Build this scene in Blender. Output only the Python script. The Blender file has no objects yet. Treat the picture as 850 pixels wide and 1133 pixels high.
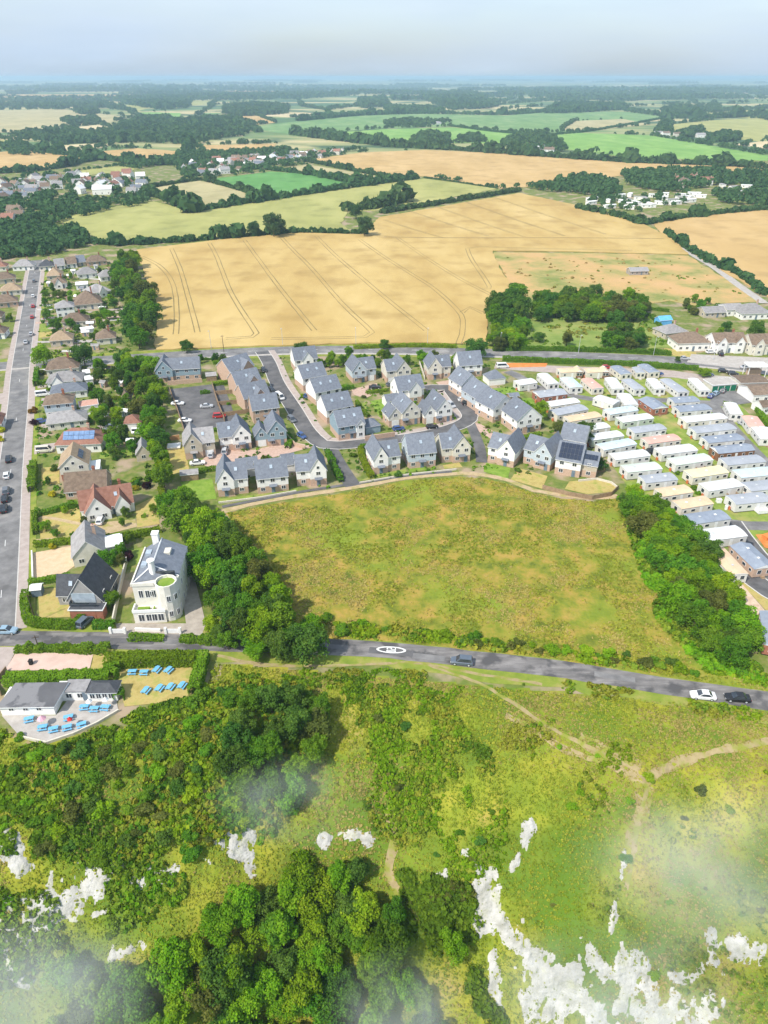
import bpy, math, random
import numpy as np
from mathutils import Vector, Matrix

# ------------------------------------------------------------------ camera, sky, sun, exposure
scene = bpy.context.scene
C = scene.collection
CAM_H, PITCH, FPX = 100.0, math.radians(31.5), 785.5          # drone height, tilt down, focal length in photo pixels
cam_d = bpy.data.cameras.new('camera')
cam = bpy.data.objects.new('camera', cam_d); C.objects.link(cam)
cam_d.sensor_fit = 'VERTICAL'; cam_d.sensor_height = 36.0; cam_d.sensor_width = 27.0
cam_d.lens = 36.0 * FPX / 1133.0
cam_d.clip_start = 1.0; cam_d.clip_end = 200000.0
cam.location = (0, 0, CAM_H); cam.rotation_euler = (math.pi / 2 - PITCH, 0, 0)
scene.camera = cam

SUN_EL, SUN_AZ = math.radians(50), math.radians(-134)          # azimuth measured from +Y towards +X
world = bpy.data.worlds.new('World'); scene.world = world; world.use_nodes = True
wn, wl = world.node_tree.nodes, world.node_tree.links
wn.clear()
sky = wn.new('ShaderNodeTexSky'); sky.sky_type = 'NISHITA'; sky.sun_disc = False
sky.sun_elevation = SUN_EL; sky.sun_rotation = SUN_AZ
sky.air_density = 1.0; sky.dust_density = 2.0; sky.ozone_density = 2.0
bg1 = wn.new('ShaderNodeBackground'); bg1.inputs[1].default_value = 0.15
wl.new(sky.outputs[0], bg1.inputs[0])
bg2 = wn.new('ShaderNodeBackground'); bg2.inputs[0].default_value = (0.50, 0.60, 0.72, 1); bg2.inputs[1].default_value = 0.86
tc = wn.new('ShaderNodeTexCoord'); mp = wn.new('ShaderNodeMapping'); mp.inputs['Scale'].default_value = (1.6, 1.6, 9.0)
nz = wn.new('ShaderNodeTexNoise'); nz.inputs['Scale'].default_value = 1.7; nz.inputs['Detail'].default_value = 7
mr = wn.new('ShaderNodeMapRange'); mr.inputs[1].default_value = 0.3; mr.inputs[2].default_value = 0.7; mr.inputs[3].default_value = 0.42; mr.inputs[4].default_value = 0.97
mx = wn.new('ShaderNodeMixShader'); wo = wn.new('ShaderNodeOutputWorld')
wl.new(tc.outputs['Generated'], mp.inputs[0]); wl.new(mp.outputs[0], nz.inputs['Vector']); wl.new(nz.outputs[0], mr.inputs[0])
cr = wn.new('ShaderNodeValToRGB'); cr.color_ramp.elements[0].position = .38; cr.color_ramp.elements[0].color = (.42, .525, .66, 1); cr.color_ramp.elements[1].position = .66; cr.color_ramp.elements[1].color = (.54, .635, .745, 1)
mp2 = wn.new('ShaderNodeMapping'); mp2.inputs['Scale'].default_value = (1.6, 1.6, 9.0); nz2 = wn.new('ShaderNodeTexNoise'); nz2.inputs['Scale'].default_value = 1.1; nz2.inputs['Detail'].default_value = 6
wl.new(tc.outputs['Generated'], mp2.inputs[0]); wl.new(mp2.outputs[0], nz2.inputs['Vector']); wl.new(nz2.outputs[0], cr.inputs[0]); wl.new(cr.outputs[0], bg2.inputs[0])
wl.new(mr.outputs[0], mx.inputs[0]); wl.new(bg1.outputs[0], mx.inputs[1]); wl.new(bg2.outputs[0], mx.inputs[2]); wl.new(mx.outputs[0], wo.inputs[0])
sun_d = bpy.data.lights.new('sun', 'SUN'); sun_d.energy = 3.5; sun_d.angle = math.radians(1.8); sun_d.color = (1.0, 0.94, 0.84)
sun = bpy.data.objects.new('sun', sun_d); C.objects.link(sun)
to_sun = Vector((math.sin(SUN_AZ) * math.cos(SUN_EL), math.cos(SUN_AZ) * math.cos(SUN_EL), math.sin(SUN_EL)))
sun.rotation_euler = to_sun.to_track_quat('Z', 'Y').to_euler(); sun.location = (0, 0, 300)
vs = scene.view_settings; vs.view_transform = 'Standard'; vs.look = 'None'; vs.exposure = 0.66; vs.gamma = 1.0; vs.use_curve_mapping = False
scene.render.engine = 'CYCLES'
cy = scene.cycles
cy.use_denoising = True; cy.max_bounces = 6; cy.diffuse_bounces = 3; cy.glossy_bounces = 2; cy.transmission_bounces = 3; cy.volume_bounces = 1
cy.transparent_max_bounces = 6; cy.caustics_reflective = False; cy.caustics_refractive = False
cy.use_adaptive_sampling = True; cy.adaptive_threshold = 0.02

R = random.Random(7)
NR = np.random.default_rng(11)

# ------------------------------------------------------------------ terrain function and pixel -> place
def _h(ix, iy, s):
    n = (ix * 374761393 + iy * 668265263 + s * 974634777) & 0xFFFFFFFF
    n = ((n ^ (n >> 13)) * 1274126177) & 0xFFFFFFFF
    return ((n ^ (n >> 16)) & 0xFFFF) / 65535.0
def vn(x, y, s=0):
    x = np.asarray(x, float); y = np.asarray(y, float)
    xi = np.floor(x).astype(np.int64); yi = np.floor(y).astype(np.int64)
    fx = x - xi; fy = y - yi; fx = fx * fx * (3 - 2 * fx); fy = fy * fy * (3 - 2 * fy)
    a = _h(xi, yi, s) * (1 - fx) + _h(xi + 1, yi, s) * fx
    b = _h(xi, yi + 1, s) * (1 - fx) + _h(xi + 1, yi + 1, s) * fx
    return a * (1 - fy) + b * fy
def fbm(x, y, s=0, o=4):
    t = 0; a = 0.5; k = 1.0
    for i in range(o):
        t = t + a * vn(x * k, y * k, s + i); a *= 0.5; k *= 2.03
    return t
def sstep(a, b, x):
    t = np.clip((x - a) / (b - a), 0, 1); return t * t * (3 - 2 * t)
def edge_y(x):
    ry = 104.3 - 0.118 * np.clip(x, -140, 140) - 7.5
    k = sstep(-34, -6, x)
    return (83.0 + 0.04 * (x + 60)) * (1 - k) + ry * k
def hz(x, y):
    x = np.asarray(x, float); y = np.asarray(y, float)
    d = np.maximum(edge_y(x) - y, 0)
    k = sstep(-34, -6, x)
    on = 5 + 9 * k
    sp = np.where((d - on) / 3.5 > 20, d - on, 3.5 * np.log1p(np.exp(np.clip((d - on) / 3.5, -30, 25))))
    sp0 = 3.5 * np.log1p(np.exp(-on / 3.5))
    z = -(0.16 * d + 1.0 * (sp - sp0))
    z = z + np.minimum(d / 12, 1) * ((fbm(x / 9, y / 9, 3) - 0.47) * 6.0 + (fbm(x / 2.4, y / 2.4, 9, 2) - 0.37) * 0.9)
    z = np.where(z < -62, -62 + (z + 62) * 0.1, z)
    z = np.where(d <= 0, 0, z)
    far = sstep(2200, 4500, y)
    far2 = sstep(6000, 16000, y)
    z = z + far * ((fbm(x / 1900 + 3, y / 1500, 21, 3) - 0.45) * 44) + far2 * 26
    return z
CP, SP = math.cos(PITCH), math.sin(PITCH)
def ray(px, py):
    u = (px - 425) / FPX; v = (566.5 - py) / FPX
    return np.array([u, CP + v * SP, -SP + v * CP])
def P(px, py, z=0.0):                                   # where the sight line meets the level ground (or a level z)
    d = ray(px, py); t = (z - CAM_H) / d[2]
    return Vector((d[0] * t, d[1] * t, z))
_ts = np.concatenate([np.linspace(60, 400, 500), np.geomspace(402, 60000, 500)])
def T(px, py, dz=0.0):                                  # where it meets the terrain (dz above it)
    d = ray(px, py)
    q = np.array([0, 0, CAM_H])[:, None] + d[:, None] * _ts[None]
    f = q[2] - hz(q[0], q[1]) - dz
    i = int(np.argmax(f < 0))
    if f[i] >= 0: i = len(_ts) - 1
    if i == 0: t = _ts[0]
    else:
        t = _ts[i - 1] + (_ts[i] - _ts[i - 1]) * f[i - 1] / max(f[i - 1] - f[i], 1e-9)
    return Vector((d[0] * t, d[1] * t, CAM_H + d[2] * t - dz))
def in_poly(x, y, poly):
    x = np.asarray(x); y = np.asarray(y); c = np.zeros(x.shape, bool)
    n = len(poly)
    for i in range(n):
        x1, y1 = poly[i][0], poly[i][1]; x2, y2 = poly[(i + 1) % n][0], poly[(i + 1) % n][1]
        if y1 == y2: continue
        k = ((y1 > y) != (y2 > y)) & (x < (x2 - x1) * (y - y1) / (y2 - y1) + x1)
        c ^= k
    return c
def near_line(x, y, pts, w):
    m = np.zeros(np.shape(x), bool)
    for (a, b) in zip(pts[:-1], pts[1:]):
        dx, dy = b[0] - a[0], b[1] - a[1]; L = dx * dx + dy * dy + 1e-9
        t = np.clip(((x - a[0]) * dx + (y - a[1]) * dy) / L, 0, 1)
        m |= (x - a[0] - t * dx) ** 2 + (y - a[1] - t * dy) ** 2 < w * w
    return m

# ------------------------------------------------------------------ materials
MATS = {}
def mat(name, cols, scale=0.5, rough=0.9, detail=6, spec=0.2, bump=0.0, bscale=None, stretch=None, pos=(0.32, 0.68), rnd=0.0, metal=0.0, second=None):
    if name in MATS: return MATS[name]
    m = bpy.data.materials.new(name); m.use_nodes = True; MATS[name] = m
    nt = m.node_tree; N, L = nt.nodes, nt.links
    b = N['Principled BSDF']; b.inputs['Roughness'].default_value = rough
    b.inputs['Specular IOR Level'].default_value = spec; b.inputs['Metallic'].default_value = metal
    if isinstance(cols[0], (int, float)): cols = [cols]
    g = N.new('ShaderNodeNewGeometry'); src = g.outputs['Position']
    if stretch:
        mpn = N.new('ShaderNodeMapping'); mpn.inputs['Scale'].default_value = stretch[:3]
        if len(stretch) > 3: mpn.inputs['Rotation'].default_value = (0, 0, stretch[3])
        L.new(src, mpn.inputs[0]); src = mpn.outputs[0]
    if len(cols) == 1:
        c0 = cols[0]; cols = [tuple(c * 0.86 for c in c0), tuple(min(1, c * 1.12) for c in c0)]
    n = N.new('ShaderNodeTexNoise'); n.inputs['Scale'].default_value = scale; n.inputs['Detail'].default_value = detail; n.inputs['Roughness'].default_value = 0.62
    L.new(src, n.inputs['Vector'])
    r = N.new('ShaderNodeValToRGB'); e = r.color_ramp.elements
    while len(e) < len(cols): e.new(0.5)
    for i, c in enumerate(cols):
        e[i].position = pos[0] + (pos[1] - pos[0]) * i / max(1, len(cols) - 1); e[i].color = (*c[:3], 1)
    L.new(n.outputs[0], r.inputs[0]); col = r.outputs[0]
    if second:                                          # (colour, scale, low, high): patches of another colour
        n2 = N.new('ShaderNodeTexNoise'); n2.inputs['Scale'].default_value = second[1]; n2.inputs['Detail'].default_value = 5
        L.new(g.outputs['Position'], n2.inputs['Vector'])
        q = N.new('ShaderNodeMapRange'); q.inputs[1].default_value = second[2]; q.inputs[2].default_value = second[3]
        L.new(n2.outputs[0], q.inputs[0])
        mm = N.new('ShaderNodeMix'); mm.data_type = 'RGBA'; L.new(q.outputs[0], mm.inputs['Factor']); L.new(col, mm.inputs['A'])
        mm.inputs['B'].default_value = (*second[0], 1); col = mm.outputs['Result']
    if rnd:
        o = N.new('ShaderNodeObjectInfo'); hs = N.new('ShaderNodeHueSaturation')
        q = N.new('ShaderNodeMapRange'); q.inputs[3].default_value = 1 - rnd; q.inputs[4].default_value = 1 + rnd
        L.new(o.outputs['Random'], q.inputs[0]); L.new(q.outputs[0], hs.inputs['Value']); L.new(col, hs.inputs['Color']); col = hs.outputs[0]
    L.new(col, b.inputs['Base Color'])
    if bump:
        bn = N.new('ShaderNodeTexNoise'); bn.inputs['Scale'].default_value = bscale or scale * 4; bn.inputs['Detail'].default_value = 4
        L.new(src, bn.inputs['Vector'])
        bp = N.new('ShaderNodeBump'); bp.inputs['Strength'].default_value = min(1, bump); bp.inputs['Distance'].default_value = bump
        L.new(bn.outputs[0], bp.inputs['Height']); L.new(bp.outputs[0], b.inputs['Normal'])
    return m
def leafmat(name, cols, rnd=0.18, trans=0.42, hue=0.02):
    if name in MATS: return MATS[name]
    m = bpy.data.materials.new(name); m.use_nodes = True; MATS[name] = m
    N, L = m.node_tree.nodes, m.node_tree.links; N.clear()
    g = N.new('ShaderNodeNewGeometry'); o = N.new('ShaderNodeObjectInfo')
    r = N.new('ShaderNodeValToRGB'); e = r.color_ramp.elements
    while len(e) < len(cols): e.new(0.5)
    for i, c in enumerate(cols): e[i].position = i / (len(cols) - 1); e[i].color = (*c, 1)
    n = N.new('ShaderNodeTexNoise'); n.inputs['Scale'].default_value = 0.35; n.inputs['Detail'].default_value = 3
    L.new(g.outputs['Position'], n.inputs['Vector'])
    a = N.new('ShaderNodeMath'); a.operation = 'MULTIPLY_ADD'; a.inputs[1].default_value = 0.55
    L.new(g.outputs['Random Per Island'], a.inputs[0])
    q2 = N.new('ShaderNodeMapRange'); q2.inputs[1].default_value = 0.3; q2.inputs[2].default_value = 0.7; q2.inputs[3].default_value = 0.0; q2.inputs[4].default_value = 0.5
    L.new(n.outputs[0], q2.inputs[0]); L.new(q2.outputs[0], a.inputs[2]); L.new(a.outputs[0], r.inputs[0])
    hs = N.new('ShaderNodeHueSaturation')
    q = N.new('ShaderNodeMapRange'); q.inputs[3].default_value = 1 - rnd; q.inputs[4].default_value = 1 + rnd
    L.new(o.outputs['Random'], q.inputs[0]); L.new(q.outputs[0], hs.inputs['Value'])
    qh = N.new('ShaderNodeMapRange'); qh.inputs[3].default_value = 0.5 - hue; qh.inputs[4].default_value = 0.5 + hue
    ml = N.new('ShaderNodeMath'); ml.operation = 'FRACT'; mu = N.new('ShaderNodeMath'); mu.operation = 'MULTIPLY'; mu.inputs[1].default_value = 7.31
    L.new(o.outputs['Random'], mu.inputs[0]); L.new(mu.outputs[0], ml.inputs[0]); L.new(ml.outputs[0], qh.inputs[0]); L.new(qh.outputs[0], hs.inputs['Hue'])
    L.new(r.outputs[0], hs.inputs['Color'])
    d = N.new('ShaderNodeBsdfDiffuse'); t = N.new('ShaderNodeBsdfTranslucent'); mxs = N.new('ShaderNodeMixShader'); mxs.inputs[0].default_value = trans
    L.new(hs.outputs[0], d.inputs[0]); L.new(hs.outputs[0], t.inputs[0]); L.new(d.outputs[0], mxs.inputs[1]); L.new(t.outputs[0], mxs.inputs[2])
    out = N.new('ShaderNodeOutputMaterial'); L.new(mxs.outputs[0], out.inputs[0])
    return m

# foliage
LEAF = [leafmat('leaf_mid', [(.066, .160, .014), (.122, .252, .020), (.200, .330, .028)]),
        leafmat('leaf_dark', [(.052, .122, .020), (.090, .188, .028), (.145, .245, .038)]),
        leafmat('leaf_bright', [(.105, .235, .010), (.195, .355, .016), (.310, .440, .026)]),
        leafmat('leaf_olive', [(.075, .105, .024), (.135, .17, .034), (.20, .225, .055)])]
LEAF_FAR = leafmat('leaf_far', [(.042, .092, .036), (.070, .140, .048), (.108, .180, .060)], rnd=.1)  # lightened and blued: distance haze is partly painted into the leaf colour
LEAF_HEDGE = leafmat('leaf_hedge', [(.11, .19, .012), (.18, .29, .018), (.26, .37, .028)])
LEAF_YEL = leafmat('leaf_yellow', [(.30, .30, .01), (.48, .46, .02), (.60, .56, .04)])
LEAF_PURPLE = leafmat('leaf_purple', [(.025, .010, .014), (.05, .018, .025), (.08, .03, .035)])
LEAF_RED = leafmat('leaf_orange', [(.20, .09, .02), (.33, .16, .03), (.42, .24, .05)])
BARK = mat('bark', [(.05, .035, .022), (.11, .085, .06)], 3)

# buildings
SLATE = mat('roof_slate', [(.125, .14, .17), (.185, .205, .24)], 1.2, .7, rnd=.10)
SLATE_D = mat('roof_slate_dark', [(.05, .053, .062), (.085, .09, .10)], 1.2, .75, rnd=.08)
BROWN = mat('roof_brown_tile', [(.13, .095, .070), (.23, .17, .125)], 1.0, .9, rnd=.15)
TAN = mat('roof_tan_tile', [(.26, .19, .125), (.36, .27, .18)], 1.0, .9, rnd=.12)
RED = mat('roof_red_tile', [(.22, .105, .075), (.32, .17, .125)], 1.0, .9, rnd=.1)
GREYR = mat('roof_grey_tile', [(.22, .21, .21), (.33, .32, .32)], 1.0, .85, rnd=.14)
FELT = mat('roof_felt', [(.16, .155, .155), (.25, .245, .25)], .6, .9)
WHITE = mat('render_white', [(.72, .71, .68), (.82, .81, .78)], .7, .8, rnd=.04)
CREAM = mat('render_cream', [(.56, .53, .45), (.68, .65, .57)], .7, .85, rnd=.05)
BEIGE = mat('render_beige', [(.42, .37, .29), (.52, .46, .37)], .7, .85)
BLUEW = mat('cladding_blue', [(.21, .29, .34), (.28, .37, .42)], .7, .7, stretch=(1, 1, 6))
BLUEL = mat('cladding_pale_blue', [(.40, .46, .51), (.50, .56, .60)], .7, .7, stretch=(1, 1, 6))
BRICK = mat('brick_buff', [(.42, .29, .215), (.53, .38, .29)], 2.2, .9)
BRICKR = mat('brick_red', [(.26, .10, .065), (.36, .155, .10)], 2.2, .9)
TIMBER = mat('timber_brown', [(.17, .085, .045), (.26, .135, .075)], 2, .8, stretch=(1, 1, 5))
FENCE = mat('fence_timber', [(.22, .15, .09), (.34, .245, .155)], 1.5, .9)
TRIM = mat('trim_white', [(.70, .70, .69), (.80, .80, .79)], 1, .5)
GLASS = mat('window_glass', [(.016, .022, .03), (.05, .06, .075)], .8, .06, spec=.9)
SKYL = mat('skylight_glass', [(.30, .36, .42), (.45, .52, .58)], .8, .08, spec=.9)
SOLAR = mat('solar_cell', [(.010, .016, .035), (.022, .032, .06)], .8, .12, spec=.8)
SOLARB = mat('solar_cell_blue', [(.10, .18, .33), (.20, .30, .48)], .8, .12, spec=.8)
DOORM = mat('door_paint', [(.12, .16, .20), (.17, .22, .27)], 1, .5)
GREEND = mat('garage_door_green', [(.01, .14, .075), (.02, .19, .11)], 1, .6)
DARK = mat('dark_void', [(.02, .02, .02), (.035, .035, .035)], 1, .9)
STONE = mat('pale_stone', [(.50, .46, .38), (.62, .58, .49)], 1.5, .9)
METAL = mat('galvanised_metal', [(.42, .44, .45), (.52, .54, .55)], 1, .45, spec=.5)
# grounds
ASPH = mat('asphalt', [(.120, .117, .117), (.175, .171, .170), (.235, .228, .224)], .25, .95, second=((.33, .31, .29), .09, .55, .75))
ASPH_D = mat('asphalt_dark', [(.085, .083, .086), (.135, .132, .134)], .4, .95, second=((.17, .165, .165), .12, .52, .7))
ASPH_W = mat('asphalt_worn', [(.11, .105, .103), (.175, .165, .16), (.26, .245, .235)], .45, .95, detail=9, stretch=(.35, 1.8, 1, .1), second=((.085, .082, .083), .22, .50, .60))
PINKP = mat('pavement_pink', [(.33, .275, .245), (.43, .365, .33)], .6, .95)
PAVE = mat('pavement_grey', [(.34, .31, .28), (.45, .42, .39)], .6, .95)
BLOCKP = mat('block_paving', [(.40, .27, .21), (.52, .38, .31)], 1.2, .95)
SAND = mat('path_sand', [(.36, .27, .15), (.48, .37, .23)], .8, .97, second=((.30, .27, .09), .35, .52, .66))
CONC = mat('concrete', [(.42, .40, .37), (.54, .52, .48)], .5, .9)
KERB = mat('kerb_stone', [(.48, .46, .43), (.58, .56, .53)], 1, .9)
PAINT = mat('road_paint', [(.62, .62, .60), (.80, .80, .78)], 1.3, .7)
LAWN = mat('lawn', [(.13, .19, .03), (.19, .26, .045), (.27, .30, .07)], .35, .98, second=((.36, .29, .12), .12, .52, .72))
LAWN_G = mat('lawn_green', [(.11, .19, .025), (.17, .27, .035), (.23, .30, .06)], .4, .98)
LAWN_Y = mat('lawn_dry', [(.30, .24, .07), (.42, .33, .12), (.26, .28, .06)], .4, .98)
SOIL = mat('garden_soil', [(.09, .13, .025), (.14, .18, .035), (.23, .20, .08)], .4, .98, second=((.34, .26, .18), .11, .50, .64))
MEADOW = mat('meadow_grass', [(.105, .135, .015), (.185, .20, .022), (.275, .225, .036), (.36, .245, .058)], .22, .98, detail=9, pos=(.36, .64), bump=.5, bscale=1.2, second=((.19, .25, .024), .045, .50, .70))
SLOPE = mat('cliff_turf', [(.105, .165, .016), (.19, .235, .02), (.29, .285, .030), (.38, .28, .080)], .075, .98, detail=10, pos=(.36, .66), bump=.5, bscale=1.0, second=((.10, .175, .016), .045, .46, .62))
def wheatmat(n, a, b, c, rot=0.0): return mat(n, [a, b, c], .022, .95, detail=10, pos=(.34, .66), stretch=(1.0, .35, 1, rot), second=(tuple(v * .80 for v in a), .045, .5, .8))
WHEAT = wheatmat('wheat', (.385, .255, .084), (.465, .33, .122), (.535, .395, .165), .35)
WHEAT2 = wheatmat('ripe_barley', (.43, .285, .11), (.48, .325, .135), (.54, .375, .17))
WHEAT3 = wheatmat('pale_stubble', (.50, .40, .22), (.56, .46, .27), (.63, .52, .33))
YGREEN = wheatmat('ripening_crop', (.27, .275, .085), (.335, .33, .11), (.40, .38, .14))
GREENC = wheatmat('green_crop', (.075, .21, .05), (.105, .26, .065), (.14, .30, .09))
GREENB = wheatmat('bright_pasture', (.15, .29, .06), (.19, .34, .075), (.24, .38, .10))
GREEND2 = wheatmat('dull_pasture', (.12, .22, .07), (.16, .27, .09), (.23, .32, .13))
BROWNG = wheatmat('fallow', (.33, .29, .14), (.40, .35, .18), (.45, .38, .20))
SCRUB = mat('rough_pasture', [(.17, .21, .05), (.33, .28, .10), (.47, .31, .13), (.50, .32, .15)], .035, .98, detail=9, pos=(.34, .66))
FARLAND = mat('far_countryside', [(.07, .14, .05), (.13, .20, .07), (.30, .30, .13), (.48, .40, .21)], .0016, .98, detail=4, pos=(.38, .60), stretch=(.7, 1.6, 1), second=((.06, .11, .05), .0035, .52, .58))
TRAM = mat('tramline_soil', [(.19, .145, .06), (.26, .20, .085)], .1, .98)
CHALK = mat('chalk', [(.30, .295, .255), (.42, .41, .375), (.50, .49, .465)], .45, .95, detail=8, bump=.6, bscale=1.6, second=((.42, .42, .30), .35, .58, .74))

# ------------------------------------------------------------------ object helpers
def tag(o, label=None, cat=None, group=None, kind=None):
    if label: o['label'] = label
    if cat: o['category'] = cat
    if group: o['group'] = group
    if kind: o['kind'] = kind
    return o
def empty(name, loc=(0, 0, 0), rz=0.0):
    o = bpy.data.objects.new(name, None); C.objects.link(o); o.location = loc; o.rotation_euler = (0, 0, rz); o.empty_display_size = .5
    return o
def link(name, me, parent=None, loc=None, rz=None):
    o = bpy.data.objects.new(name, me); C.objects.link(o)
    if parent is not None: o.parent = parent
    if loc is not None: o.location = loc
    if rz is not None: o.rotation_euler = (0, 0, rz)
    return o
class MB:
    def __init__(s): s.v = []; s.f = []; s.m = []
    def add(s, vs, fs, m=0):
        k = len(s.v); s.v += [tuple(p) for p in vs]
        for f in fs: s.f.append([i + k for i in f]); s.m.append(m)
        return s
    def box(s, x0, x1, y0, y1, z0, z1, m=0):
        return s.add([(x0, y0, z0), (x1, y0, z0), (x1, y1, z0), (x0, y1, z0), (x0, y0, z1), (x1, y0, z1), (x1, y1, z1), (x0, y1, z1)],
                     [(3, 2, 1, 0), (4, 5, 6, 7), (0, 1, 5, 4), (1, 2, 6, 5), (2, 3, 7, 6), (3, 0, 4, 7)], m)
    def cyl(s, x, y, z0, z1, r0, r1=None, n=8, m=0):
        r1 = r0 if r1 is None else r1
        a = [2 * math.pi * i / n for i in range(n)]
        vs = [(x + r0 * math.cos(t), y + r0 * math.sin(t), z0) for t in a] + [(x + r1 * math.cos(t), y + r1 * math.sin(t), z1) for t in a]
        return s.add(vs, [(i, (i + 1) % n, n + (i + 1) % n, n + i) for i in range(n)] + [tuple(range(n, 2 * n)), tuple(reversed(range(n)))], m)
    def prism(s, poly, z0, z1, m=0, side=None):          # polygon in plan
        n = len(poly)
        vs = [(p[0], p[1], z0) for p in poly] + [(p[0], p[1], z1) for p in poly]
        s.add(vs, [tuple(range(n, 2 * n))], m)
        k = len(s.v) - 2 * n
        for i in range(n): s.f.append([k + i, k + (i + 1) % n, k + n + (i + 1) % n, k + n + i]); s.m.append(m if side is None else side)
        return s
    def mesh(s, name, mats):
        me = bpy.data.meshes.new(name); me.from_pydata(s.v, [], s.f)
        for x in (mats if isinstance(mats, (list, tuple)) else [mats]): me.materials.append(x)
        if any(s.m): me.polygons.foreach_set('material_index', s.m)
        return me
    def build(s, name, mats, parent=None, loc=None, rz=None):
        return link(name, s.mesh(name, mats), parent, loc, rz)
def np_mesh(name, v, q, mats, mi=None):
    v = np.asarray(v, np.float32); q = np.asarray(q, np.int32); k = q.shape[1]
    me = bpy.data.meshes.new(name)
    me.vertices.add(len(v)); me.vertices.foreach_set('co', v.ravel())
    me.loops.add(q.size); me.loops.foreach_set('vertex_index', q.ravel())
    me.polygons.add(len(q)); me.polygons.foreach_set('loop_start', np.arange(0, q.size, k, dtype=np.int32)); me.polygons.foreach_set('loop_total', np.full(len(q), k, np.int32))
    for x in (mats if isinstance(mats, (list, tuple)) else [mats]): me.materials.append(x)
    if mi is not None: me.polygons.foreach_set('material_index', np.asarray(mi, np.int32))
    me.update(calc_edges=True)
    return me
def ccw(p):
    a = sum(p[i][0] * p[(i + 1) % len(p)][1] - p[(i + 1) % len(p)][0] * p[i][1] for i in range(len(p)))
    return p if a > 0 else p[::-1]
def wander(pts, step, amp, seed):                       # roughen an outline so that its edges are not ruler-straight
    out = []; n = len(pts)
    for i in range(n):
        a, b = pts[i], pts[(i + 1) % n]; L = math.hypot(b[0] - a[0], b[1] - a[1]); k = max(1, int(L / step))
        for j in range(k):
            t = j / k; x = a[0] + (b[0] - a[0]) * t; y = a[1] + (b[1] - a[1]) * t
            out.append((x + amp * (float(vn(x / step * .7, y / step * .7, seed)) - .5) * 2, y + amp * (float(vn(x / step * .7 + 40, y / step * .7, seed)) - .5) * 2))
    return out
_lay = [0]
def lay():
    _lay[0] += 1; return .00023 * (_lay[0] % 60)
def sheet(name, px, z, m, label=None, cat=None, kind='structure', rough=0.0, thick=None, seed=1):
    pts = [(q.x, q.y) for q in (P(*p) for p in px)]
    if rough: pts = wander(pts, rough * 4, rough, seed)
    pts = ccw(pts)
    z += lay(); b = MB(); b.prism(pts, z - (thick or .02), z)
    o = b.build(name, m); tag(o, label, cat, None, kind)
    return o
def smooth_line(pts, step):
    out = []; n = len(pts)
    for i in range(n - 1):
        p0, p1, p2, p3 = pts[max(i - 1, 0)], pts[i], pts[i + 1], pts[min(i + 2, n - 1)]
        k = max(1, int(math.hypot(p2[0] - p1[0], p2[1] - p1[1]) / step))
        for j in range(k):
            t = j / k
            out.append(tuple(0.5 * (2 * p1[c] + (p2[c] - p0[c]) * t + (2 * p0[c] - 5 * p1[c] + 4 * p2[c] - p3[c]) * t * t + (3 * p1[c] - p0[c] - 3 * p2[c] + p3[c]) * t ** 3) for c in (0, 1)))
    out.append(tuple(pts[-1][:2])); return out
def normals(pts):
    ns = []
    for i in range(len(pts)):
        a = pts[max(i - 1, 0)]; b = pts[min(i + 1, len(pts) - 1)]
        dx, dy = b[0] - a[0], b[1] - a[1]; L = math.hypot(dx, dy) or 1
        ns.append((-dy / L, dx / L))
    return ns
def ribbon(name, pts, w, z, m, off=0.0, thick=0.05, follow=False, kind='structure', jit=0.0, parent=None):
    ns = normals(pts); v = []; f = []; z += lay()
    for i, (p, n) in enumerate(zip(pts, ns)):
        for s in (1, -1):
            ww = w / 2 + (jit * (float(vn(p[0] / 1.7, p[1] / 1.7, 5 + s)) - .5) * 2 if jit else 0)
            x = p[0] + n[0] * (off + s * ww); y = p[1] + n[1] * (off + s * ww)
            zz = z + (float(hz(x, y)) if follow else 0)
            v += [(x, y, zz), (x, y, zz - thick)]
    for i in range(len(pts) - 1):
        k = 4 * i
        f += [(k + 2, k + 6, k + 4, k), (k, k + 4, k + 5, k + 1), (k + 6, k + 2, k + 3, k + 7)]
    b = MB(); b.add(v, f); o = b.build(name, m, parent)
    if kind: tag(o, kind=kind)
    return o
def wline(px): return [(q.x, q.y) for q in (P(*p) for p in px)]
# ================================================================== GROUND
def axis_coords(dense0, dense1, step, far_lo, far_hi, g=1.22):
    mid = list(np.arange(dense0, dense1 + .1, step)); hi = []; x = dense1; s = step
    while x < far_hi: s *= g; x += s; hi.append(x)
    lo = []; x = dense0; s = step
    while x > far_lo: s *= g; x -= s; lo.append(x)
    return np.array(lo[::-1] + mid + hi)
gx = axis_coords(-105, 105, 1.0, -60000, 60000); gy = axis_coords(25, 108, .8, -400, 60000, 1.12)
X, Y = np.meshgrid(gx, gy); Z = hz(X, Y)
nx, ny = len(gx), len(gy)
ii = (np.arange(ny - 1)[:, None] * nx + np.arange(nx - 1)[None]).ravel()
quads = np.stack([ii, ii + 1, ii + nx + 1, ii + nx], 1)
cxm = ((X[:-1, :-1] + X[1:, 1:]) / 2).ravel(); cym = ((Y[:-1, :-1] + Y[1:, 1:]) / 2).ravel()
mi = np.where(cym < np.where(cxm > -32, np.minimum(104.3 - .118 * cxm - 2.8, 112), edge_y(cxm) + 4), 1, np.where(cym > 1250, 2, 0))
me = np_mesh('ground', np.stack([X.ravel(), Y.ravel(), Z.ravel()], 1), quads, [SOIL, SLOPE, FARLAND], mi)
me.polygons.foreach_set('use_smooth', np.ones(len(quads), bool))
tag(link('ground', me), kind='structure')

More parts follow.
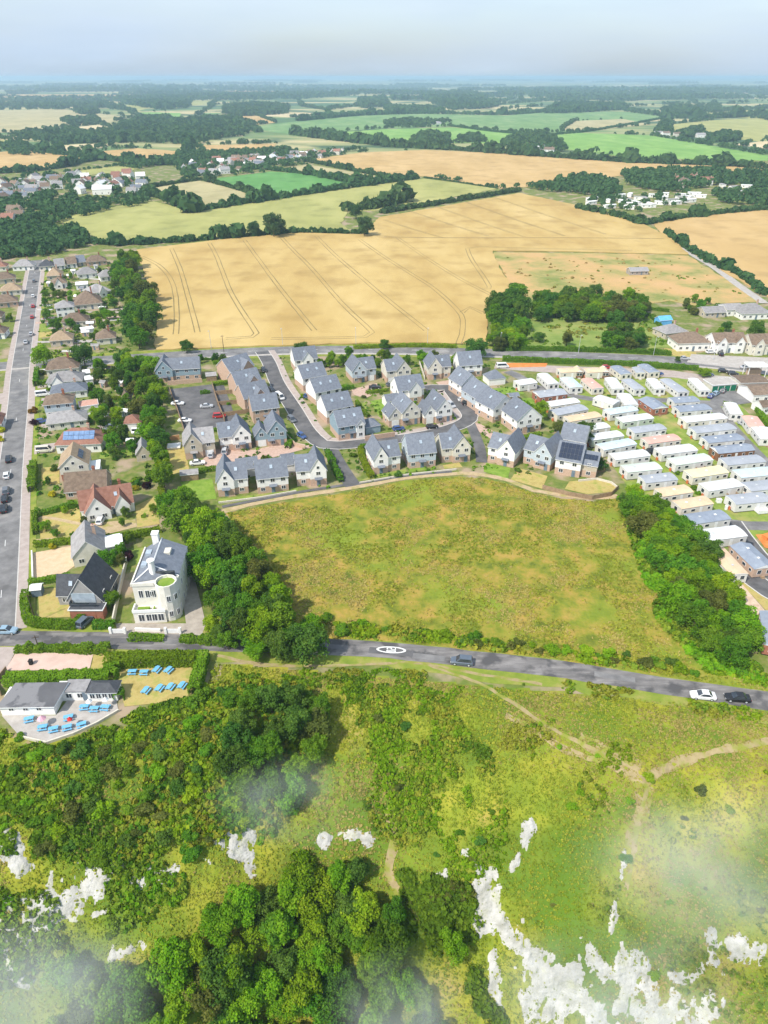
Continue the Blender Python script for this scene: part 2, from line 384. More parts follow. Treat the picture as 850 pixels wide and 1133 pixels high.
# -- roads
MAIN = smooth_line(wline([(-140, 412), (0, 405), (35, 402), (130, 397), (230, 391), (330, 387), (430, 387), (540, 390), (650, 394), (750, 399), (850, 409), (980, 424)]), 6)
LEFT = smooth_line(wline([(-2, 702), (-1, 690), (5, 615), (12, 522), (16.5, 480), (20, 448), (23, 408), (28, 372), (33, 338), (38, 305), (41, 288)]), 6)
CLIFF = smooth_line(wline([(-160, 704), (0, 706), (60, 707), (130, 709), (200, 711), (280, 713), (360, 716), (432, 720), (520, 729), (600, 738), (680, 750), (760, 763), (850, 776), (960, 792)]), 4)
ESTATE = smooth_line(wline([(290, 389), (298, 402), (307, 424), (325, 452), (341, 478), (358, 492), (376, 493), (415, 489), (455, 484), (490, 477), (514, 468), (520, 460), (513, 450), (503, 437), (495, 429), (480, 429), (470, 430)]), 3)
SPUR = smooth_line(wline([(364, 494), (374, 512), (384, 528), (391, 538)]), 3)
SPUR2 = smooth_line(wline([(520, 468), (527, 484), (532, 500), (533, 512)]), 3)
UPLANE = smooth_line(wline([(846, 336), (820, 318), (790, 296), (765, 281), (742, 264), (735, 254)]), 8)
LANE_A = smooth_line(wline([(562, 411), (580, 420), (604, 437), (640, 455), (662, 471), (690, 497), (716, 518), (744, 543), (772, 565), (800, 578), (830, 582), (880, 582)]), 4)
LANE_B = smooth_line(wline([(787, 446), (800, 462), (820, 485), (846, 512), (880, 545)]), 4)
LANE_C = smooth_line(wline([(590, 427), (650, 441), (700, 444), (745, 443), (790, 446), (812, 441)]), 4)
LANE_N = smooth_line(wline([(548, 404), (600, 408), (680, 411), (745, 414), (782, 420)]), 5)
TARMAC = smooth_line(wline([(806, 577), (815, 590), (832, 612), (852, 634), (880, 660)]), 4)
TARMAC2 = smooth_line(wline([(823, 633), (838, 645), (852, 655), (880, 670)]), 4)
VERGE = mat('verge_grass', [(.14, .20, .025), (.20, .245, .035), (.30, .27, .08)], .3, .98)
ribbon('road_verge', MAIN, 17, .045, VERGE)
o = ribbon('main_road', MAIN, 9.0, .09, ASPH)
ribbon('pavement', MAIN, 1.8, .12, PAVE, off=-5.6)
ribbon('pavement', LEFT, 2.2, .13, PINKP, off=-4.5); ribbon('pavement', LEFT, 2.0, .13, PINKP, off=4.4)
ribbon('road_verge', LEFT, 1.6, .07, VERGE, off=-6.4)
ribbon('side_road', LEFT, 6.4, .105, ASPH)
ribbon('kerb', LEFT, .2, .16, KERB, off=-3.3); ribbon('kerb', LEFT, .2, .16, KERB, off=3.3)
ribbon('road_verge', CLIFF, 10.5, .05, VERGE, jit=1.2)
ribbon('clifftop_road', CLIFF, 4.8, .10, ASPH_W, jit=.25)
ribbon('pavement', ESTATE, 2.6, .135, PINKP, off=4.0); ribbon('kerb', ESTATE, .25, .165, KERB, off=2.85); ribbon('kerb', ESTATE, .25, .165, KERB, off=-2.85)
ribbon('estate_road', ESTATE, 5.5, .115, ASPH_D)
ribbon('estate_road', SPUR, 4.6, .119, ASPH_D); ribbon('estate_road', SPUR2, 3.4, .119, ASPH_D)
ribbon('country_lane', UPLANE, 5, .25, PAVE)
for ln, w in ((LANE_A, 4.2), (LANE_B, 4.6), (LANE_C, 4.0)): ribbon('site_lane', ln, w, .10 + .004 * w, ASPH)
ribbon('site_lane', LANE_N, 8, .09, PINKP)
ribbon('site_lane', TARMAC, 6.5, .125, ASPH_D); ribbon('site_lane', TARMAC2, 5.5, .131, ASPH_D)
ribbon('kerb', TARMAC, .3, .16, KERB, off=3.4); ribbon('kerb', TARMAC2, .3, .165, KERB, off=2.9); ribbon('kerb', TARMAC2, .3, .165, KERB, off=-2.9)
FPATH = smooth_line(wline([(246, 566), (290, 556), (330, 549), (395, 539), (450, 529), (510, 524), (535, 526), (560, 531), (590, 542), (620, 548), (655, 551), (684, 549)]), 3)
ribbon('footpath', FPATH, 1.9, .085, SAND, jit=.3)
ribbon('footpath', smooth_line(wline([(246, 561), (330, 545), (395, 535), (455, 526), (500, 522)]), 3), 1.3, .11, ASPH_D)
# painted marks on the roads: parts of the road they lie on
side = [q for q in bpy.data.objects if q.name.startswith('side_road')][0]
cliff_road = [q for q in bpy.data.objects if q.name.startswith('clifftop_road')][0]
def dashes(line, every, ln, w, z, parent, off=0.0, skip=0.0):
    acc = 0
    for a, b in zip(line[:-1], line[1:]):
        L = math.hypot(b[0] - a[0], b[1] - a[1]); acc += L
        if acc >= every:
            acc = 0; ang = math.atan2(b[1] - a[1], b[0] - a[0]); n = (-math.sin(ang), math.cos(ang))
            MB().box(-ln / 2, ln / 2, -w / 2, w / 2, z - .01, z).build('lane_marking', PAINT, parent, (a[0] + n[0] * off, a[1] + n[1] * off, 0), ang)
dashes(LEFT[::3], 20, 3, .12, .122, side); dashes(MAIN, 12, 4, .16, .108, o)
def ring_mark(cx, cy, ang):                               # elongated speed roundel with the figures 20, read along the road
    b = MB(); n = 40
    for i in range(n):
        t0, t1 = 2 * math.pi * i / n, 2 * math.pi * (i + 1) / n
        q = []
        for (rx, ry, t) in ((3.05, .98, t0), (3.05, .98, t1), (2.55, .70, t1), (2.55, .70, t0)): q.append((rx * math.cos(t), ry * math.sin(t), 0))
        b.add(q, [(0, 1, 2, 3)])
    def seg(x0, x1, y0, y1): b.box(x0, x1, y0, y1, -.004, 0)
    # figures lie side by side across the road, tall along it
    a, s = .22, .16
    for k, y in enumerate((.34, -.34)):
        if k == 0:                                        # 2
            seg(-.95, -.95 + a, y - .25, y + .25); seg(-.1, .12, y - .25, y + .25); seg(.73, .95, y - .25, y + .25); seg(-.73, -.1, y + .09, y + .25); seg(.12, .73, y - .25, y - .09)
        else:                                             # 0
            seg(-.95, -.73, y - .25, y + .25); seg(.73, .95, y - .25, y + .25); seg(-.73, .73, y + .09, y + .25); seg(-.73, .73, y - .25, y - .09)
    b.build('speed_roundel', PAINT, cliff_road, (cx, cy, .138), ang)
q = P(433, 719.5); ring_mark(q.x, q.y, math.atan2(-.085, 1))
for k in range(16):                                        # tar patches of the clifftop road
    i = 4 + int(R.random() * (len(CLIFF) - 10)); a, b_ = CLIFF[i], CLIFF[i + 1]; ang = math.atan2(b_[1] - a[1], b_[0] - a[0])
    w = R.uniform(.6, 1.1); l = R.uniform(1.2, 5)
    MB().box(-l, l, -w, w, 0, .004).build('tar_patch', ASPH_D if k % 2 else ASPH, cliff_road, (a[0] + R.uniform(-.3, .3), a[1] + R.uniform(-1.0, 1.0), .1145 + .0005 * k), ang)

# -- near ground sheets
meadow_px = [(250, 568), (330, 553), (400, 542), (450, 532), (510, 528), (535, 530), (560, 535), (590, 546), (620, 552), (655, 555), (690, 550), (704, 600), (735, 655), (785, 703), (846, 745), (848, 766), (760, 753), (680, 740), (600, 728), (520, 719), (440, 710), (365, 707), (330, 704), (300, 640), (275, 600)]
sheet('meadow', meadow_px, .06, MEADOW, rough=.5)
sheet('car_park', [(186, 431), (247, 424), (255, 446), (263, 470), (238, 476), (205, 482), (196, 455)], .07, ASPH_D)
sheet('block_paved_drive', [(221, 512), (236, 497), (281, 498), (322, 489), (349, 494), (322, 501), (300, 507), (262, 514), (238, 521)], .075, BLOCKP)
sheet('block_paved_drive', [(389, 431), (417, 424), (424, 432), (404, 441), (392, 437)], .075, BLOCKP)
sheet('block_paved_drive', [(482, 423), (502, 420), (510, 426), (490, 429)], .075, BLOCKP)
sheet('block_paved_drive', [(523, 468), (533, 470), (554, 482), (545, 487), (524, 474)], .08, BLOCKP)
sheet('gravel_court', [(132, 706), (128, 690), (150, 690), (206, 690), (198, 630), (212, 625), (228, 690), (222, 707), (190, 708)], .07, mat('gravel_court', [(.30, .26, .22), (.42, .37, .31)], .7, .95))
sheet('pink_paved_yard', [(6, 742), (18, 722), (104, 722), (99, 742)], .08, mat('pink_concrete', [(.50, .36, .30), (.60, .45, .38)], .4, .95))
sheet('lane_end', [(-30, 716), (20, 716), (5, 745), (-40, 765)], .072, PINKP)
sheet('pub_terrace', [(2, 792), (62, 792), (78, 771), (128, 768), (131, 786), (108, 800), (82, 812), (52, 822), (22, 815)], .10, PAVE)
sheet('pub_lawn', [(128, 739), (216, 737), (212, 768), (196, 776), (138, 782)], .08, LAWN_Y)
sheet('lawn', [(105, 722), (126, 722), (124, 742), (100, 742)], .082, LAWN_Y)
sheet('gravel_drive', [(37, 612), (80, 604), (88, 622), (70, 636), (37, 640)], .07, mat('sandy_gravel', [(.50, .37, .23), (.60, .46, .31)], .8, .95))
sheet('lawn', [(42, 652), (75, 650), (78, 683), (44, 684)], .07, LAWN_Y)
sheet('lawn', [(43, 565), (88, 562), (92, 592), (45, 597)], .07, LAWN_Y)
sheet('footpath', [(44, 571), (58, 572), (88, 578), (92, 581), (85, 581), (57, 575), (44, 574)], .082, SAND)
sheet('block_paved_drive', [(40, 597), (90, 592), (88, 580), (150, 575), (152, 583), (96, 597), (40, 603)], .075, SAND)
sheet('lawn', [(150, 560), (172, 549), (177, 580), (152, 584)], .07, LAWN_Y)
sheet('lawn', [(46, 518), (66, 516), (66, 535), (46, 537)], .07, LAWN_Y)
sheet('lawn', [(184, 493), (203, 492), (210, 520), (188, 526)], .07, LAWN_Y)
sheet('lawn', [(200, 533), (235, 530), (240, 552), (205, 556)], .07, LAWN_G)
sheet('lawn', [(242, 556), (330, 545), (330, 540), (280, 548), (242, 552)], .07, LAWN)
sheet('lawn', [(400, 498), (416, 497), (414, 514), (405, 520)], .07, LAWN)
sheet('lawn', [(395, 533), (450, 524), (450, 519), (414, 526)], .072, LAWN)
sheet('lawn', [(452, 523), (472, 520), (470, 516), (452, 519)], .07, LAWN_G)
sheet('lawn', [(492, 519), (512, 517), (508, 512), (490, 515)], .07, LAWN_Y)
sheet('lawn', [(535, 522), (562, 530), (565, 518), (538, 512)], .07, LAWN_G)
sheet('lawn', [(565, 531), (600, 541), (606, 527), (573, 518)], .07, LAWN_Y)
sheet('lawn', [(625, 541), (650, 547), (680, 544), (682, 536), (660, 530), (630, 533)], .07, LAWN_Y)
sheet('lawn', [(545, 430), (575, 428), (580, 436), (555, 440)], .07, LAWN_G)
sheet('lawn', [(555, 443), (590, 440), (592, 450), (563, 452)], .07, LAWN_G)
sheet('lawn', [(410, 444), (428, 440), (436, 452), (420, 462)], .07, LAWN_G)
sheet('lawn', [(397, 447), (405, 445), (407, 457), (400, 458)], .07, LAWN)
sheet('lawn', [(247, 402), (256, 400), (258, 412), (243, 414)], .07, LAWN)
for px in ([(110, 409), (138, 407), (140, 415), (112, 417)], [(115, 446), (136, 445), (138, 455), (117, 457)], [(112, 497), (150, 494), (152, 503), (110, 508)],
           [(110, 476), (135, 473), (136, 481), (112, 484)], [(60, 325), (85, 322), (88, 334), (62, 337)], [(45, 358), (70, 356), (72, 364), (45, 367)], [(96, 570), (126, 566), (130, 574), (97, 580)], [(120, 612), (160, 606), (160, 622), (135, 630)]):
    sheet('lawn', px, .07, LAWN)
sheet('lawn', [(43, 368), (96, 364), (96, 369), (43, 374)], .07, LAWN_Y)
for px in ([(46, 441), (60, 439), (60, 447), (46, 449)], [(38, 493), (62, 490), (60, 500), (38, 503)], [(45, 352), (64, 350), (64, 356), (45, 357)], [(40, 421), (54, 420), (54, 428), (42, 430)], [(46, 468), (55, 467), (55, 473), (46, 475)], [(-5, 436), (14, 434), (14, 445), (-5, 448)]):
    sheet('block_paved_drive', px, .074, PINKP)
sheet('site_grass', [(598, 418), (760, 418), (812, 441), (870, 500), (870, 585), (790, 612), (760, 560), (700, 545), (650, 480), (600, 440)], .062, LAWN)
sheet('site_forecourt', [(786, 447), (786, 434), (822, 432), (838, 445), (800, 450)], .085, ASPH)
sheet('bare_earth', [(808, 650), (820, 645), (850, 680), (856, 700), (838, 690)], .07, mat('bare_earth', [(.40, .27, .18), (.55, .42, .31), (.66, .56, .45)], .4, .97))
sheet('bare_earth', [(836, 592), (862, 590), (866, 612), (846, 606)], .14, mat('orange_subsoil', [(.55, .17, .04), (.68, .26, .08)], .5, .97))
sheet('bare_earth', [(556, 402), (606, 402), (604, 406), (558, 407)], .10, mat('orange_subsoil', []) if False else MATS['orange_subsoil'])
sheet('lawn', [(800, 640), (826, 652), (850, 678), (860, 676), (836, 648), (812, 632)], .066, LAWN_Y)
sheet('forecourt', [(765, 392), (850, 396), (862, 412), (795, 405), (760, 401)], .10, PAVE)
sheet('forecourt', [(770, 414), (850, 420), (862, 430), (800, 426)], .08, PAVE)
sheet('verge_bank', [(735, 385), (770, 390), (772, 396), (736, 393)], .075, LAWN_Y)
# paths worn into the clifftop turf
TRACK = mat('trodden_track', [(.27, .215, .10), (.38, .30, .165)], .9, .97, second=((.22, .235, .04), .45, .47, .60))
def tpath(px, w): ribbon('worn_path', [(q.x, q.y) for q in (T(*p) for p in smooth_line(px, 8))], w, .07, TRACK, follow=True, jit=w * .35, thick=.15)
tpath([(240, 726), (290, 735), (360, 737), (420, 734), (462, 733), (490, 742), (530, 756), (575, 783), (620, 812), (670, 836), (705, 852), (716, 872), (706, 905), (700, 950), (694, 985)], .75)
tpath([(880, 820), (840, 822), (790, 832), (745, 846), (716, 862)], 1.2)
tpath([(462, 733), (520, 744), (600, 757)], .7)
tpath([(-20, 806), (10, 812), (38, 828), (60, 842)], 1.0)
tpath([(640, 818), (676, 836), (708, 854), (717, 872), (708, 905)], 2.4)
tpath([(770, 838), (740, 848), (712, 866), (705, 900), (698, 940)], 1.6)
tpath([(560, 790), (620, 826), (680, 850), (712, 870)], 1.0)
tpath([(428, 895), (434, 930), (430, 965), (442, 990)], 1.8)
tpath([(195, 870), (215, 876), (235, 872)], .6)

# -- arable fields: each its own sheet
FIELDS = []
def field(px, m, z=.2, rough=1.5, name='field', th=.5):
    FIELDS.append(px); return sheet(name, px, z, m, rough=rough, thick=th)
field([(152, 277), (250, 265), (330, 258), (400, 260), (410, 251), (420, 241), (500, 227), (575, 214), (640, 228), (696, 240), (742, 264), (762, 282), (640, 279), (545, 278), (552, 296), (566, 318), (566, 330), (545, 336), (538, 352), (540, 381), (430, 380), (300, 383), (172, 388), (174, 350), (162, 310)], WHEAT, .55, 1.0, 'wheat_field')
field([(545, 279), (640, 280), (762, 283), (842, 334), (770, 338), (740, 333), (700, 340), (640, 333), (566, 331), (566, 318)], SCRUB, .2)
field([(545, 338), (566, 331), (640, 333), (700, 340), (722, 352), (748, 384), (700, 387), (620, 386), (545, 384)], mat('copse_grass', [(.13, .20, .04), (.20, .26, .06), (.29, .29, .09)], .08, .98), .15)
field([(66, 246), (90, 234), (170, 223), (215, 234), (330, 217), (425, 203), (470, 198), (552, 209), (424, 233), (384, 234), (378, 248), (392, 257), (330, 257), (250, 263), (110, 266), (85, 256)], YGREEN, .3)
field([(170, 208), (222, 200), (286, 216), (215, 231), (180, 215)], BROWNG, .25)
field([(228, 199), (300, 190), (342, 193), (392, 203), (345, 212), (296, 216), (286, 215)], GREENC, .3)
field([(316, 185), (340, 182), (424, 196), (400, 199), (360, 196)], BROWNG, .3)
field([(338, 177), (400, 169), (470, 166), (600, 172), (720, 178), (850, 183), (990, 189), (990, 205), (850, 194), (730, 190), (640, 200), (585, 207), (556, 209), (480, 196), (424, 193)], WHEAT2, .4)
field([(718, 243), (760, 238), (850, 231), (990, 225), (990, 360), (905, 345), (850, 330), (800, 300), (770, 283), (735, 262)], WHEAT2, .45)
field([(0, 256), (38, 252), (40, 262), (0, 270), (-120, 285), (-120, 266)], LAWN, .15)
# middle distance
field([(0, 168), (50, 166), (100, 178), (60, 184), (0, 191), (-120, 200), (-120, 172)], WHEAT2, .3)
field([(36, 163), (60, 161), (130, 158), (112, 164), (60, 169), (14, 165)], WHEAT3, .3)
field([(85, 170), (150, 164), (205, 168), (165, 180), (110, 176)], WHEAT2, .3)
field([(72, 191), (130, 184), (160, 187), (90, 195)], YGREEN, .3)
field([(0, 155), (20, 155), (22, 159), (0, 163), (-120, 168), (-120, 158)], YGREEN, .3)
field([(216, 161), (306, 159), (300, 165), (225, 167)], WHEAT2, .3)
field([(325, 150), (425, 143), (500, 141), (580, 148), (638, 147), (720, 150), (850, 172), (990, 190), (990, 186), (850, 178), (700, 175), (610, 163), (520, 158), (425, 160), (370, 155)], GREENB, .3)
field([(272, 142), (330, 134), (425, 125), (560, 128), (620, 122), (690, 122), (740, 130), (655, 145), (580, 147), (500, 140), (425, 142), (325, 149)], GREEND2, .3)
field([(635, 134), (690, 132), (720, 138), (650, 145), (620, 144)], BROWNG, .5)
field([(740, 138), (790, 133), (850, 130), (990, 128), (990, 160), (850, 158), (800, 152), (740, 146)], YGREEN, .3)
field([(810, 160), (850, 156), (990, 152), (990, 172), (860, 166)], WHEAT3, .5)
field([(770, 118), (850, 112), (990, 108), (990, 122), (850, 120), (790, 124)], WHEAT2, .5)
field([(690, 123), (760, 116), (790, 119), (750, 128), (720, 127)], BROWNG, .5)
field([(770, 126), (850, 120), (990, 118), (990, 130), (830, 131)], YGREEN, .6)
field([(0, 122), (70, 121), (146, 130), (120, 136), (60, 142), (20, 146), (0, 147), (-120, 150), (-120, 122)], BROWNG, .4)
field([(70, 142), (110, 138), (126, 142), (115, 147), (90, 146)], WHEAT3, .5)
field([(0, 104), (40, 102), (150, 103), (170, 107), (110, 111), (0, 113), (-120, 115), (-120, 104)], WHEAT2, .5)
field([(112, 117), (160, 116), (180, 121), (150, 124), (125, 121)], YGREEN, .5)
field([(143, 125), (200, 123), (200, 131), (165, 132)], GREENB, .5)
field([(210, 131), (285, 128), (306, 136), (270, 139), (225, 138)], WHEAT2, .5)
field([(285, 128), (390, 123), (400, 125), (320, 130)], WHEAT3, .6)
field([(212, 109), (245, 109), (232, 117), (205, 120)], YGREEN, .6)
field([(330, 110), (395, 106), (402, 117), (360, 122), (335, 118)], YGREEN, .6)
field([(220, 128), (240, 116), (280, 113), (270, 124)], GREEND2, .6)
field([(188, 146), (260, 146), (270, 151), (210, 150)], WHEAT3, .5)
field([(250, 100), (300, 101), (400, 103), (350, 105), (270, 105), (210, 103)], WHEAT2, .6)
field([(400, 100), (425, 99), (425, 105), (395, 104)], WHEAT3, .7)
field([(425, 112), (490, 110), (495, 120), (425, 118)], YGREEN, .7)
field([(515, 107), (570, 109), (555, 113), (530, 111)], WHEAT3, .7)
field([(540, 117), (620, 111), (640, 114), (560, 121)], YGREEN, .7)
field([(690, 106), (720, 104), (760, 108), (770, 115), (690, 118), (680, 112)], BROWNG, .7)
field([(815, 103), (850, 102), (990, 100), (990, 108), (830, 109)], WHEAT3, .7)
field([(750, 102), (790, 100), (800, 104), (755, 105)], WHEAT3, .7)
field([(590, 102), (615, 101), (612, 105), (592, 105)], WHEAT3, .7)
field([(0, 150), (60, 148), (40, 153), (0, 154)], WHEAT3, .5)
# tramlines pressed into the wheat: pairs of wheel tracks, parts of the field
wf = [q for q in bpy.data.objects if q.name.startswith('wheat_field')][0]
def tram(px, z=.582, w=.5, gap=2.4):
    ln = smooth_line(wline(px), 8)
    for s in (-1, 1): ribbon('tramline', ln, w, z, TRAM, off=s * gap / 2, thick=.01, kind=None, parent=wf, jit=.15)
tram([(157, 285), (175, 294), (188, 308), (194, 325), (196, 350), (195, 371)]); tram([(190, 276), (200, 300), (210, 335), (219, 369)])
tram([(232, 270), (240, 285), (256, 325), (279, 362), (284, 370), (279, 374), (250, 376)]); tram([(271, 267), (282, 282), (310, 320), (348, 367)], w=.5)
tram([(311, 263), (325, 278), (345, 298), (378, 336), (405, 362), (412, 369), (404, 374), (380, 375), (300, 376)]); tram([(350, 262), (372, 284), (420, 325), (472, 367)], w=.4)
tram([(398, 266), (425, 285), (455, 304), (480, 320), (505, 343), (512, 355), (511, 372), (507, 382)], w=.42); tram([(440, 264), (470, 285), (510, 310), (545, 328)], w=.35)
tram([(535, 348), (520, 341), (511, 347)], w=.42); tram([(517, 276), (522, 288), (538, 312), (541, 320), (532, 321)], w=.42)
tram([(517, 276), (528, 274), (600, 276), (700, 278)], w=.4); tram([(425, 263), (500, 264), (640, 264), (735, 265)], w=.6, gap=1.4)
for a, b in (((450, 233), (540, 262)), ((482, 229), (580, 263)), ((515, 224), (625, 262)), ((547, 219), (670, 260)), ((425, 244), (490, 264))): tram([a, ((a[0] + b[0]) / 2, (a[1] + b[1]) / 2 + .6), b], w=.5, gap=1.8)
# ================================================================== BUILDINGS
_wc = {}
def window(parent, w, h, loc, rz=0.0, glass=None, mull=1):
    k = (round(w, 1), round(h, 1), mull)
    if k not in _wc:
        w, h = k[0], k[1]; t = .09; b = MB()
        b.box(-w / 2, w / 2, -.05, .03, 0, t); b.box(-w / 2, w / 2, -.05, .03, h - t, h)
        b.box(-w / 2, -w / 2 + t, -.05, .03, t, h - t); b.box(w / 2 - t, w / 2, -.05, .03, t, h - t)
        for i in range(mull): x = -w / 2 + w * (i + 1) / (mull + 1); b.box(x - .035, x + .035, -.045, .03, t, h - t)
        p = MB(); p.add([(-w / 2 + t, -.02, t), (w / 2 - t, -.02, t), (w / 2 - t, -.02, h - t), (-w / 2 + t, -.02, h - t)], [(0, 1, 2, 3)])
        _wc[k] = (b.mesh('window_frame', TRIM), p.mesh('pane', GLASS))
    o = link('window', _wc[k][0], parent, loc, rz); link('pane', _wc[k][1], o)
    return o
def wall_gable(parent, x0, x1, y0, y1, z0, ez, rz, axis, m, name='wall'):
    b = MB(); b.box(x0, x1, y0, y1, z0, ez)
    if rz > ez:
        if axis == 'x':
            ym = (y0 + y1) / 2
            for x in (x0, x1): pass
            b.add([(x0, y0, ez), (x1, y0, ez), (x1, y1, ez), (x0, y1, ez), (x0, ym, rz), (x1, ym, rz)], [(0, 1, 5, 4), (2, 3, 4, 5), (3, 0, 4), (1, 2, 5)])
        else:
            xm = (x0 + x1) / 2
            b.add([(x0, y0, ez), (x1, y0, ez), (x1, y1, ez), (x0, y1, ez), (xm, y0, rz), (xm, y1, rz)], [(0, 1, 4), (1, 2, 5, 4), (2, 3, 5), (3, 0, 4, 5)])
    return b.build(name, m, parent)
def roof_gable(parent, x0, x1, y0, y1, ez, rz, axis, m, ov=.35, t=.16, verge=.22):
    # cross-section across the ridge, extruded along it
    if axis == 'x': a0, a1, c0, c1 = y0, y1, x0, x1
    else: a0, a1, c0, c1 = x0, x1, y0, y1
    am = (a0 + a1) / 2; sl = (rz - ez) / (am - a0); dz = ov * sl
    sec = [(a0 - ov, ez - dz + t), (am, rz + t), (a1 + ov, ez - dz + t), (a1 + ov, ez - dz), (am, rz), (a0 - ov, ez - dz)]
    b = MB(); vs = []
    for c in (c0 - verge, c1 + verge):
        for (a, z) in sec: vs.append((c, a, z) if axis == 'x' else (a, c, z))
    fl = axis != 'x'
    def F(f): return f if fl else f[::-1]
    b.add(vs, [F((0, 6, 7, 1)), F((1, 7, 8, 2))], 0)
    b.f += [list(F(q)) for q in ((2, 8, 9, 3), (3, 9, 10, 4), (4, 10, 11, 5), (5, 11, 6, 0), (0, 1, 4, 5), (1, 2, 3, 4), (6, 11, 10, 7), (7, 10, 9, 8))]; b.m += [1] * 8
    # ridge tiles
    return b.build('roof', [m, TRIM], parent)
def roof_hip(parent, x0, x1, y0, y1, ez, rz, m, ov=.4, t=.12):
    x0 -= ov; x1 += ov; y0 -= ov; y1 += ov; w, d = x1 - x0, y1 - y0
    if w >= d: r = [(x0 + d / 2, (y0 + y1) / 2), (x1 - d / 2, (y0 + y1) / 2)]
    else: r = [((x0 + x1) / 2, y0 + w / 2), ((x0 + x1) / 2, y1 - w / 2)]
    b = MB()
    vs = [(x0, y0, ez), (x1, y0, ez), (x1, y1, ez), (x0, y1, ez), (*r[0], rz), (*r[1], rz), (x0, y0, ez - t), (x1, y0, ez - t), (x1, y1, ez - t), (x0, y1, ez - t)]
    top = [(0, 1, 5, 4), (1, 2, 5), (2, 3, 4, 5), (3, 0, 4)] if w >= d else [(0, 1, 4), (1, 2, 5, 4), (2, 3, 5), (3, 0, 4, 5)]
    b.add(vs, top, 0)
    b.f += [[6, 7, 1, 0], [7, 8, 2, 1], [8, 9, 3, 2], [9, 6, 0, 3], [9, 8, 7, 6]]; b.m += [1] * 5
    return b.build('roof', [m, TRIM], parent)
def roof_flat(parent, x0, x1, y0, y1, ez, m, ov=.25, t=.25):
    b = MB(); b.box(x0 - ov, x1 + ov, y0 - ov, y1 + ov, ez, ez + t, 1); b.box(x0 - ov + .15, x1 + ov - .15, y0 - ov + .15, y1 + ov - .15, ez + t - .1, ez + t + .03, 0)
    return b.build('roof', [m, TRIM], parent)
def chimney(parent, x, y, z0, z1, w=.7, m=None, pots=1):
    b = MB(); b.box(x - w / 2, x + w / 2, y - w / 2, y + w / 2, z0, z1); b.box(x - w / 2 - .08, x + w / 2 + .08, y - w / 2 - .08, y + w / 2 + .08, z1, z1 + .15)
    o = b.build('chimney', m or BRICK, parent)
    for i in range(pots): MB().cyl(x + (i - (pots - 1) / 2) * .35, y, z1 + .15, z1 + .6, .13, .10).build('chimney_pot', BRICKR, o)
    return o
def on_slope(roof, u, t, w, h, x0, x1, y0, y1, ez, rz, axis, side, m, name, lift=.24, thick=.06):
    # a flat panel lying on a gable slope; u along the ridge, t = height fraction on the slope
    if axis == 'x':
        run = (y1 - y0) / 2; sl = math.atan2(rz - ez, run); ym = (y0 + y1) / 2
        y = (y0 + run * t) if side == 'F' else (y1 - run * t); z = ez + (rz - ez) * t; o = MB().box(-w / 2, w / 2, -h / 2, h / 2, 0, thick).build(name, m, roof)
        n = Vector((0, -math.sin(sl), math.cos(sl))) if side == 'F' else Vector((0, math.sin(sl), math.cos(sl)))
        o.location = Vector((u, y, z)) + n * lift; o.rotation_euler = (sl if side == 'F' else -sl, 0, 0)
    else:
        run = (x1 - x0) / 2; sl = math.atan2(rz - ez, run)
        x = (x0 + run * t) if side == 'L' else (x1 - run * t); z = ez + (rz - ez) * t; o = MB().box(-h / 2, h / 2, -w / 2, w / 2, 0, thick).build(name, m, roof)
        n = Vector((-math.sin(sl), 0, math.cos(sl))) if side == 'L' else Vector((math.sin(sl), 0, math.cos(sl)))
        o.location = Vector((x, u, z)) + n * lift; o.rotation_euler = (0, -sl if side == 'L' else sl, 0)
    return o
HOUSES = []
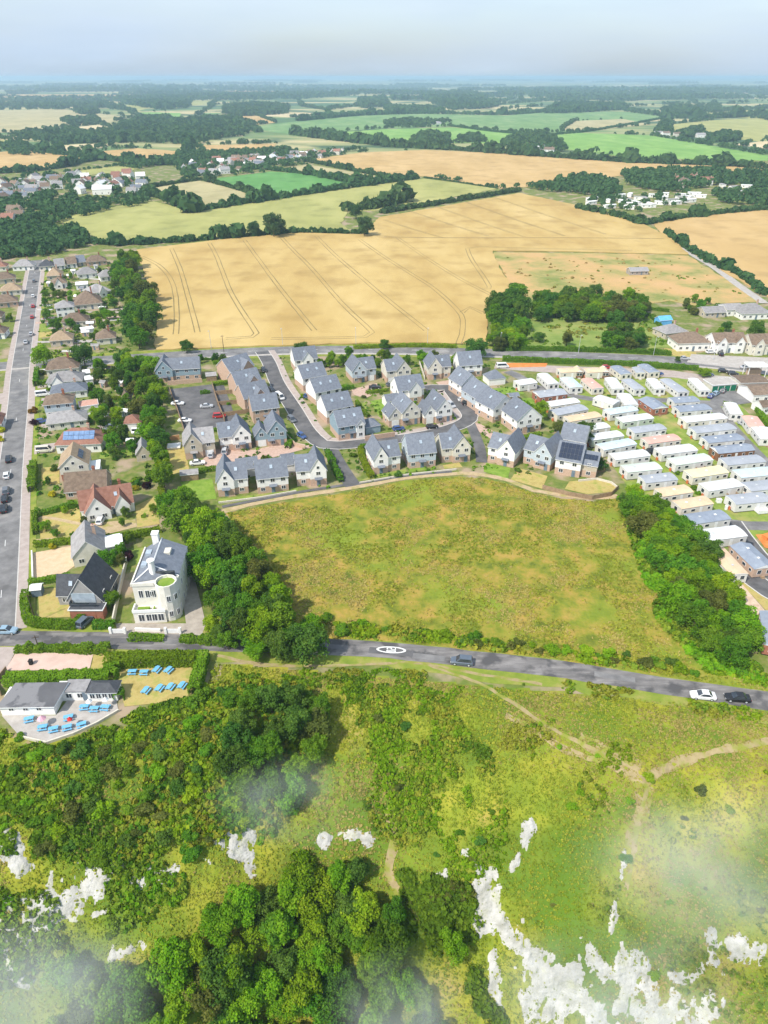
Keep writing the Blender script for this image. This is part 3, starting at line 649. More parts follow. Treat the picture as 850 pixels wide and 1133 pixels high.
class House:
    def __init__(s, name, label, cat, p1, p2, group=None, z=0.0):
        a, b = P(*p1), P(*p2); s.w = (b - a).length; s.ang = math.atan2(b.y - a.y, b.x - a.x)
        s.root = empty(name, (a.x, a.y, z), s.ang); tag(s.root, label, cat, group); s.right = (p1[0] + p2[0]) / 2 > 425
        s.foot = []
    def done(s):
        ca, sa = math.cos(s.ang), math.sin(s.ang); o = s.root.location
        for (x0, x1, y0, y1) in s.foot:
            HOUSES.append([(o.x + ca * x - sa * y, o.y + sa * x + ca * y) for x, y in ((x0, y0), (x1, y0), (x1, y1), (x0, y1))])
        return s
    def block(s, x0, x1, y0, y1, ez, rz, axis, wall, roof, lower=None, lh=2.2, kind='gable', win=True, ww=1.3, wh=1.2, door=False, garage=False, sky=0, gw=False, sidewin=True, ov=.35):
        r = s.root; s.foot.append((x0, x1, y0, y1))
        apex = rz if kind == 'gable' else ez
        if lower is not None and ez > lh:
            wall_gable(r, x0 + .04, x1 - .04, y0 + .04, y1 - .04, -.3, lh + .03, 0, axis, lower, 'lower_wall')
            wall_gable(r, x0, x1, y0, y1, lh, ez, apex, axis, wall, 'wall')
        else: wall_gable(r, x0, x1, y0, y1, -.3, ez, apex, axis, wall, 'wall')
        if kind == 'gable': rf = roof_gable(r, x0, x1, y0, y1, ez, rz, axis, roof, ov)
        elif kind == 'hip': rf = roof_hip(r, x0, x1, y0, y1, ez, rz, roof, ov)
        else: rf = roof_flat(r, x0, x1, y0, y1, ez, roof)
        for k in range(sky):
            u = (x0 + (x1 - x0) * (k + .8) / (sky + .6)) if axis == 'x' else (y0 + (y1 - y0) * (k + .8) / (sky + .6))
            on_slope(rf, u, .55, .8, 1.1, x0, x1, y0, y1, ez, rz, axis, 'F' if axis == 'x' else ('L' if s.right else 'R'), SKYL, 'skylight')
        if win:
            w = x1 - x0; n = max(1, int(w / 2.7)); st = max(1, int(round(ez / 2.5)))
            for f in range(st):
                zz = f * 2.55 + (.85 if ez > 2.3 else .6)
                for i in range(n):
                    x = x0 + w * (i + .5) / n
                    if f == 0 and door and i == n // 2:
                        MB().box(-.5, .5, -.05, .03, 0, 2.1).build('door', DOORM, r, (x, y0, 0)); continue
                    if f == 0 and garage:
                        if i == 0: MB().box(-1.3, 1.3, -.05, .03, 0, 2.15).build('garage_door', TRIM, r, ((x0 + x1) / 2, y0, 0))
                        continue
                    window(r, min(ww, w / n * .62), wh if ez > 2.3 else .9, (x, y0 - .01, zz))
            if gw: window(r, .9, 1.0, ((x0 + x1) / 2, y0 - .01, ez + .35), mull=0)
            if sidewin:
                d = y1 - y0; n = max(1, int(d / 4)); X_ = x0 if s.right else x1; a = -math.pi / 2 if s.right else math.pi / 2
                for f in range(st):
                    for i in range(n): window(r, 1.0, 1.1, (X_ + (-.01 if s.right else .01), y0 + d * (i + .5) / n, f * 2.55 + .9), a, mull=0)
        return rf

def estate(label, p1, p2, d, design, wall, g=.5, ez=5.0, rz=8.6, roof=None, lower=BRICK, sky=1, garage=False, group='houses of the new estate', name='detached_house', gd=None):
    h = House(name, label, 'house', p1, p2, group); w = h.w; roof = roof or SLATE; gw = (rz - ez) > 2.6
    x = w * g
    kw = dict(lower=lower)
    if design in ('LG', 'RG'):
        A = (0, x) if design == 'LG' else (w - x, w); B = (x, w) if design == 'LG' else (0, w - x)
        h.block(A[0], A[1], 0, gd or d, ez, rz, 'y', wall, roof, gw=gw, door=True, sky=0, **kw)
        B2 = (B[0] - x * .5, B[1]) if design == 'LG' else (B[0], B[1] + x * .5)
        h.block(B2[0] + .1, B2[1] - .1, .7, d - .7, ez, rz - .45, 'x', wall, roof, sky=sky, garage=garage, lower=lower, win=False)
        n = max(1, int((B[1] - B[0]) / 2.6))
        for f in (0, 1):
            for i in range(n):
                xx = B[0] + (B[1] - B[0]) * (i + .5) / n
                if f == 0 and garage:
                    if i == 0: MB().box(-1.25, 1.25, -.05, .03, 0, 2.15).build('garage_door', TRIM, h.root, ((B[0] + B[1]) / 2, .7, 0))
                else: window(h.root, 1.3, 1.15, (xx, .69, f * 2.55 + .9))
    elif design == 'G': h.block(0, w, 0, d, ez, rz, 'y', wall, roof, gw=gw, door=True, sky=sky, **kw)
    elif design == 'S': h.block(0, w, 0, d, ez, rz, 'x', wall, roof, door=True, sky=sky, **kw)
    elif design == 'T':
        h.block(0, w, 0, d, ez, rz, 'x', wall, roof, door=True, sky=sky, **kw)
        c = w * g; q = min(2.4, w * .24)
        h.block(c - q, c + q, -1.2, d * .5, ez, rz - .7, 'y', wall, roof, lower=lower, gw=False, win=True, sidewin=False)
    elif design == 'GS':                                    # low side block left, tall gabled body right
        h.block(x, w, 0, d, ez, rz, 'y', wall, roof, gw=gw, door=True, sky=sky, **kw)
        h.block(.2, x + .1, .9, d * .75, ez - 1.2, ez + 1.5, 'y', wall, roof, lower=lower, garage=garage, sidewin=True)
    # porch roof and small details
    cx = w * (g / 2 if design == 'LG' else 1 - g / 2 if design == 'RG' else .5)
    b = MB(); b.add([(cx - 1.1, -.9, 2.35), (cx + 1.1, -.9, 2.35), (cx + 1.1, 0, 2.75), (cx - 1.1, 0, 2.75), (cx - 1.1, -.9, 2.25), (cx + 1.1, -.9, 2.25), (cx + 1.1, 0, 2.4), (cx - 1.1, 0, 2.4)],
                     [(0, 1, 2, 3), (4, 7, 6, 5), (0, 4, 5, 1), (1, 5, 6, 2), (3, 7, 4, 0)]); b.build('porch_roof', roof, h.root)
    return h.done()
E_ = estate
E_('white house with big left gable, leftmost of the front row above the meadow', (242, 550), (276, 547), 9.5, 'LG', WHITE, .55)
E_('long white house with a roof parallel to the meadow, second in the front row', (286, 547), (320, 543), 8.5, 'S', WHITE)
E_('white house with right gable beside the short lane down to the meadow', (329, 539.5), (362, 536.5), 9, 'RG', WHITE, .55)
E_('white left-gabled house just right of the lane to the meadow', (414, 525), (444, 521), 9.5, 'LG', WHITE, .52)
h = E_('blue clad house facing the meadow, between two white gabled houses', (452, 519), (482, 516), 9, 'S', BLUEL, rz=9.2)
E_('cream house with a front gable at the right end of the central front row', (489, 513.5), (520, 510.5), 9, 'RG', CREAM, .62)
E_('white and brick house turned slightly right, first of three by the curved sandy path', (538, 511), (568, 518), 9, 'RG', WHITE, .62, gd=10)
E_('pale blue house, middle of the three houses by the curved sandy path', (577, 513), (608, 522), 9, 'RG', BLUEL, .6, gd=10)
# house with panels
h = House('detached_house', 'white house with a dark solar array on its roof beside the caravan site', 'house', (613, 524), (658, 532), 'houses of the new estate')
w = h.w; rf = h.block(0, w * .62, 0, 9, 5, 8.9, 'x', WHITE, SLATE, lower=BRICK, door=True)
for i in range(6):
    for j in range(3): on_slope(rf, .55 + (i + .5) * (w * .62 - .9) / 6, .22 + .28 * j, (w * .62 - .9) / 6 - .1, 1.55, 0, w * .62, 0, 9, 5, 8.9, 'x', 'F', SOLAR, 'solar_panel')
rf = h.block(w * .62, w, 1.2, 8, 4.2, 6.9, 'x', BEIGE, SLATE, lower=BRICK)
for i in range(4): on_slope(rf, w * .62 + .5 + (i + .5) * (w * .38 - .8) / 4, .55, (w * .38 - .8) / 4 - .08, 1.6, w * .62, w, 1.2, 8, 4.2, 6.9, 'x', 'F', SOLAR, 'solar_panel')
h.done()
E_('grey roofed house behind the solar house, its pale gable towards the estate', (618, 499), (645, 504), 8, 'S', CREAM, ez=4.6, rz=8.2)
E_('white gabled house with skewed grey roof, lowest of the diagonal chain', (571, 481), (598, 476), 10, 'G', WHITE, rz=9)
E_('white gabled house, second lowest of the diagonal chain of four', (545, 468), (569, 461), 9.5, 'G', WHITE, rz=8.8)
E_('grey roofed house, third lowest in the diagonal chain of four', (527, 456), (550, 451), 10, 'G', BLUEL, rz=8.8)
E_('white house with carport at the top of the diagonal chain', (510, 441), (530, 437), 9, 'G', WHITE, rz=8.8)
E_('blue gabled house behind a parked black car, leftmost of the back row', (390.5, 424.5), (417, 421), 9, 'LG', BLUEL, .58, garage=True)
E_('cream house with right gable, second of the back row by the main road', (428.5, 425), (454.5, 422), 9, 'RG', CREAM, .6, garage=True)
E_('cream house with left gable, third of the back row by the main road', (474, 420.5), (499, 419), 9, 'LG', CREAM, .58)
h = E_('tall white house with low brick wing, rightmost of the back row', (508, 418), (533, 416), 8, 'S', WHITE, rz=9)
E_('white house with central front gable in the middle of the estate loop', (441, 447), (469, 443), 8.5, 'T', WHITE, .62)
E_('cream house with steep right gable facing the estate road bend', (431, 474), (465, 468.5), 9.5, 'GS', CREAM, .42, garage=True)
E_('white house with low grey side block on the inner corner of the loop road', (470, 471), (500, 466), 9.5, 'GS', WHITE, .42, garage=True)
E_('white house with gable front, nearest the main road on the estate entrance', (327, 412), (352, 409), 8, 'T', WHITE, .55)
E_('white side-on house, second along the right side of the entrance road', (336, 433), (362, 428), 8.5, 'S', WHITE, sky=2)
E_('white side-on house, third along the right side of the entrance road', (350, 449), (378, 443), 8.5, 'S', WHITE, sky=2)
E_('white side-on house, fourth along the right side of the entrance road', (362, 469), (391, 463), 8.5, 'S', WHITE, sky=2)
h = E_('blue fronted house with small white dormer at the bend of the estate road', (375, 488), (404, 483), 9, 'S', BLUEW, sky=2)
h.block(h.w * .66, h.w * .96, -.7, 3.5, 4.7, 6.4, 'y', WHITE, SLATE, win=True)
E_('long brick terrace with a blue left gable by the parking court', (174, 424), (223, 421), 8, 'LG', BLUEW, .38, name='terraced_house')
E_('brick gabled terrace house nearest the main road, left of the entrance road', (256, 425), (282, 417), 9, 'T', BRICK, .7, name='terraced_house')
E_('brick terrace house, second down the left side of the entrance road', (264, 441), (291, 435), 9, 'T', BRICK, .65, name='terraced_house')
E_('brick terrace house with pale roof, third down the left side of the entrance road', (272, 456), (300, 450), 9, 'T', BRICK, .6, name='terraced_house')
E_('brick terrace house with dark roof, lowest on the left side of the entrance road', (281, 469), (310, 465), 8, 'S', BRICK, name='terraced_house')
E_('beige stone house with left gable, beside the dry yellow lawn', (206, 509), (240, 505), 9, 'LG', BEIGE, .58, garage=True, roof=GREYR)
E_('white house with wide gable behind the pink block paving', (245, 501), (279, 496.5), 9, 'RG', WHITE, .6)
E_('blue gabled house with low left garage at the end of the pink paving', (283, 496), (318, 492), 9, 'GS', BLUEW, .42, garage=True)
def small(name, label, cat, p1, p2, d, ez, rz, wall, roof, axis='x', kind='gable', win=False, group=None, garage=False):
    h = House(name, label, cat, p1, p2, group); h.block(0, h.w, 0, d, ez, rz, axis, wall, roof, kind=kind, win=win or garage, garage=garage, sidewin=False, ov=.2); return h.done()
small('garage', 'dark roofed garage tucked behind the leftmost front row house', 'garage', (264, 529), (287, 526), 6, 2.6, 4.8, WHITE, SLATE)
small('garage', 'grey roofed garage between the second and third front row houses', 'garage', (314, 524), (328, 522), 6, 2.6, 4.8, WHITE, SLATE)
small('garage', 'pyramid roofed double garage behind the diagonal chain of houses', 'garage', (541, 427), (559, 425), 6, 2.5, 5.2, WHITE, SLATE, kind='hip')
small('garage', 'small grey roofed garage beside the house with central front gable', 'garage', (428, 452), (442, 450), 5, 2.6, 4.2, WHITE, SLATE)
small('garage', 'garage with a hipped blue grey roof behind the brick garden wall', 'garage', (405, 481), (421, 478), 5.5, 2.6, 4.4, BLUEW, SLATE, kind='hip')
small('garden_shed', 'grey roofed open shed on the green lawn by the tree belt', 'shed', (201, 533), (220, 531), 3, 2.1, 2.9, FENCE, GREYR)
small('garden_shed', 'flat garden shed beside the yellow lawn of the beige house', 'shed', (186, 498), (199, 497), 3, .5, .6, WHITE, WHITE, kind='flat')
small('garden_shed', 'small dark shed on the lawn behind the diagonal chain', 'shed', (564, 445), (574, 444), 3, 2.1, 2.8, FENCE, SLATE)
small('garden_shed', 'grey shed at the corner of the caravan site hedge', 'shed', (661, 523), (669, 522), 3, 2.2, 2.8, FENCE, SLATE)
small('garden_shed', 'grey roofed shed in the terrace garden by the parking court', 'shed', (229, 422), (240, 421), 3.5, 2.1, 2.8, FENCE, GREYR)

# -- older bungalows and houses on the left
def bung(label, p1, p2, d, ez, rz, wall, roof, kind='hip', axis='x', lower=None, name='bungalow', sky=0, ch=True, gable=None, cat='bungalow'):
    h = House(name, label, cat, p1, p2, None); w = h.w
    rf = h.block(0, w, 0, d, ez, rz, axis, wall, roof, kind=kind, lower=lower, door=True, sky=sky, ov=.45)
    if gable:
        for g in gable: h.block(w * g - 1.9, w * g + 1.9, -1.0, d * .5, ez, rz - .5, 'y', wall, roof, kind='gable', sidewin=False)
    if ch: chimney(h.root, w * .7, d * .55, ez, rz + .9, m=BRICKR if roof is BROWN else BRICK, pots=2)
    h.rf = rf
    return h.done()
bung('brown hipped bungalow, first below the big tree at the crossroads', (53, 417), (88, 414), 9, 2.8, 6.2, CREAM, BROWN)
bung('grey hipped bungalow, second below the crossroads on the left road', (54, 431), (92, 428), 8, 2.7, 5.4, WHITE, GREYR, gable=[.3])
bung('blue grey roofed long bungalow, third below the crossroads', (58, 443), (97, 439), 7, 2.7, 4.8, WHITE, SLATE)
bung('brown roofed two storey house with pale blue upper walls', (52, 463), (83, 460), 8, 4.9, 7.2, BLUEL, BROWN, lower=WHITE, name='detached_house', cat='house')
h = bung('grey hipped bungalow with a dark strip of solar panels on its front slope', (54, 477), (97, 472), 8, 2.6, 5.0, CREAM, GREYR)
h = bung('red tiled bungalow with blue solar panels, left residential street', (64, 502), (113, 500), 9, 3.0, 6.6, WHITE, RED)
bpanels = h
h = House('detached_house', 'beige gabled house with dark solar panels and brick ground floor', 'house', (69.5, 533), (101, 529)); w = h.w
rf = h.block(0, w, 0, 9, 4.6, 8.0, 'y', CREAM, TAN, lower=BRICKR, gw=True, door=True, sky=0)
for i in range(3): on_slope(rf, 2 + i * 1.8, .5, 1.6, 1.5, 0, w, 0, 9, 4.6, 8.0, 'y', 'R', SOLAR, 'solar_panel')
h.block(w, w + 2.6, .5, 6, 2.4, 2.6, 'x', WHITE, TRIM, kind='flat'); h.done()
bung('long brown roofed bungalow just above the red roofed house', (74, 553), (120, 549), 8, 2.7, 6.3, BRICK, BROWN, kind='gable')
h = House('detached_house', 'red tiled house with two white front gables and a drive with a car', 'house', (92, 577), (150, 567)); w = h.w
h.block(0, w, 1, 8.5, 2.9, 6.6, 'x', WHITE, RED, door=True, sky=2); h.block(w * .08, w * .55, -1.2, 7, 2.9, 6.9, 'y', WHITE, RED, gw=True); h.block(w * .64, w * .92, -.2, 6, 2.9, 6.0, 'y', WHITE, RED)
chimney(h.root, w * .8, 5.5, 5, 7.6, m=BRICKR, pots=2); h.done()
h = House('bungalow', 'grey brown bungalow with a white flat annexe above the dark roofed house', 'bungalow', (83, 628), (119, 621)); w = h.w
rf = h.block(0, w, 0, 10, 2.9, 6.6, 'y', CREAM, GREYR, door=True); h.block(w + .05, w + 4.0, 2, 7, 2.6, 2.8, 'x', WHITE, TRIM, kind='flat'); chimney(h.root, w * .75, 6, 4, 7.2); h.done()
h = House('detached_house', 'dark slate roofed house with steep gable and balcony by the clifftop road', 'house', (76, 684), (112, 684)); w = h.w
h.block(0, w, 1.8, 11.5, 4.0, 9.2, 'y', mat('render_grey', [(.26, .25, .24), (.34, .33, .32)], .7, .85), SLATE_D, lower=mat('render_grey', []), sky=0, ov=.7)
h.block(-3.6, 2.5, 4.5, 9.5, 3.0, 6.6, 'x', MATS['render_grey'], SLATE_D, sky=1); h.block(w * .12, w * 1.12, -.4, 1.8, 2.5, 2.7, 'x', BRICKR, SLATE_D, kind='flat', win=False)
MB().box(w * .55, w * .9, -.46, -.39, 0, 2.2).build('garage_door', BRICKR, h.root)
b = MB(); b.box(.8, w - .4, .4, .46, 2.95, 3.9); b.box(.8, .86, .46, 1.7, 2.95, 3.9); b.build('balcony_rail', GLASS, h.root)
MB().box(1.0, w - 1.0, 1.7, 1.82, 2.95, 5.4).build('patio_window', SKYL, h.root); h.done()
small('garden_shed', 'white roofed shed in the hedged corner garden', 'shed', (36, 661), (47, 660), 2.2, 2.0, 2.5, DOORM, WHITE)
bung('white house with grey hipped roof beside the upper left road', (64, 352), (84, 350), 8, 4.8, 7.4, WHITE, GREYR, name='detached_house', cat='house')
bung('large brown hipped bungalow right of the white upper house', (84, 344), (114, 341), 13, 2.8, 8.2, CREAM, BROWN, ch=True)
bung('pale grey roofed white bungalow near the field hedge', (101, 331), (124, 327), 10, 2.8, 6.2, WHITE, GREYR, gable=[.6])
bung('small flat white roofed annexe among the upper left gardens', (85, 321), (98, 320), 7, 2.6, 2.9, WHITE, WHITE, kind='flat', ch=False)
bung('white bungalow with brown hipped roof below the row end', (60, 320), (75, 318.5), 8, 2.8, 5.8, WHITE, BROWN, gable=[.4])
bung('brown hipped bungalow near the top of the left road', (53, 311), (69, 310), 10, 2.8, 6.4, BEIGE, TAN)
for q, (p1, p2, wall, roof, kd, lb) in enumerate([
    ((44, 300), (61, 299), CREAM, SLATE_D, 'hip', 'dark roofed bungalow at the left of the topmost row'),
    ((62, 299), (73, 298), WHITE, GREYR, 'gable', 'white gabled bungalow, second of the topmost row'),
    ((74, 297), (86, 296), WHITE, BROWN, 'gable', 'brown roofed white bungalow, third of the topmost row'),
    ((87, 295), (96, 294), BEIGE, SLATE, 'gable', 'green grey roofed bungalow, fourth of the topmost row'),
    ((97, 295), (119, 293), BRICK, BROWN, 'hip', 'wide brown hipped bungalow at the right end of the topmost row'),
    ((87, 309), (108, 307), WHITE, GREYR, 'hip', 'grey roofed white bungalow below the topmost row'),
    ((112, 312), (130, 310), WHITE, GREYR, 'hip', 'pale roofed bungalow beside the field edge trees'),
    ((15, 300), (38, 299), WHITE, GREYR, 'hip', 'grey hipped bungalow facing down the left road'),
    ((-4, 315), (18, 313), BEIGE, BROWN, 'hip', 'brown bungalow left of the upper road, farthest one'),
    ((2, 328), (25, 326), CREAM, TAN, 'hip', 'beige roofed bungalow left of the upper road'),
    ((-8, 342), (21, 339), BRICK, BROWN, 'hip', 'dark brown bungalow cut by the left edge of the picture'),
    ((-14, 376), (6, 375), WHITE, BROWN, 'hip', 'brown roofed bungalow at the left edge above the crossroads'),
    ((-12, 358), (3, 357), BEIGE, BROWN, 'hip', 'small brown bungalow at the left edge among bushes'),
    ((57, 384), (81, 382), BEIGE, TAN, 'hip', 'tan hipped bungalow above the large crossroads tree'),
    ((70, 363), (98, 361), CREAM, BROWN, 'hip', 'brown bungalow with dark panels above the yellow lawn strip'),
    ((108, 382), (129, 380), CREAM, BROWN, 'hip', 'brown roofed bungalow beside the field hedge near the main road'),
    ((-16, 479), (3, 477), WHITE, RED, 'hip', 'red roofed bungalow at the left edge beside the yellow bush'),
    ((96, 330), (100, 330), WHITE, GREYR, 'flat', 'tiny flat roofed garage among the upper gardens'),
    ((-10, 301), (8, 300), CREAM, RED, 'hip', 'red brown bungalow at the far left edge of the top row')]):
    bung(lb, p1, p2, 8 if kd != 'flat' else 4, 2.7, 5.8 if kd != 'flat' else 2.9, wall, roof, kind=kd, ch=kd == 'hip', name='bungalow' if kd != 'flat' else 'garage', cat='bungalow' if kd != 'flat' else 'garage')
small('garage', 'red tiled garage with white van beside it, behind the left gardens', 'garage', (138, 477), (157, 476), 6, 2.6, 4.6, CREAM, RED, kind='hip', garage=True)
small('garden_room', 'grey gabled garden room at the end of a left garden', 'outbuilding', (152, 511), (168, 509), 6, 2.5, 5.2, BEIGE, GREYR, axis='y', win=True)
small('summer_house', 'brown pyramid roofed summer house under the big trees', 'summer house', (135, 450), (146, 449), 4.5, 2.0, 5.4, FENCE, BROWN, kind='hip')
small('garden_room', 'flat pink roofed garden building behind the two storey house', 'outbuilding', (90, 457), (110, 454), 5, 2.2, 2.4, WHITE, mat('roof_pink', [(.45, .25, .19), (.55, .33, .26)], .8, .9), kind='flat')
small('garage', 'white flat roofed garage beside the brown hipped bungalow', 'garage', (94, 420), (101, 419), 4, 2.3, 2.5, WHITE, WHITE, kind='flat')
small('garage', 'white flat garage beside the grey hipped bungalow', 'garage', (96, 427), (104, 426), 4, 2.3, 2.5, WHITE, WHITE, kind='flat')
small('garden_room', 'white flat conservatory behind the brown house with a long wall', 'outbuilding', (92, 371), (105, 369), 4, 2.3, 2.5, WHITE, WHITE, kind='flat')
small('marquee', 'bright blue marquee in the yard right of the copse', 'marquee', (730, 360), (743, 359), 5, 2.2, 3.6, mat('canvas_blue', [(.10, .36, .68), (.16, .45, .78)], .8, .7), MATS['canvas_blue'])
# solar arrays on two bungalow roofs (front hip slopes)
def hip_panels(h, d, ez, rz, n, rows, m, x0, ov=.45):
    sl = math.atan2(rz - ez, d / 2 + ov)
    for i in range(n):
        for j in range(rows):
            y = 1.0 + j * 1.55 * math.cos(sl); z = ez + (y + ov) * math.tan(sl)
            o = MB().box(0, 1.5, 0, 1.45, .05, .12).build('solar_panel', m, h.rf); o.location = (x0 + i * 1.58, y, z + .03); o.rotation_euler = (sl, 0, 0)
hip_panels(bpanels, 9, 3.0, 6.6, 6, 2, SOLARB, 2.2)

# -- houses by the main road on the right
bung('white house with brown hipped roof right of the copse, facing the main road', (749, 389), (784, 388), 10, 3.6, 7.0, WHITE, BROWN, name='detached_house', cat='house')
bung('grey roofed bungalow behind the brown hipped house on the right', (736, 376), (759, 373), 9, 2.8, 5.4, BEIGE, GREYR)
bung('white semi with two brown gables on the main road', (789, 391), (823, 390), 9, 4.6, 7.4, WHITE, BROWN, kind='gable', gable=[.22, .78], name='detached_house', cat='house')
bung('beige house with brown roof at the right edge of the main road', (829, 393), (862, 392), 9, 4.6, 7.6, CREAM, BROWN, kind='gable', gable=[.25], name='detached_house', cat='house')
bung('long white building with a blue grey roof behind the right hand houses', (803, 350), (822, 349), 9, 3.2, 4.8, WHITE, GREYR, kind='gable', ch=False, name='outbuilding', cat='outbuilding')
bung('wide grey hipped house at the right edge behind the round tree', (820, 354), (852, 353), 12, 3.0, 6.4, WHITE, GREYR)
bung('low grey outbuilding left of the long white building', (779, 352), (802, 351), 8, 2.6, 4.4, BEIGE, GREYR, kind='gable', ch=False, name='outbuilding', cat='outbuilding')
bung('ruined grey hut standing alone in the rough pasture', (697, 305), (717, 304.5), 6, 2.6, 4.0, mat('old_plaster', [(.28, .24, .21), (.40, .36, .32)], .6, .95), GREYR, kind='gable', ch=False, name='hut', cat='hut')
h = House('garage_block', 'row of lock-up garages with bright green doors at the caravan site', 'garage', (787, 434), (814, 432)); w = h.w
h.block(0, w, 0, 6, 2.6, 2.8, 'x', CREAM, PAVE, kind='flat', win=False)
for i in range(4): MB().box(-w / 8 + .2, w / 8 - .2, -.06, .03, 0, 2.2).build('garage_door', GREEND, h.root, (w * (i + .5) / 4, 0, 0))
h.done()
small('outbuilding', 'brown flat roofed site building right of the green doors', 'outbuilding', (818, 432), (849, 431), 8, 2.8, 3.2, CREAM, BROWN, win=True)
small('outbuilding', 'white walled clubhouse with a brown roof at the right edge', 'clubhouse', (832, 446), (870, 444), 10, 2.9, 4.4, WHITE, BROWN, win=True)
small('outbuilding', 'small white chalet with brown roof cut by the right edge', 'chalet', (842, 459), (870, 457), 6, 2.6, 4.0, WHITE, BROWN, win=True)
h = House('canopy', 'white flat filling station canopy on posts beside the main road', 'canopy', (826, 418), (848, 418)); w = h.w
for x in (.5, w - .5):
    for y in (.5, 4.5): MB().cyl(x, y, 0, 4.2, .14).build('post', TRIM, h.root)
MB().box(0, w, 0, 5, 4.2, 4.7).build('roof', TRIM, h.root); MB().box(1.5, w - 1.5, 2, 4.4, 0, 2.5).build('kiosk', BRICK, h.root); h.done()

# -- the white clifftop villa
a, b_ = P(150, 690), P(200, 690); vw = (b_ - a).length
V = empty('clifftop_villa', (a.x, a.y, 0), math.radians(4)); tag(V, 'large white three storey villa with grey roof, round bay and roof terrace', 'villa')
HOUSES.append([(a.x, a.y), (a.x + vw, a.y), (a.x + vw - 1, a.y + 17), (a.x - 1, a.y + 17)])
D = 16.5; hgt = 8.2; VW = mat('villa_render', [(.62, .59, .52), (.74, .71, .64)], .5, .85)
b = MB(); b.box(0, vw - 3, 0, 4.0, -.3, 2.9); b.build('lower_wall', VW, V)
b = MB(); b.box(.2, vw - .3, 2.4, D, -.3, hgt); b.build('wall', VW, V)
bay = MB(); bay.cyl(vw - 2.4, 2.6, -.3, hgt + .35, 2.3, n=12); ring = MB(); rn = 12
for i in range(rn):
    t0, t1 = 2 * math.pi * i / rn, 2 * math.pi * (i + 1) / rn; q8 = []
    for z in (hgt + .30, hgt + .95):
        for rr, tt in ((2.32, t0), (2.32, t1), (2.05, t1), (2.05, t0)): q8.append((vw - 2.4 + rr * math.cos(tt), 2.6 + rr * math.sin(tt), z))
    ring.add(q8, [(4, 5, 6, 7), (0, 1, 5, 4), (2, 3, 7, 6)])
ring.build('bay_parapet', VW, V); bay.build('round_bay', VW, V)
b = MB(); b.cyl(vw - 2.4, 2.6, hgt + .36, hgt + .42, 1.9, n=12); b.build('terrace_turf', LAWN_G, V)
b = MB(); b.box(0, vw - 4.9, 2.2, 2.5, hgt, hgt + .8); b.box(-.1, .2, 2.2, D, hgt, hgt + .5); b.build('parapet', VW, V)
b = MB(); b.box(-.12, vw - 2.9, -.12, .12, 2.9, 3.6); b.box(-.12, .15, .12, 2.4, 2.9, 3.6); b.build('balcony_wall', TRIM, V)
for x0, x1 in ((.9, 3.4), (4.2, vw - 5.2)): MB().box(x0, x1, .5, 1.3, 2.92, 3.5).build('planter', LAWN_G, V)
xr = vw * .42; rz = hgt + 2.6
b = MB(); v = [(.1, 3.4, hgt + .05), (vw - .2, 5.4, hgt + .05), (vw - .2, D + .2, hgt + .05), (.1, D + .2, hgt + .05), (xr, 6.2, rz), (xr, D + .2, rz), (xr + .6, 5.4, hgt + 1.9)]
b.add(v, [(0, 4, 5, 3), (1, 2, 5, 4), (0, 1, 4), (3, 5, 2), (0, 3, 2, 1)]); vr = b.build('roof', SLATE, V)
def bar(name, p, q, r, m, parent):
    p, q = Vector(p), Vector(q); d = (q - p); u = d.orthogonal().normalized() * r; w = d.cross(u).normalized() * r
    bb = MB(); bb.add([p + u + w, p - u + w, p - u - w, p + u - w, q + u + w, q - u + w, q - u - w, q + u - w], [(0, 1, 5, 4), (1, 2, 6, 5), (2, 3, 7, 6), (3, 0, 4, 7), (3, 2, 1, 0), (4, 5, 6, 7)])
    return bb.build(name, m, parent)
bar('ridge_capping', (xr, 6.2, rz), (xr, D + .2, rz), .12, TRIM, vr); bar('ridge_capping', (xr, 6.2, rz), (.1, 3.4, hgt + .1), .1, TRIM, vr); bar('ridge_capping', (xr, 6.2, rz), (vw - .2, 5.4, hgt + .1), .1, TRIM, vr)
for x, y, z in ((1.8, 8.2, hgt + 1.0), (1.9, 12.5, hgt + 1.1)): MB().box(x - .6, x + .6, y - .8, y + .8, z, z + .75).build('rooflight', SKYL, vr)
MB().box(vw - 4.8, vw - 3.0, 11.5, 13.6, hgt + 1.0, hgt + 2.0).build('rooflight', CREAM, vr)
b = MB(); b.cyl(xr, 5.6, hgt, rz + 1.5, .75, .65, n=10); b.cyl(xr, 5.6, rz + 1.5, rz + 1.75, .85, n=10); b.build('chimney', WHITE, V)
b = MB(); b.box(xr - 1.9, xr - .5, D - .9, D + .5, hgt, rz + 1.6); b.box(xr - 2.0, xr - .4, D - 1.0, D + .6, rz + 1.6, rz + 1.85); b.build('chimney', WHITE, V)
for x in (1.7, 3.1, 4.4): window(V, 1.0, 2.0, (x, 2.39, 5.0))
window(V, .9, 1.4, (vw - 5.7, 2.39, 5.3))
for x in (1.6, 3.2, vw - 5.4, vw - 4.0): window(V, 1.3, 1.9, (x, -.01, .55))
for t in (-75, -35, 5):
    for z in (1.2, 5.2): tt = math.radians(t); window(V, .9, 1.5, (vw - 2.4 + 2.31 * math.cos(tt), 2.6 + 2.31 * math.sin(tt), z), tt + math.pi / 2)
for y in (7, 10, 13):
    for z in (1.0, 5.0): window(V, .9, 1.5, (vw - .29, y, z), math.pi / 2)
MB().box(vw - 4.9, vw - .9, 5.2, 5.4, hgt, hgt + 1.6).build('terrace_glazing', GLASS, V)
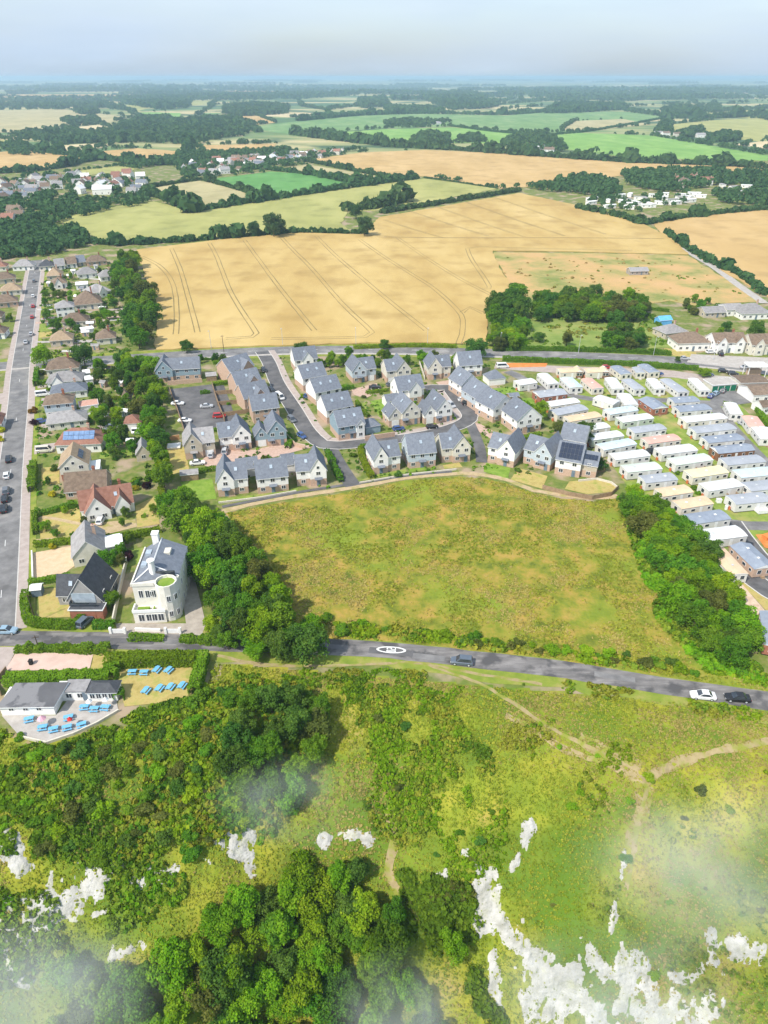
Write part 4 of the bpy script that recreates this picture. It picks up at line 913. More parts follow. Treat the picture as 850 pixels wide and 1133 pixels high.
def wallthing(name, label, cat, px, h, th, m, cap=None, z=0):
    ln = wline(px); cx, cy = ln[0]; r = None
    b = MB()
    for (p, q) in zip(ln[:-1], ln[1:]):
        dx, dy = q[0] - p[0], q[1] - p[1]; L = math.hypot(dx, dy); nx_, ny_ = -dy / L * th / 2, dx / L * th / 2
        pts = [(p[0] + nx_, p[1] + ny_), (p[0] - nx_, p[1] - ny_), (q[0] - nx_, q[1] - ny_), (q[0] + nx_, q[1] + ny_)]
        b.prism(ccw(pts), z - .1, z + h)
    o = b.build(name, m); tag(o, label, cat); return o
wallthing('garden_wall', 'low white wall with openings in front of the villa', 'wall', [(150, 698), (178, 699)], .8, .35, WHITE)
for p, lb in (((131, 701), 'white gate pillars and gate left of the villa front'), ((192, 701), 'white gate pillars and gate right of the villa front')):
    q = P(*p); g = empty('driveway_gate', (q.x - 1.4, q.y, 0)); tag(g, lb, 'gate')
    for x in (-.1, 2.9): MB().box(x - .25, x + .25, -.25, .25, -.1, 1.6).build('pillar', WHITE, g)
    MB().box(.2, 2.6, -.06, .06, .15, 1.25).build('gate_leaf', TRIM, g)
FEN = [('brick garden wall beside the garage at the estate road bend', [(404, 488), (437, 483)], 1.7, BRICK), ('timber fence along the left side of the parking court', [(206, 484), (197, 456), (188, 432)], 1.6, FENCE),
       ('brick wall between the terrace gardens and the parking court, upper', [(186, 426), (224, 423)], 1.6, BRICK), ('timber fence between the second and third terrace gardens', [(238, 437), (264, 435)], 1.6, FENCE),
       ('timber fence between the third and fourth terrace gardens', [(241, 449), (268, 446)], 1.6, FENCE), ('timber fence at the lower end of the terrace gardens', [(246, 461), (276, 457)], 1.6, FENCE), ('timber fence facing the parking court from the terrace gardens', [(235, 426), (238, 437), (243, 452), (249, 467)], 1.6, FENCE),
       ('orange timber fence above the dry lawn of the beige house', [(180, 489), (199, 486)], 1.6, mat('cedar', [(.42, .22, .10), (.52, .30, .15)], 1, .9)), ('curved timber fence around the corner garden by the caravan hedge', [(600, 541), (630, 549), (655, 553), (676, 549), (684, 541)], 1.4, FENCE),
       ('pale retaining wall curling round the corner garden', [(640, 533), (660, 531), (676, 535), (684, 541)], .7, STONE), ('timber fence left of the entrance road bend', [(312, 478), (327, 494), (338, 497)], 1.3, BRICK),
       ('white garden wall along the left road by the gravel drive', [(36, 612), (37, 641)], .9, WHITE), ('stone wall beside the narrow lane of the back row', [(464, 402), (470, 420)], 1.3, STONE), ('timber fence between the pub yard and the lane', [(2, 770), (-6, 760), (8, 742)], 1.2, FENCE),
       ('low stone terrace wall edging the pub seating area', [(22, 816), (52, 823), (82, 813), (108, 801), (132, 787)], .6, STONE), ('long white garden wall behind the yellow lawn strip', [(70, 370), (104, 366)], 1.2, WHITE), ('stone garden wall left of the villa', [(126, 690), (133, 655), (141, 622)], 1.6, STONE),
       ('brick boundary wall along the front path of the white left row', [(242, 557), (290, 551), (328, 544)], .5, STONE), ('brick boundary wall along the front path of the central row', [(398, 535), (450, 526), (505, 520)], .5, STONE)]
for lb, px, hh, m in FEN: wallthing('garden_fence' if m is FENCE else 'garden_wall', lb, 'fence' if m is FENCE else 'wall', px, hh, .14 if m is FENCE else .28, m)

# -- the pub above the cliff
a, b_ = P(3, 792), P(62, 791); pw = (b_ - a).length
PB = empty('pub', (a.x, a.y, 0), math.atan2(b_.y - a.y, b_.x - a.x)); tag(PB, 'white single storey pub with a broad dark grey roof by the cliff edge', 'pub')
HOUSES.append([(a.x, a.y), (a.x + pw + 11, a.y), (a.x + pw + 11, a.y + 11), (a.x, a.y + 11)])
b = MB(); b.box(0, pw, 0, 4.8, -.3, 2.5); b.build('wall', WHITE, PB)
b = MB(); b.add([(-.4, -.4, 2.5), (pw + .4, -.4, 2.5), (pw + 1.2, 5.2, 3.1), (1.0, 5.2, 3.1), (-.4, -.4, 2.25), (pw + .4, -.4, 2.25), (pw + 1.2, 5.2, 2.5), (1.0, 5.2, 2.5)], [(0, 1, 2, 3)], 0)
b.f += [[0, 4, 5, 1], [1, 5, 6, 2], [2, 6, 7, 3], [3, 7, 4, 0], [7, 6, 5, 4]]; b.m += [1] * 5
PUBROOF = mat('roof_patched_felt', [(.085, .085, .092), (.13, .13, .138)], .18, .9, second=((.20, .198, .205), .16, .50, .53))
b.build('roof', [PUBROOF, TRIM], PB)
b = MB(); b.box(pw - 1, pw + 5, 3.4, 6.2, -.3, 2.4); b.box(pw + 5, pw + 10.4, 3.2, 6.0, -.3, 2.3); b.build('rear_wall', WHITE, PB)
b = MB(); b.box(pw + .6, pw + 4.9, 3.2, 6.4, 2.4, 2.62); b.build('rear_roof', GREYR, PB)
roof_hip(PB, pw + 5.1, pw + 10.4, 3.2, 6.0, 2.35, 3.4, SLATE_D, .3)
for x in (2, 4.6, 7): window(PB, 1.0, .8, (x, -.01, 1.2))
for x in (pw + 1.5, pw + 3.6): window(PB, 1.2, 1.2, (x, 3.39, .8))
for i in range(4): window(PB, 1.0, 1.3, (pw + 5.9 + i * 1.15, 3.19, .7))
MB().box(pw + 4.0, pw + 4.9, 3.33, 3.42, 0, 2.1).build('door', DOORM, PB)
# ================================================================== CARAVANS
CR = {'w': mat('caravan_roof_white', [(.54, .55, .55), (.66, .665, .66)], .5, .5), 'g': mat('caravan_roof_grey', [(.30, .32, .35), (.38, .40, .44)], .5, .6), 'b': mat('caravan_roof_blue', [(.44, .53, .58), (.54, .63, .67)], .5, .5),
      'n': mat('caravan_roof_green', [(.48, .55, .46), (.57, .64, .55)], .5, .5), 't': mat('caravan_roof_tan', [(.58, .42, .27), (.68, .51, .35)], .5, .6), 'y': mat('caravan_roof_yellow', [(.66, .56, .33), (.74, .64, .41)], .5, .6),
      'p': mat('caravan_roof_pink', [(.60, .33, .27), (.68, .41, .34)], .5, .6), 's': mat('caravan_roof_slate', [(.21, .24, .30), (.28, .32, .38)], .6, .6)}
CW = {'w': mat('caravan_wall_white', [(.58, .57, .54), (.68, .67, .645)], .4, .5), 'c': mat('caravan_wall_cream', [(.60, .56, .48), (.68, .64, .56)], .4, .5), 'n': mat('caravan_wall_green', [(.42, .48, .40), (.50, .56, .47)], .4, .5), 'r': BRICKR, 'k': TIMBER, 'o': BRICK}
CNAME = {'w': 'white', 'g': 'grey', 'b': 'pale blue', 'n': 'pale green', 't': 'tan', 'y': 'yellow', 'p': 'terracotta', 's': 'slate blue'}
mat('canvas_gas', [(.50, .14, .05), (.58, .20, .08)], 1, .5)
_cw = {}
def cwin(parent, w, h, loc, rz):
    k = (w, h)
    if k not in _cw:
        b = MB(); b.box(-w / 2, w / 2, -.04, .02, 0, h); b.add([(-w / 2 + .08, -.05, .08), (w / 2 - .08, -.05, .08), (w / 2 - .08, -.05, h - .08), (-w / 2 + .08, -.05, h - .08)], [(0, 1, 2, 3)], 1)
        _cw[k] = b.mesh('window', [TRIM, GLASS])
    return link('window', _cw[k], parent, loc, rz)
def caravan(p1, p2, d, wall, roof, label, end=False, deck=0, name='static_caravan', cat='caravan', group='caravans on the holiday site', zz=0.0):
    a, b_ = P(*p1), P(*p2); w = (b_ - a).length; ang = math.atan2(b_.y - a.y, b_.x - a.x)
    r = empty(name, (a.x, a.y, zz), ang); tag(r, label, cat, group)
    ca, sa = math.cos(ang), math.sin(ang)
    HOUSES.append([(a.x + ca * x - sa * y, a.y + sa * x + ca * y) for x, y in ((0, 0), (w, 0), (w, d), (0, d))])
    z0, ez = .35, 2.75; ax = 'y' if end else 'x'
    MB().box(.15, w - .15, .15, d - .15, -.1, z0 + .01).build('skirt_or_dark_gap', DARK if R.random() < .5 else BRICK, r)
    wall_gable(r, 0, w, 0, d, z0, ez, 0, ax, CW[wall], 'wall')
    # low curved roof: five facets across
    W = (w if end else d); Lh = (d if end else w); n = 6; rise = .34 if name == 'static_caravan' else .85
    b = MB(); vs = []
    for c in (-.12, Lh + .12):
        for i in range(n + 1):
            t = i / n; z = ez + rise * (1 - abs(2 * t - 1) ** (1.7 if name == 'static_caravan' else 1.0)); q = -.12 + (W + .24) * t
            vs.append((q, c, z) if end else (c, q, z))
    m_ = n + 1; fs = []
    for i in range(n): fs.append((i, m_ + i, m_ + i + 1, i + 1) if not end else (i, i + 1, m_ + i + 1, m_ + i))
    b.add(vs, fs, 0); b.f += [list(range(m_)), list(range(2 * m_ - 1, m_ - 1, -1)), [0, m_, 2 * m_ - 1, n] if end else [0, n, 2 * m_ - 1, m_]]; b.m += [1, 1, 1]
    b.build('roof', [CR[roof], TRIM], r)
    right = (p1[0] + p2[0]) / 2 > 425
    ln, sh = (d, w) if end else (w, d)
    nw = max(2, int(ln / 2.3))
    for i in range(nw):
        u = ln * (i + .5) / nw
        if not end:
            if i == nw // 2: MB().box(-.4, .4, -.04, .02, 0, 1.95).build('door', TRIM, r, (u, 0, z0 + .1))
            else: cwin(r, [.9, 1.3, .7][i % 3], .85, (u, -.01, z0 + 1.0), 0)
        else: cwin(r, [.9, 1.3, .7][i % 3], .85, (-.01, u, z0 + 1.0), -math.pi / 2)
    if end:
        for x in (.28, .72): cwin(r, 1.1, 1.2, (w * x, -.01, z0 + .8), 0)
    else: cwin(r, 1.3, 1.2, (-.01, d / 2, z0 + .8), -math.pi / 2)
    for t in ((.3, .72) if R.random() < .7 else (.5,)):
        q = (w * .5, d * t) if end else (w * t, d * .5); MB().box(-.28, .28, -.28, .28, ez + rise - .02, ez + rise + .12).build('roof_vent', METAL if R.random() < .5 else TRIM, r, (q[0], q[1], 0))
    st = MB(); st.box(-.5, .5, -.75, -.03, -.05, .22); st.box(-.5, .5, -.4, -.02, .22, .42); st.build('steps', CONC if R.random() < .5 else FENCE, r, ((w * (nw // 2 + .5) / nw) if not end else w * .5, 0, 0))
    if not end:
        for k_ in (0, 1): MB().cyl(-.35, d * .5 - .9 + .45 * k_, 0, 1.1, .17, .17, 8).build('gas_bottle', MATS['canvas_gas'], r)
    if deck:
        dk = MB(); dk.box(0, 3.0, -2.0, -.02, .3, .45); dk.box(0, .06, -2.0, -.1, .45, 1.3); dk.box(0, 3.0, -2.0, -1.94, .45, 1.3); dk.box(2.94, 3.0, -2.0, -.1, .45, 1.3)
        dk.build('veranda', TRIM if deck == 1 else FENCE, r, (w * .55, 0, 0))
    return r
ORD = ['first', 'second', 'third', 'fourth', 'fifth', 'sixth', 'seventh', 'eighth', 'ninth', 'tenth', 'eleventh', 'twelfth', 'thirteenth', 'fourteenth', 'fifteenth', 'sixteenth']
def crow(rows, where, count):
    for i, q in enumerate(rows):
        p1, p2, d, wl_, rf_ = q[:5]; kw = q[5] if len(q) > 5 else {}
        wn_ = {'w': 'white', 'c': 'cream', 'n': 'pale green', 'r': 'brick', 'k': 'brown timber', 'o': 'brick'}[wl_]
        kind = 'lodge' if wl_ in 'rko' else 'static caravan'
        lb = f'{wn_} {kind}, {CNAME[rf_]} roof, {ORD[i]} {count} in the {where}'
        if kind == 'lodge': kw = dict(kw, name='holiday_lodge', cat='lodge')
        caravan(p1, p2, d, wl_, rf_, lb, **kw)
E1 = dict(end=True)
crow([((606, 433), (618, 432), 11, 'w', 'w', E1), ((630, 437), (644, 436), 10, 'w', 'b', E1), ((654.5, 438), (667, 437), 10, 'c', 'p', E1), ((676.5, 438), (689.5, 438), 11, 'w', 'w', E1), ((701, 439), (713, 438), 10, 'w', 'g', E1),
      ((723, 438), (735, 438), 10, 'w', 'w', E1), ((749, 442), (761, 441), 13, 'w', 'g', E1), ((773, 440), (784, 440), 12, 'w', 'w', E1)], 'end-on row', 'from left')
crow([((620, 420), (637, 419), 5, 'c', 't'), ((637, 419), (644, 419), 5, 'k', 't', E1), ((649, 420), (666, 419), 5, 'c', 't'), ((666, 419), (673, 419), 5, 'k', 't', E1), ((686, 422), (698, 421), 9, 'c', 's', E1), ((703, 420), (713, 420), 6, 'c', 'g', E1), ((717, 420), (729, 419), 9, 'c', 's', E1)], 'back row by the road', 'from left')
crow([((575, 434), (594, 431), 5, 'w', 'w'), ((597, 448), (627, 444), 6, 'r', 'g'), ((609, 458), (641, 453), 4.4, 'c', 'w'), ((616, 468), (650, 461), 5, 'c', 'g'), ((630, 475), (665, 469), 4.4, 'c', 't'), ((656, 484), (674, 481), 4.2, 'c', 'w'), ((654, 496), (689, 491), 4.4, 'n', 'w'),
      ((667, 507), (703, 500), 4.4, 'w', 'b'), ((680, 518), (718, 513), 4.4, 'w', 'w'), ((693, 532), (731, 528), 4.6, 'w', 'n'), ((713, 544), (748, 540), 4.4, 'w', 'g'), ((732, 559), (765, 554), 4.4, 'c', 't'), ((752, 573), (787, 567), 4.4, 'c', 't'), ((765, 590), (806, 584), 4.8, 'w', 's'), ((779, 609), (824, 603), 5, 'w', 'w')], 'meadow hedge row', 'from top')
crow([((655, 449), (677, 456), 5, 'w', 'w'), ((690, 456), (705, 456), 10, 'w', 'w', E1), ((674, 467), (705, 462), 4.4, 'w', 'b', dict(deck=1)), ((688, 476), (722, 471), 4.4, 'n', 'w'), ((701, 488), (736, 483), 4.4, 'w', 'g', dict(deck=1)), ((716, 500), (752, 495), 4.4, 'c', 'p', dict(deck=2)),
      ((731, 512), (770, 507), 4.6, 'w', 'w', dict(deck=1)), ((746, 524), (787, 518), 4.6, 'w', 'n', dict(deck=2)), ((765, 538), (804, 532), 4.6, 'c', 'y'), ((782, 553), (820, 547), 4.6, 'w', 'w', dict(deck=2)), ((812, 568), (852, 564), 5, 'w', 'g', dict(deck=1))], 'middle row', 'from top')
crow([((721, 461), (738, 459), 9, 'r', 's', E1), ((745, 454), (773, 452), 5, 'w', 's'), ((751, 464), (786, 461), 5, 'w', 's'), ((758, 476), (803, 471), 4.6, 'c', 'w', dict(deck=1)), ((769, 488), (813, 483), 4.8, 'w', 'g', dict(deck=1)), ((782, 499), (822, 495), 4.6, 'w', 's', dict(deck=1)), ((793, 511), (833, 507), 4.8, 'k', 's', dict(deck=2)),
      ((803, 524), (845, 520), 4.8, 'w', 'g'), ((818, 538), (858, 534), 4.8, 'w', 'b'), ((829, 553), (866, 549), 5, 'w', 'g')], 'right-hand row', 'from top')
crow([((806, 466), (820, 467), 10, 'w', 'w', E1), ((827, 481), (845, 482), 9, 'w', 'p', E1), ((839, 494), (860, 495), 9, 'w', 'w', E1)], 'far right row', 'from top')
def diag(front, back, wd, wall, roof, label, **kw):            # long unit known by its near and far end centres
    f, b_ = P(*front), P(*back); L = (b_ - f).length; u = (b_ - f) / L; n = Vector((u.y, -u.x, 0))
    a = f - n * wd / 2; c = f + n * wd / 2
    def px(v):
        q = Vector((v.x, v.y * CP - (v.z - CAM_H) * SP, v.y * SP + (v.z - CAM_H) * CP)); return (425 + FPX * q.x / q.y, 566.5 - FPX * q.z / q.y)
    return caravan(px(a), px(c), L, wall, roof, label, end=True, **kw)
diag((815, 646), (789, 617), 4.2, 'w', 't', 'long tan roofed caravan running down beside the meadow hedge')
diag((843, 639), (816, 613), 5.4, 'o', 's', 'brick lodge with slate blue roof beside the new tarmac', name='holiday_lodge', cat='lodge')
diag((858, 728), (852, 690), 5.4, 'r', 's', 'red brick lodge cut by the right edge above the clifftop road', name='holiday_lodge', cat='lodge')

# ================================================================== CARS
PAINTS = {k: mat('car_paint_' + k, [c], 2, .25, spec=.6) for k, c in dict(black=(.018, .018, .02), white=(.72, .72, .72), silver=(.42, .43, .45), grey=(.13, .14, .155), blue=(.045, .09, .24), red=(.42, .03, .025), slate=(.10, .125, .16), cream=(.6, .56, .46), skyblue=(.25, .36, .45)).items()}
TYRE = mat('tyre_rubber', [(.015, .015, .015), (.03, .03, .03)], 3, .9); LAMP = mat('lamp_lens', [(.62, .62, .60)], 2, .2, spec=.8); TAILM = mat('tail_lens', [(.35, .02, .015)], 2, .25)
def loft(secs):
    b = MB(); n = len(secs[0]); vs = [p for s in secs for p in s]; fs = []
    for i in range(len(secs) - 1):
        for j in range(n): fs.append((i * n + j, i * n + (j + 1) % n, (i + 1) * n + (j + 1) % n, (i + 1) * n + j))
    fs += [tuple(range(n))[::-1], tuple(range((len(secs) - 1) * n, len(secs) * n))]
    b.add(vs, fs); return b
_car = {}
def car_mesh(kind):
    if kind in _car: return _car[kind]
    L, W, H = dict(hatch=(4.1, 1.76, 1.48), suv=(4.5, 1.86, 1.68), saloon=(4.6, 1.8, 1.45), van=(5.1, 1.95, 2.0))[kind]
    def ring(x, hw, z0, z1): return [(x, -hw, z0 + .08), (x, -hw * .9, z0), (x, hw * .9, z0), (x, hw, z0 + .08), (x, hw, z1 - .14), (x, hw * .86, z1), (x, -hw * .86, z1), (x, -hw, z1 - .14)]
    bz = .95 if kind != 'van' else 1.1; hw = W / 2
    secs = [ring(-L / 2, hw * .86, .35, bz * .86), ring(-L / 2 + .15, hw * .95, .25, bz * .97), ring(-L * .3, hw, .22, bz), ring(L * .15, hw, .22, bz), ring(L * .36, hw * .97, .22, bz * .9), ring(L / 2 - .12, hw * .9, .26, bz * .78), ring(L / 2, hw * .74, .34, bz * .66)]
    body = loft(secs)
    xs = dict(hatch=(-L / 2 + .12, -L / 2 + .55, L * .08, L * .27), suv=(-L / 2 + .1, -L / 2 + .4, L * .1, L * .27), saloon=(-L * .36, -L * .2, L * .06, L * .24), van=(-L / 2 + .05, -L / 2 + .12, L * .26, L * .40))[kind]
    bw, tw = hw * .9, hw * .72
    v = [(xs[0], -bw, bz - .03), (xs[3], -bw, bz - .03), (xs[3], bw, bz - .03), (xs[0], bw, bz - .03), (xs[1], -tw, H), (xs[2], -tw, H), (xs[2], tw, H), (xs[1], tw, H)]
    body.add(v, [(4, 5, 6, 7), (0, 1, 5, 4), (1, 2, 6, 5), (2, 3, 7, 6), (3, 0, 4, 7)])
    v = [Vector(q) for q in v]
    def pane(ids, ins, push):
        q = [v[i] for i in ids]; c = sum(q, Vector()) / 4; n = (q[1] - q[0]).cross(q[3] - q[0]).normalized() * push
        b = MB(); b.add([c + (p - c) * ins + n for p in q], [(0, 1, 2, 3)]); return b
    me = dict(body=body.mesh('body', PAINTS['black']), windscreen=pane((1, 2, 6, 5), .9, .012).mesh('windscreen', GLASS), rear=pane((3, 0, 4, 7), .85, .012).mesh('rear_window', GLASS),
              sl=pane((0, 1, 5, 4), .86, .012).mesh('side_window', GLASS), sr=pane((2, 3, 7, 6), .86, .012).mesh('side_window', GLASS))
    wb = MB(); n = 14; vs = []
    for y in (-.11, .11): vs += [(.32 * math.cos(2 * math.pi * i / n), y, .32 * math.sin(2 * math.pi * i / n)) for i in range(n)]
    wb.add(vs, [(i, n + i, n + (i + 1) % n, (i + 1) % n) for i in range(n)] + [tuple(range(n)), tuple(range(2 * n - 1, n - 1, -1))]); me['wheel'] = wb.mesh('wheel', TYRE)
    rb = MB(); vs = []
    for y in (-.118, .118): vs += [(.2 * math.cos(2 * math.pi * i / n), y, .2 * math.sin(2 * math.pi * i / n)) for i in range(n)]
    rb.add(vs, [(i, n + i, n + (i + 1) % n, (i + 1) % n) for i in range(n)] + [tuple(range(n)), tuple(range(2 * n - 1, n - 1, -1))]); me['rim'] = rb.mesh('rim', METAL)
    me['lamp'] = MB().box(-.05, .05, -.16, .16, -.07, .07).mesh('headlight', LAMP); me['tail'] = MB().box(-.04, .04, -.12, .12, -.1, .1).mesh('tail_light', TAILM)
    _car[kind] = (me, L, W, bz); return _car[kind]
def car(px, ang, kind, colour, label, group=None, z=.12):
    me, L, W, bz = car_mesh(kind); q = P(*px)
    r = empty('parked_car' if kind != 'van' else 'van', (q.x, q.y, z), ang); tag(r, label, 'van' if kind == 'van' else 'car', group)
    b = link('body', me['body'], r); b.material_slots[0].link = 'OBJECT'; b.material_slots[0].material = PAINTS[colour]
    link('windscreen', me['windscreen'], r); link('rear_window', me['rear'], r); link('side_window', me['sl'], r); link('side_window', me['sr'], r)
    for x in (-L * .31, L * .31):
        for y in (-W / 2 + .10, W / 2 - .10): w = link('wheel', me['wheel'], r, (x, y, .32)); link('rim', me['rim'], w)
    for s in (-1, 1): link('headlight', me['lamp'], r, (L / 2 - .05, s * W * .32, bz * .62)); link('tail_light', me['tail'], r, (-L / 2 + .02, s * W * .36, bz * .72))
    return r
UP = math.radians(112)        # along the left road, away from the camera
ER = -math.radians(62)        # along the estate entrance road
for a in [((10.5, 510), UP, 'suv', 'black', 'dark car parked highest on the left road near the yellow bush'), ((8, 528), UP, 'hatch', 'white', 'white hatchback parked between dark cars on the left road'), ((7.5, 545), UP, 'suv', 'grey', 'upper of three dark cars parked together on the left road'),
          ((6, 554), UP, 'hatch', 'black', 'middle of three dark cars parked together on the left road'), ((5, 565), UP, 'suv', 'black', 'lowest of three dark cars parked together on the left road'), ((8, 700), 0.02, 'saloon', 'skyblue', 'pale blue car at the junction of the left road and clifftop road'),
          ((95, 690), math.radians(70), 'suv', 'slate', 'dark blue car in the driveway of the slate roofed house'), ((112, 578), math.radians(95), 'hatch', 'white', 'white car on the sandy drive of the red tiled house'),
          ((511, 734), math.radians(-8) + math.pi, 'suv', 'slate', 'slate blue car alone on the clifftop road below the meadow'), ((777, 772), math.radians(-7) + math.pi, 'saloon', 'white', 'white car parked at the lower right clifftop road'), ((815, 774.5), math.radians(-7) + math.pi, 'saloon', 'black', 'black car parked right of the white one on the clifftop road'),
          ((38, 312), UP, 'hatch', 'grey', 'farthest grey car on the upper left road'), ((37, 329), UP, 'hatch', 'white', 'white car on the upper left road above the red ones'), ((37, 340), UP, 'hatch', 'red', 'farther of two red cars on the upper left road'), ((36, 352), UP, 'hatch', 'red', 'nearer of two red cars on the upper left road'),
          ((35, 371), UP, 'hatch', 'silver', 'silver car on the upper left road, farther of the pair near the crossroads'), ((29, 380), UP, 'saloon', 'silver', 'silver car nearest the crossroads on the upper left road'),
          ((197, 448), .05, 'saloon', 'white', 'white car at the left side of the parking court'), ((205, 467), .0, 'saloon', 'white', 'white car at the lower left of the parking court'), ((229, 451), .15, 'saloon', 'silver', 'silver car in the middle of the parking court'), ((243, 462), .2, 'suv', 'red', 'red car beside the terrace garden fence in the parking court'),
          ((310, 441), math.radians(-58), 'van', 'white', 'white van parked on the left of the estate entrance road'), ((301, 434), math.radians(-58), 'suv', 'black', 'black car parked above the white van on the entrance road'), ((323, 466), math.radians(-58), 'suv', 'grey', 'grey car parked below the pink speed table on the entrance road'), ((334, 484), math.radians(-55), 'hatch', 'blue', 'blue car parked at the bend of the entrance road'),
          ((292, 411), math.radians(-70), 'hatch', 'black', 'black car near the top of the estate entrance'), ((342, 440), .3, 'hatch', 'blue', 'blue car in the drive of the third side-on house'), ((415, 430), 0.0, 'saloon', 'black', 'black car on the paved drive of the blue back row house'), ((433, 427), .4, 'hatch', 'grey', 'grey car left of the pair outside the cream back row house'), ((442, 427), .4, 'hatch', 'black', 'dark car right of the pair outside the cream back row house'),
          ((499, 450), math.radians(-60), 'suv', 'silver', 'silver car parked on the loop road inside corner'), ((518, 448), .1, 'suv', 'black', 'black car under the carport of the diagonal chain'), ((513, 444), .1, 'hatch', 'white', 'white car beside the carport at the top of the diagonal chain'), ((441, 476), .3, 'hatch', 'blue', 'dark blue car in the drive of the cream gabled house'), ((478, 474), .3, 'hatch', 'black', 'black car in the drive of the white corner house'),
          ((234, 505), math.radians(95), 'hatch', 'silver', 'silver car in front of the beige house garage'), ((249, 501), math.radians(95), 'suv', 'silver', 'silver car between the beige and white houses'), ((219, 514), .2, 'saloon', 'white', 'white car by the lawn hedge of the beige house'), ((257, 518), math.radians(95), 'hatch', 'red', 'red car on the pink paving behind the front row'),
          ((155, 480), .0, 'van', 'white', 'white van beside the red tiled garage'), ((124, 474), .2, 'saloon', 'white', 'white car on the garden hardstanding left of the red garage'), ((48, 438), .3, 'van', 'white', 'white van in the drive of the long bungalow'), ((50, 500), .15, 'van', 'cream', 'cream motorhome in the drive of the solar panelled house'), ((47, 468), .3, 'hatch', 'blue', 'dark blue car in the drive of the strip panelled bungalow'), ((50, 413), .4, 'hatch', 'white', 'white car beside the tall hedge near the crossroads'),
          ((757, 398), .0, 'saloon', 'silver', 'silver car on the main road beside the small round tree'), ((786, 391), .1, 'hatch', 'white', 'white car outside the brown hipped house'), ((797, 393), math.radians(80), 'suv', 'black', 'black car outside the white semi'), ((825, 408), .1, 'saloon', 'silver', 'silver car on the filling station forecourt'), ((783, 416), .0, 'saloon', 'slate', 'dark car under the green bush at the site entrance'),
          ((800, 412), -.4, 'hatch', 'black', 'left black car of the pair near the filling station'), ((811, 415), -.4, 'hatch', 'black', 'right black car of the pair near the filling station'), ((792, 437), .8, 'hatch', 'skyblue', 'pale blue car before the green garage doors'), ((800, 434), .9, 'hatch', 'grey', 'grey car before the green garage doors'), ((786, 440), .9, 'hatch', 'blue', 'blue car beside the end caravan'), ((822, 471), 1.9, 'hatch', 'silver', 'silver car beside the second lane of the site'), ((722, 502), .2, 'suv', 'black', 'dark car beside a caravan on the first lane'), ((787, 577), .2, 'hatch', 'cream', 'cream car at the end of the tan caravan'), ((556, 407), .1, 'van', 'white', 'white camper van at the corner of the caravan site road'), ((671, 408), .1, 'hatch', 'red', 'red car on the site road by the hedge'), ((728, 415), .2, 'hatch', 'blue', 'blue car on the site road behind the caravans'), ((828, 607), 1.0, 'suv', 'black', 'black car parked at the end of the brick lodge')]: car(*a)

# ================================================================== STREET FURNITURE AND GARDEN FURNITURE
TBLUE = mat('table_paint_blue', [(.12, .36, .56), (.18, .44, .66)], 2, .6)
pm = dict(top=MB().box(-.9, .9, -.38, .38, .70, .75), bench=MB().box(-.9, .9, -.15, .15, .42, .47)); lg = MB()
lg.add([(-.04, -.22, .70), (.04, -.22, .70), (.04, -.1, .70), (-.04, -.1, .70), (-.04, -.72, 0), (.04, -.72, 0), (.04, -.6, 0), (-.04, -.6, 0)], [(0, 3, 2, 1), (4, 5, 6, 7), (0, 1, 5, 4), (1, 2, 6, 5), (2, 3, 7, 6), (3, 0, 4, 7)])
lg.add([(-.04, .1, .70), (.04, .1, .70), (.04, .22, .70), (-.04, .22, .70), (-.04, .6, 0), (.04, .6, 0), (.04, .72, 0), (-.04, .72, 0)], [(0, 3, 2, 1), (4, 5, 6, 7), (0, 1, 5, 4), (1, 2, 6, 5), (2, 3, 7, 6), (3, 0, 4, 7)]); lg.box(-.03, .03, -.75, .75, .36, .42)
pmm = {k: v.mesh(k, TBLUE) for k, v in pm.items()}; pleg = lg.mesh('leg_frame', TBLUE)
def picnic(px, ang, label, group):
    q = P(*px); r = empty('picnic_table', (q.x, q.y, .09), ang); r.scale = (.92, .92, 1.0); tag(r, label, 'picnic table', group)
    link('tabletop', pmm['top'], r)
    for s in (-1, 1): link('bench', pmm['bench'], r, (0, s * .66, 0)); link('leg_frame', pleg, r, (s * .65, 0, 0))
for i, (x, y) in enumerate([(147, 745.5), (160, 746), (174, 743), (187, 743.5)]): picnic((x, y), [.05, .0, 1.2, 1.1][i], f'blue picnic table on the pub lawn, {ORD[i]} from the left in the far row', 'picnic tables on the pub lawn')
for i, (x, y) in enumerate([(162, 766), (177, 763.5), (189, 762), (202, 760.5)]): picnic((x, y), 1.25, f'blue picnic table on the pub lawn, {ORD[i]} from the left in the near row', 'picnic tables on the pub lawn')
for i, (x, y) in enumerate([(94, 784.5), (105, 786.5), (117, 785)]): picnic((x, y), .1 - .1 * i, f'blue table on the paved terrace, {ORD[i]} from the left in the inner row', 'tables on the pub terrace')
for i, (x, y) in enumerate([(33, 798), (48, 807), (60, 809), (75, 807), (91, 804), (76.5, 796)]): picnic((x, y), [.3, .2, .3, .35, .4, .3][i], ['blue table closest to the pub front wall corner', 'blue table with a pink parasol on the terrace', 'blue table right of the pink parasol table', 'blue table beside the small red parasol', 'blue table at the right end of the outer terrace row', 'blue table set back in the middle of the terrace'][i], 'tables on the pub terrace')
CANV = dict(red=mat('canvas_red', [(.55, .03, .03), (.65, .06, .05)], 2, .8), pink=mat('canvas_pink', [(.62, .30, .38), (.72, .42, .48)], 2, .8), white=TRIM)
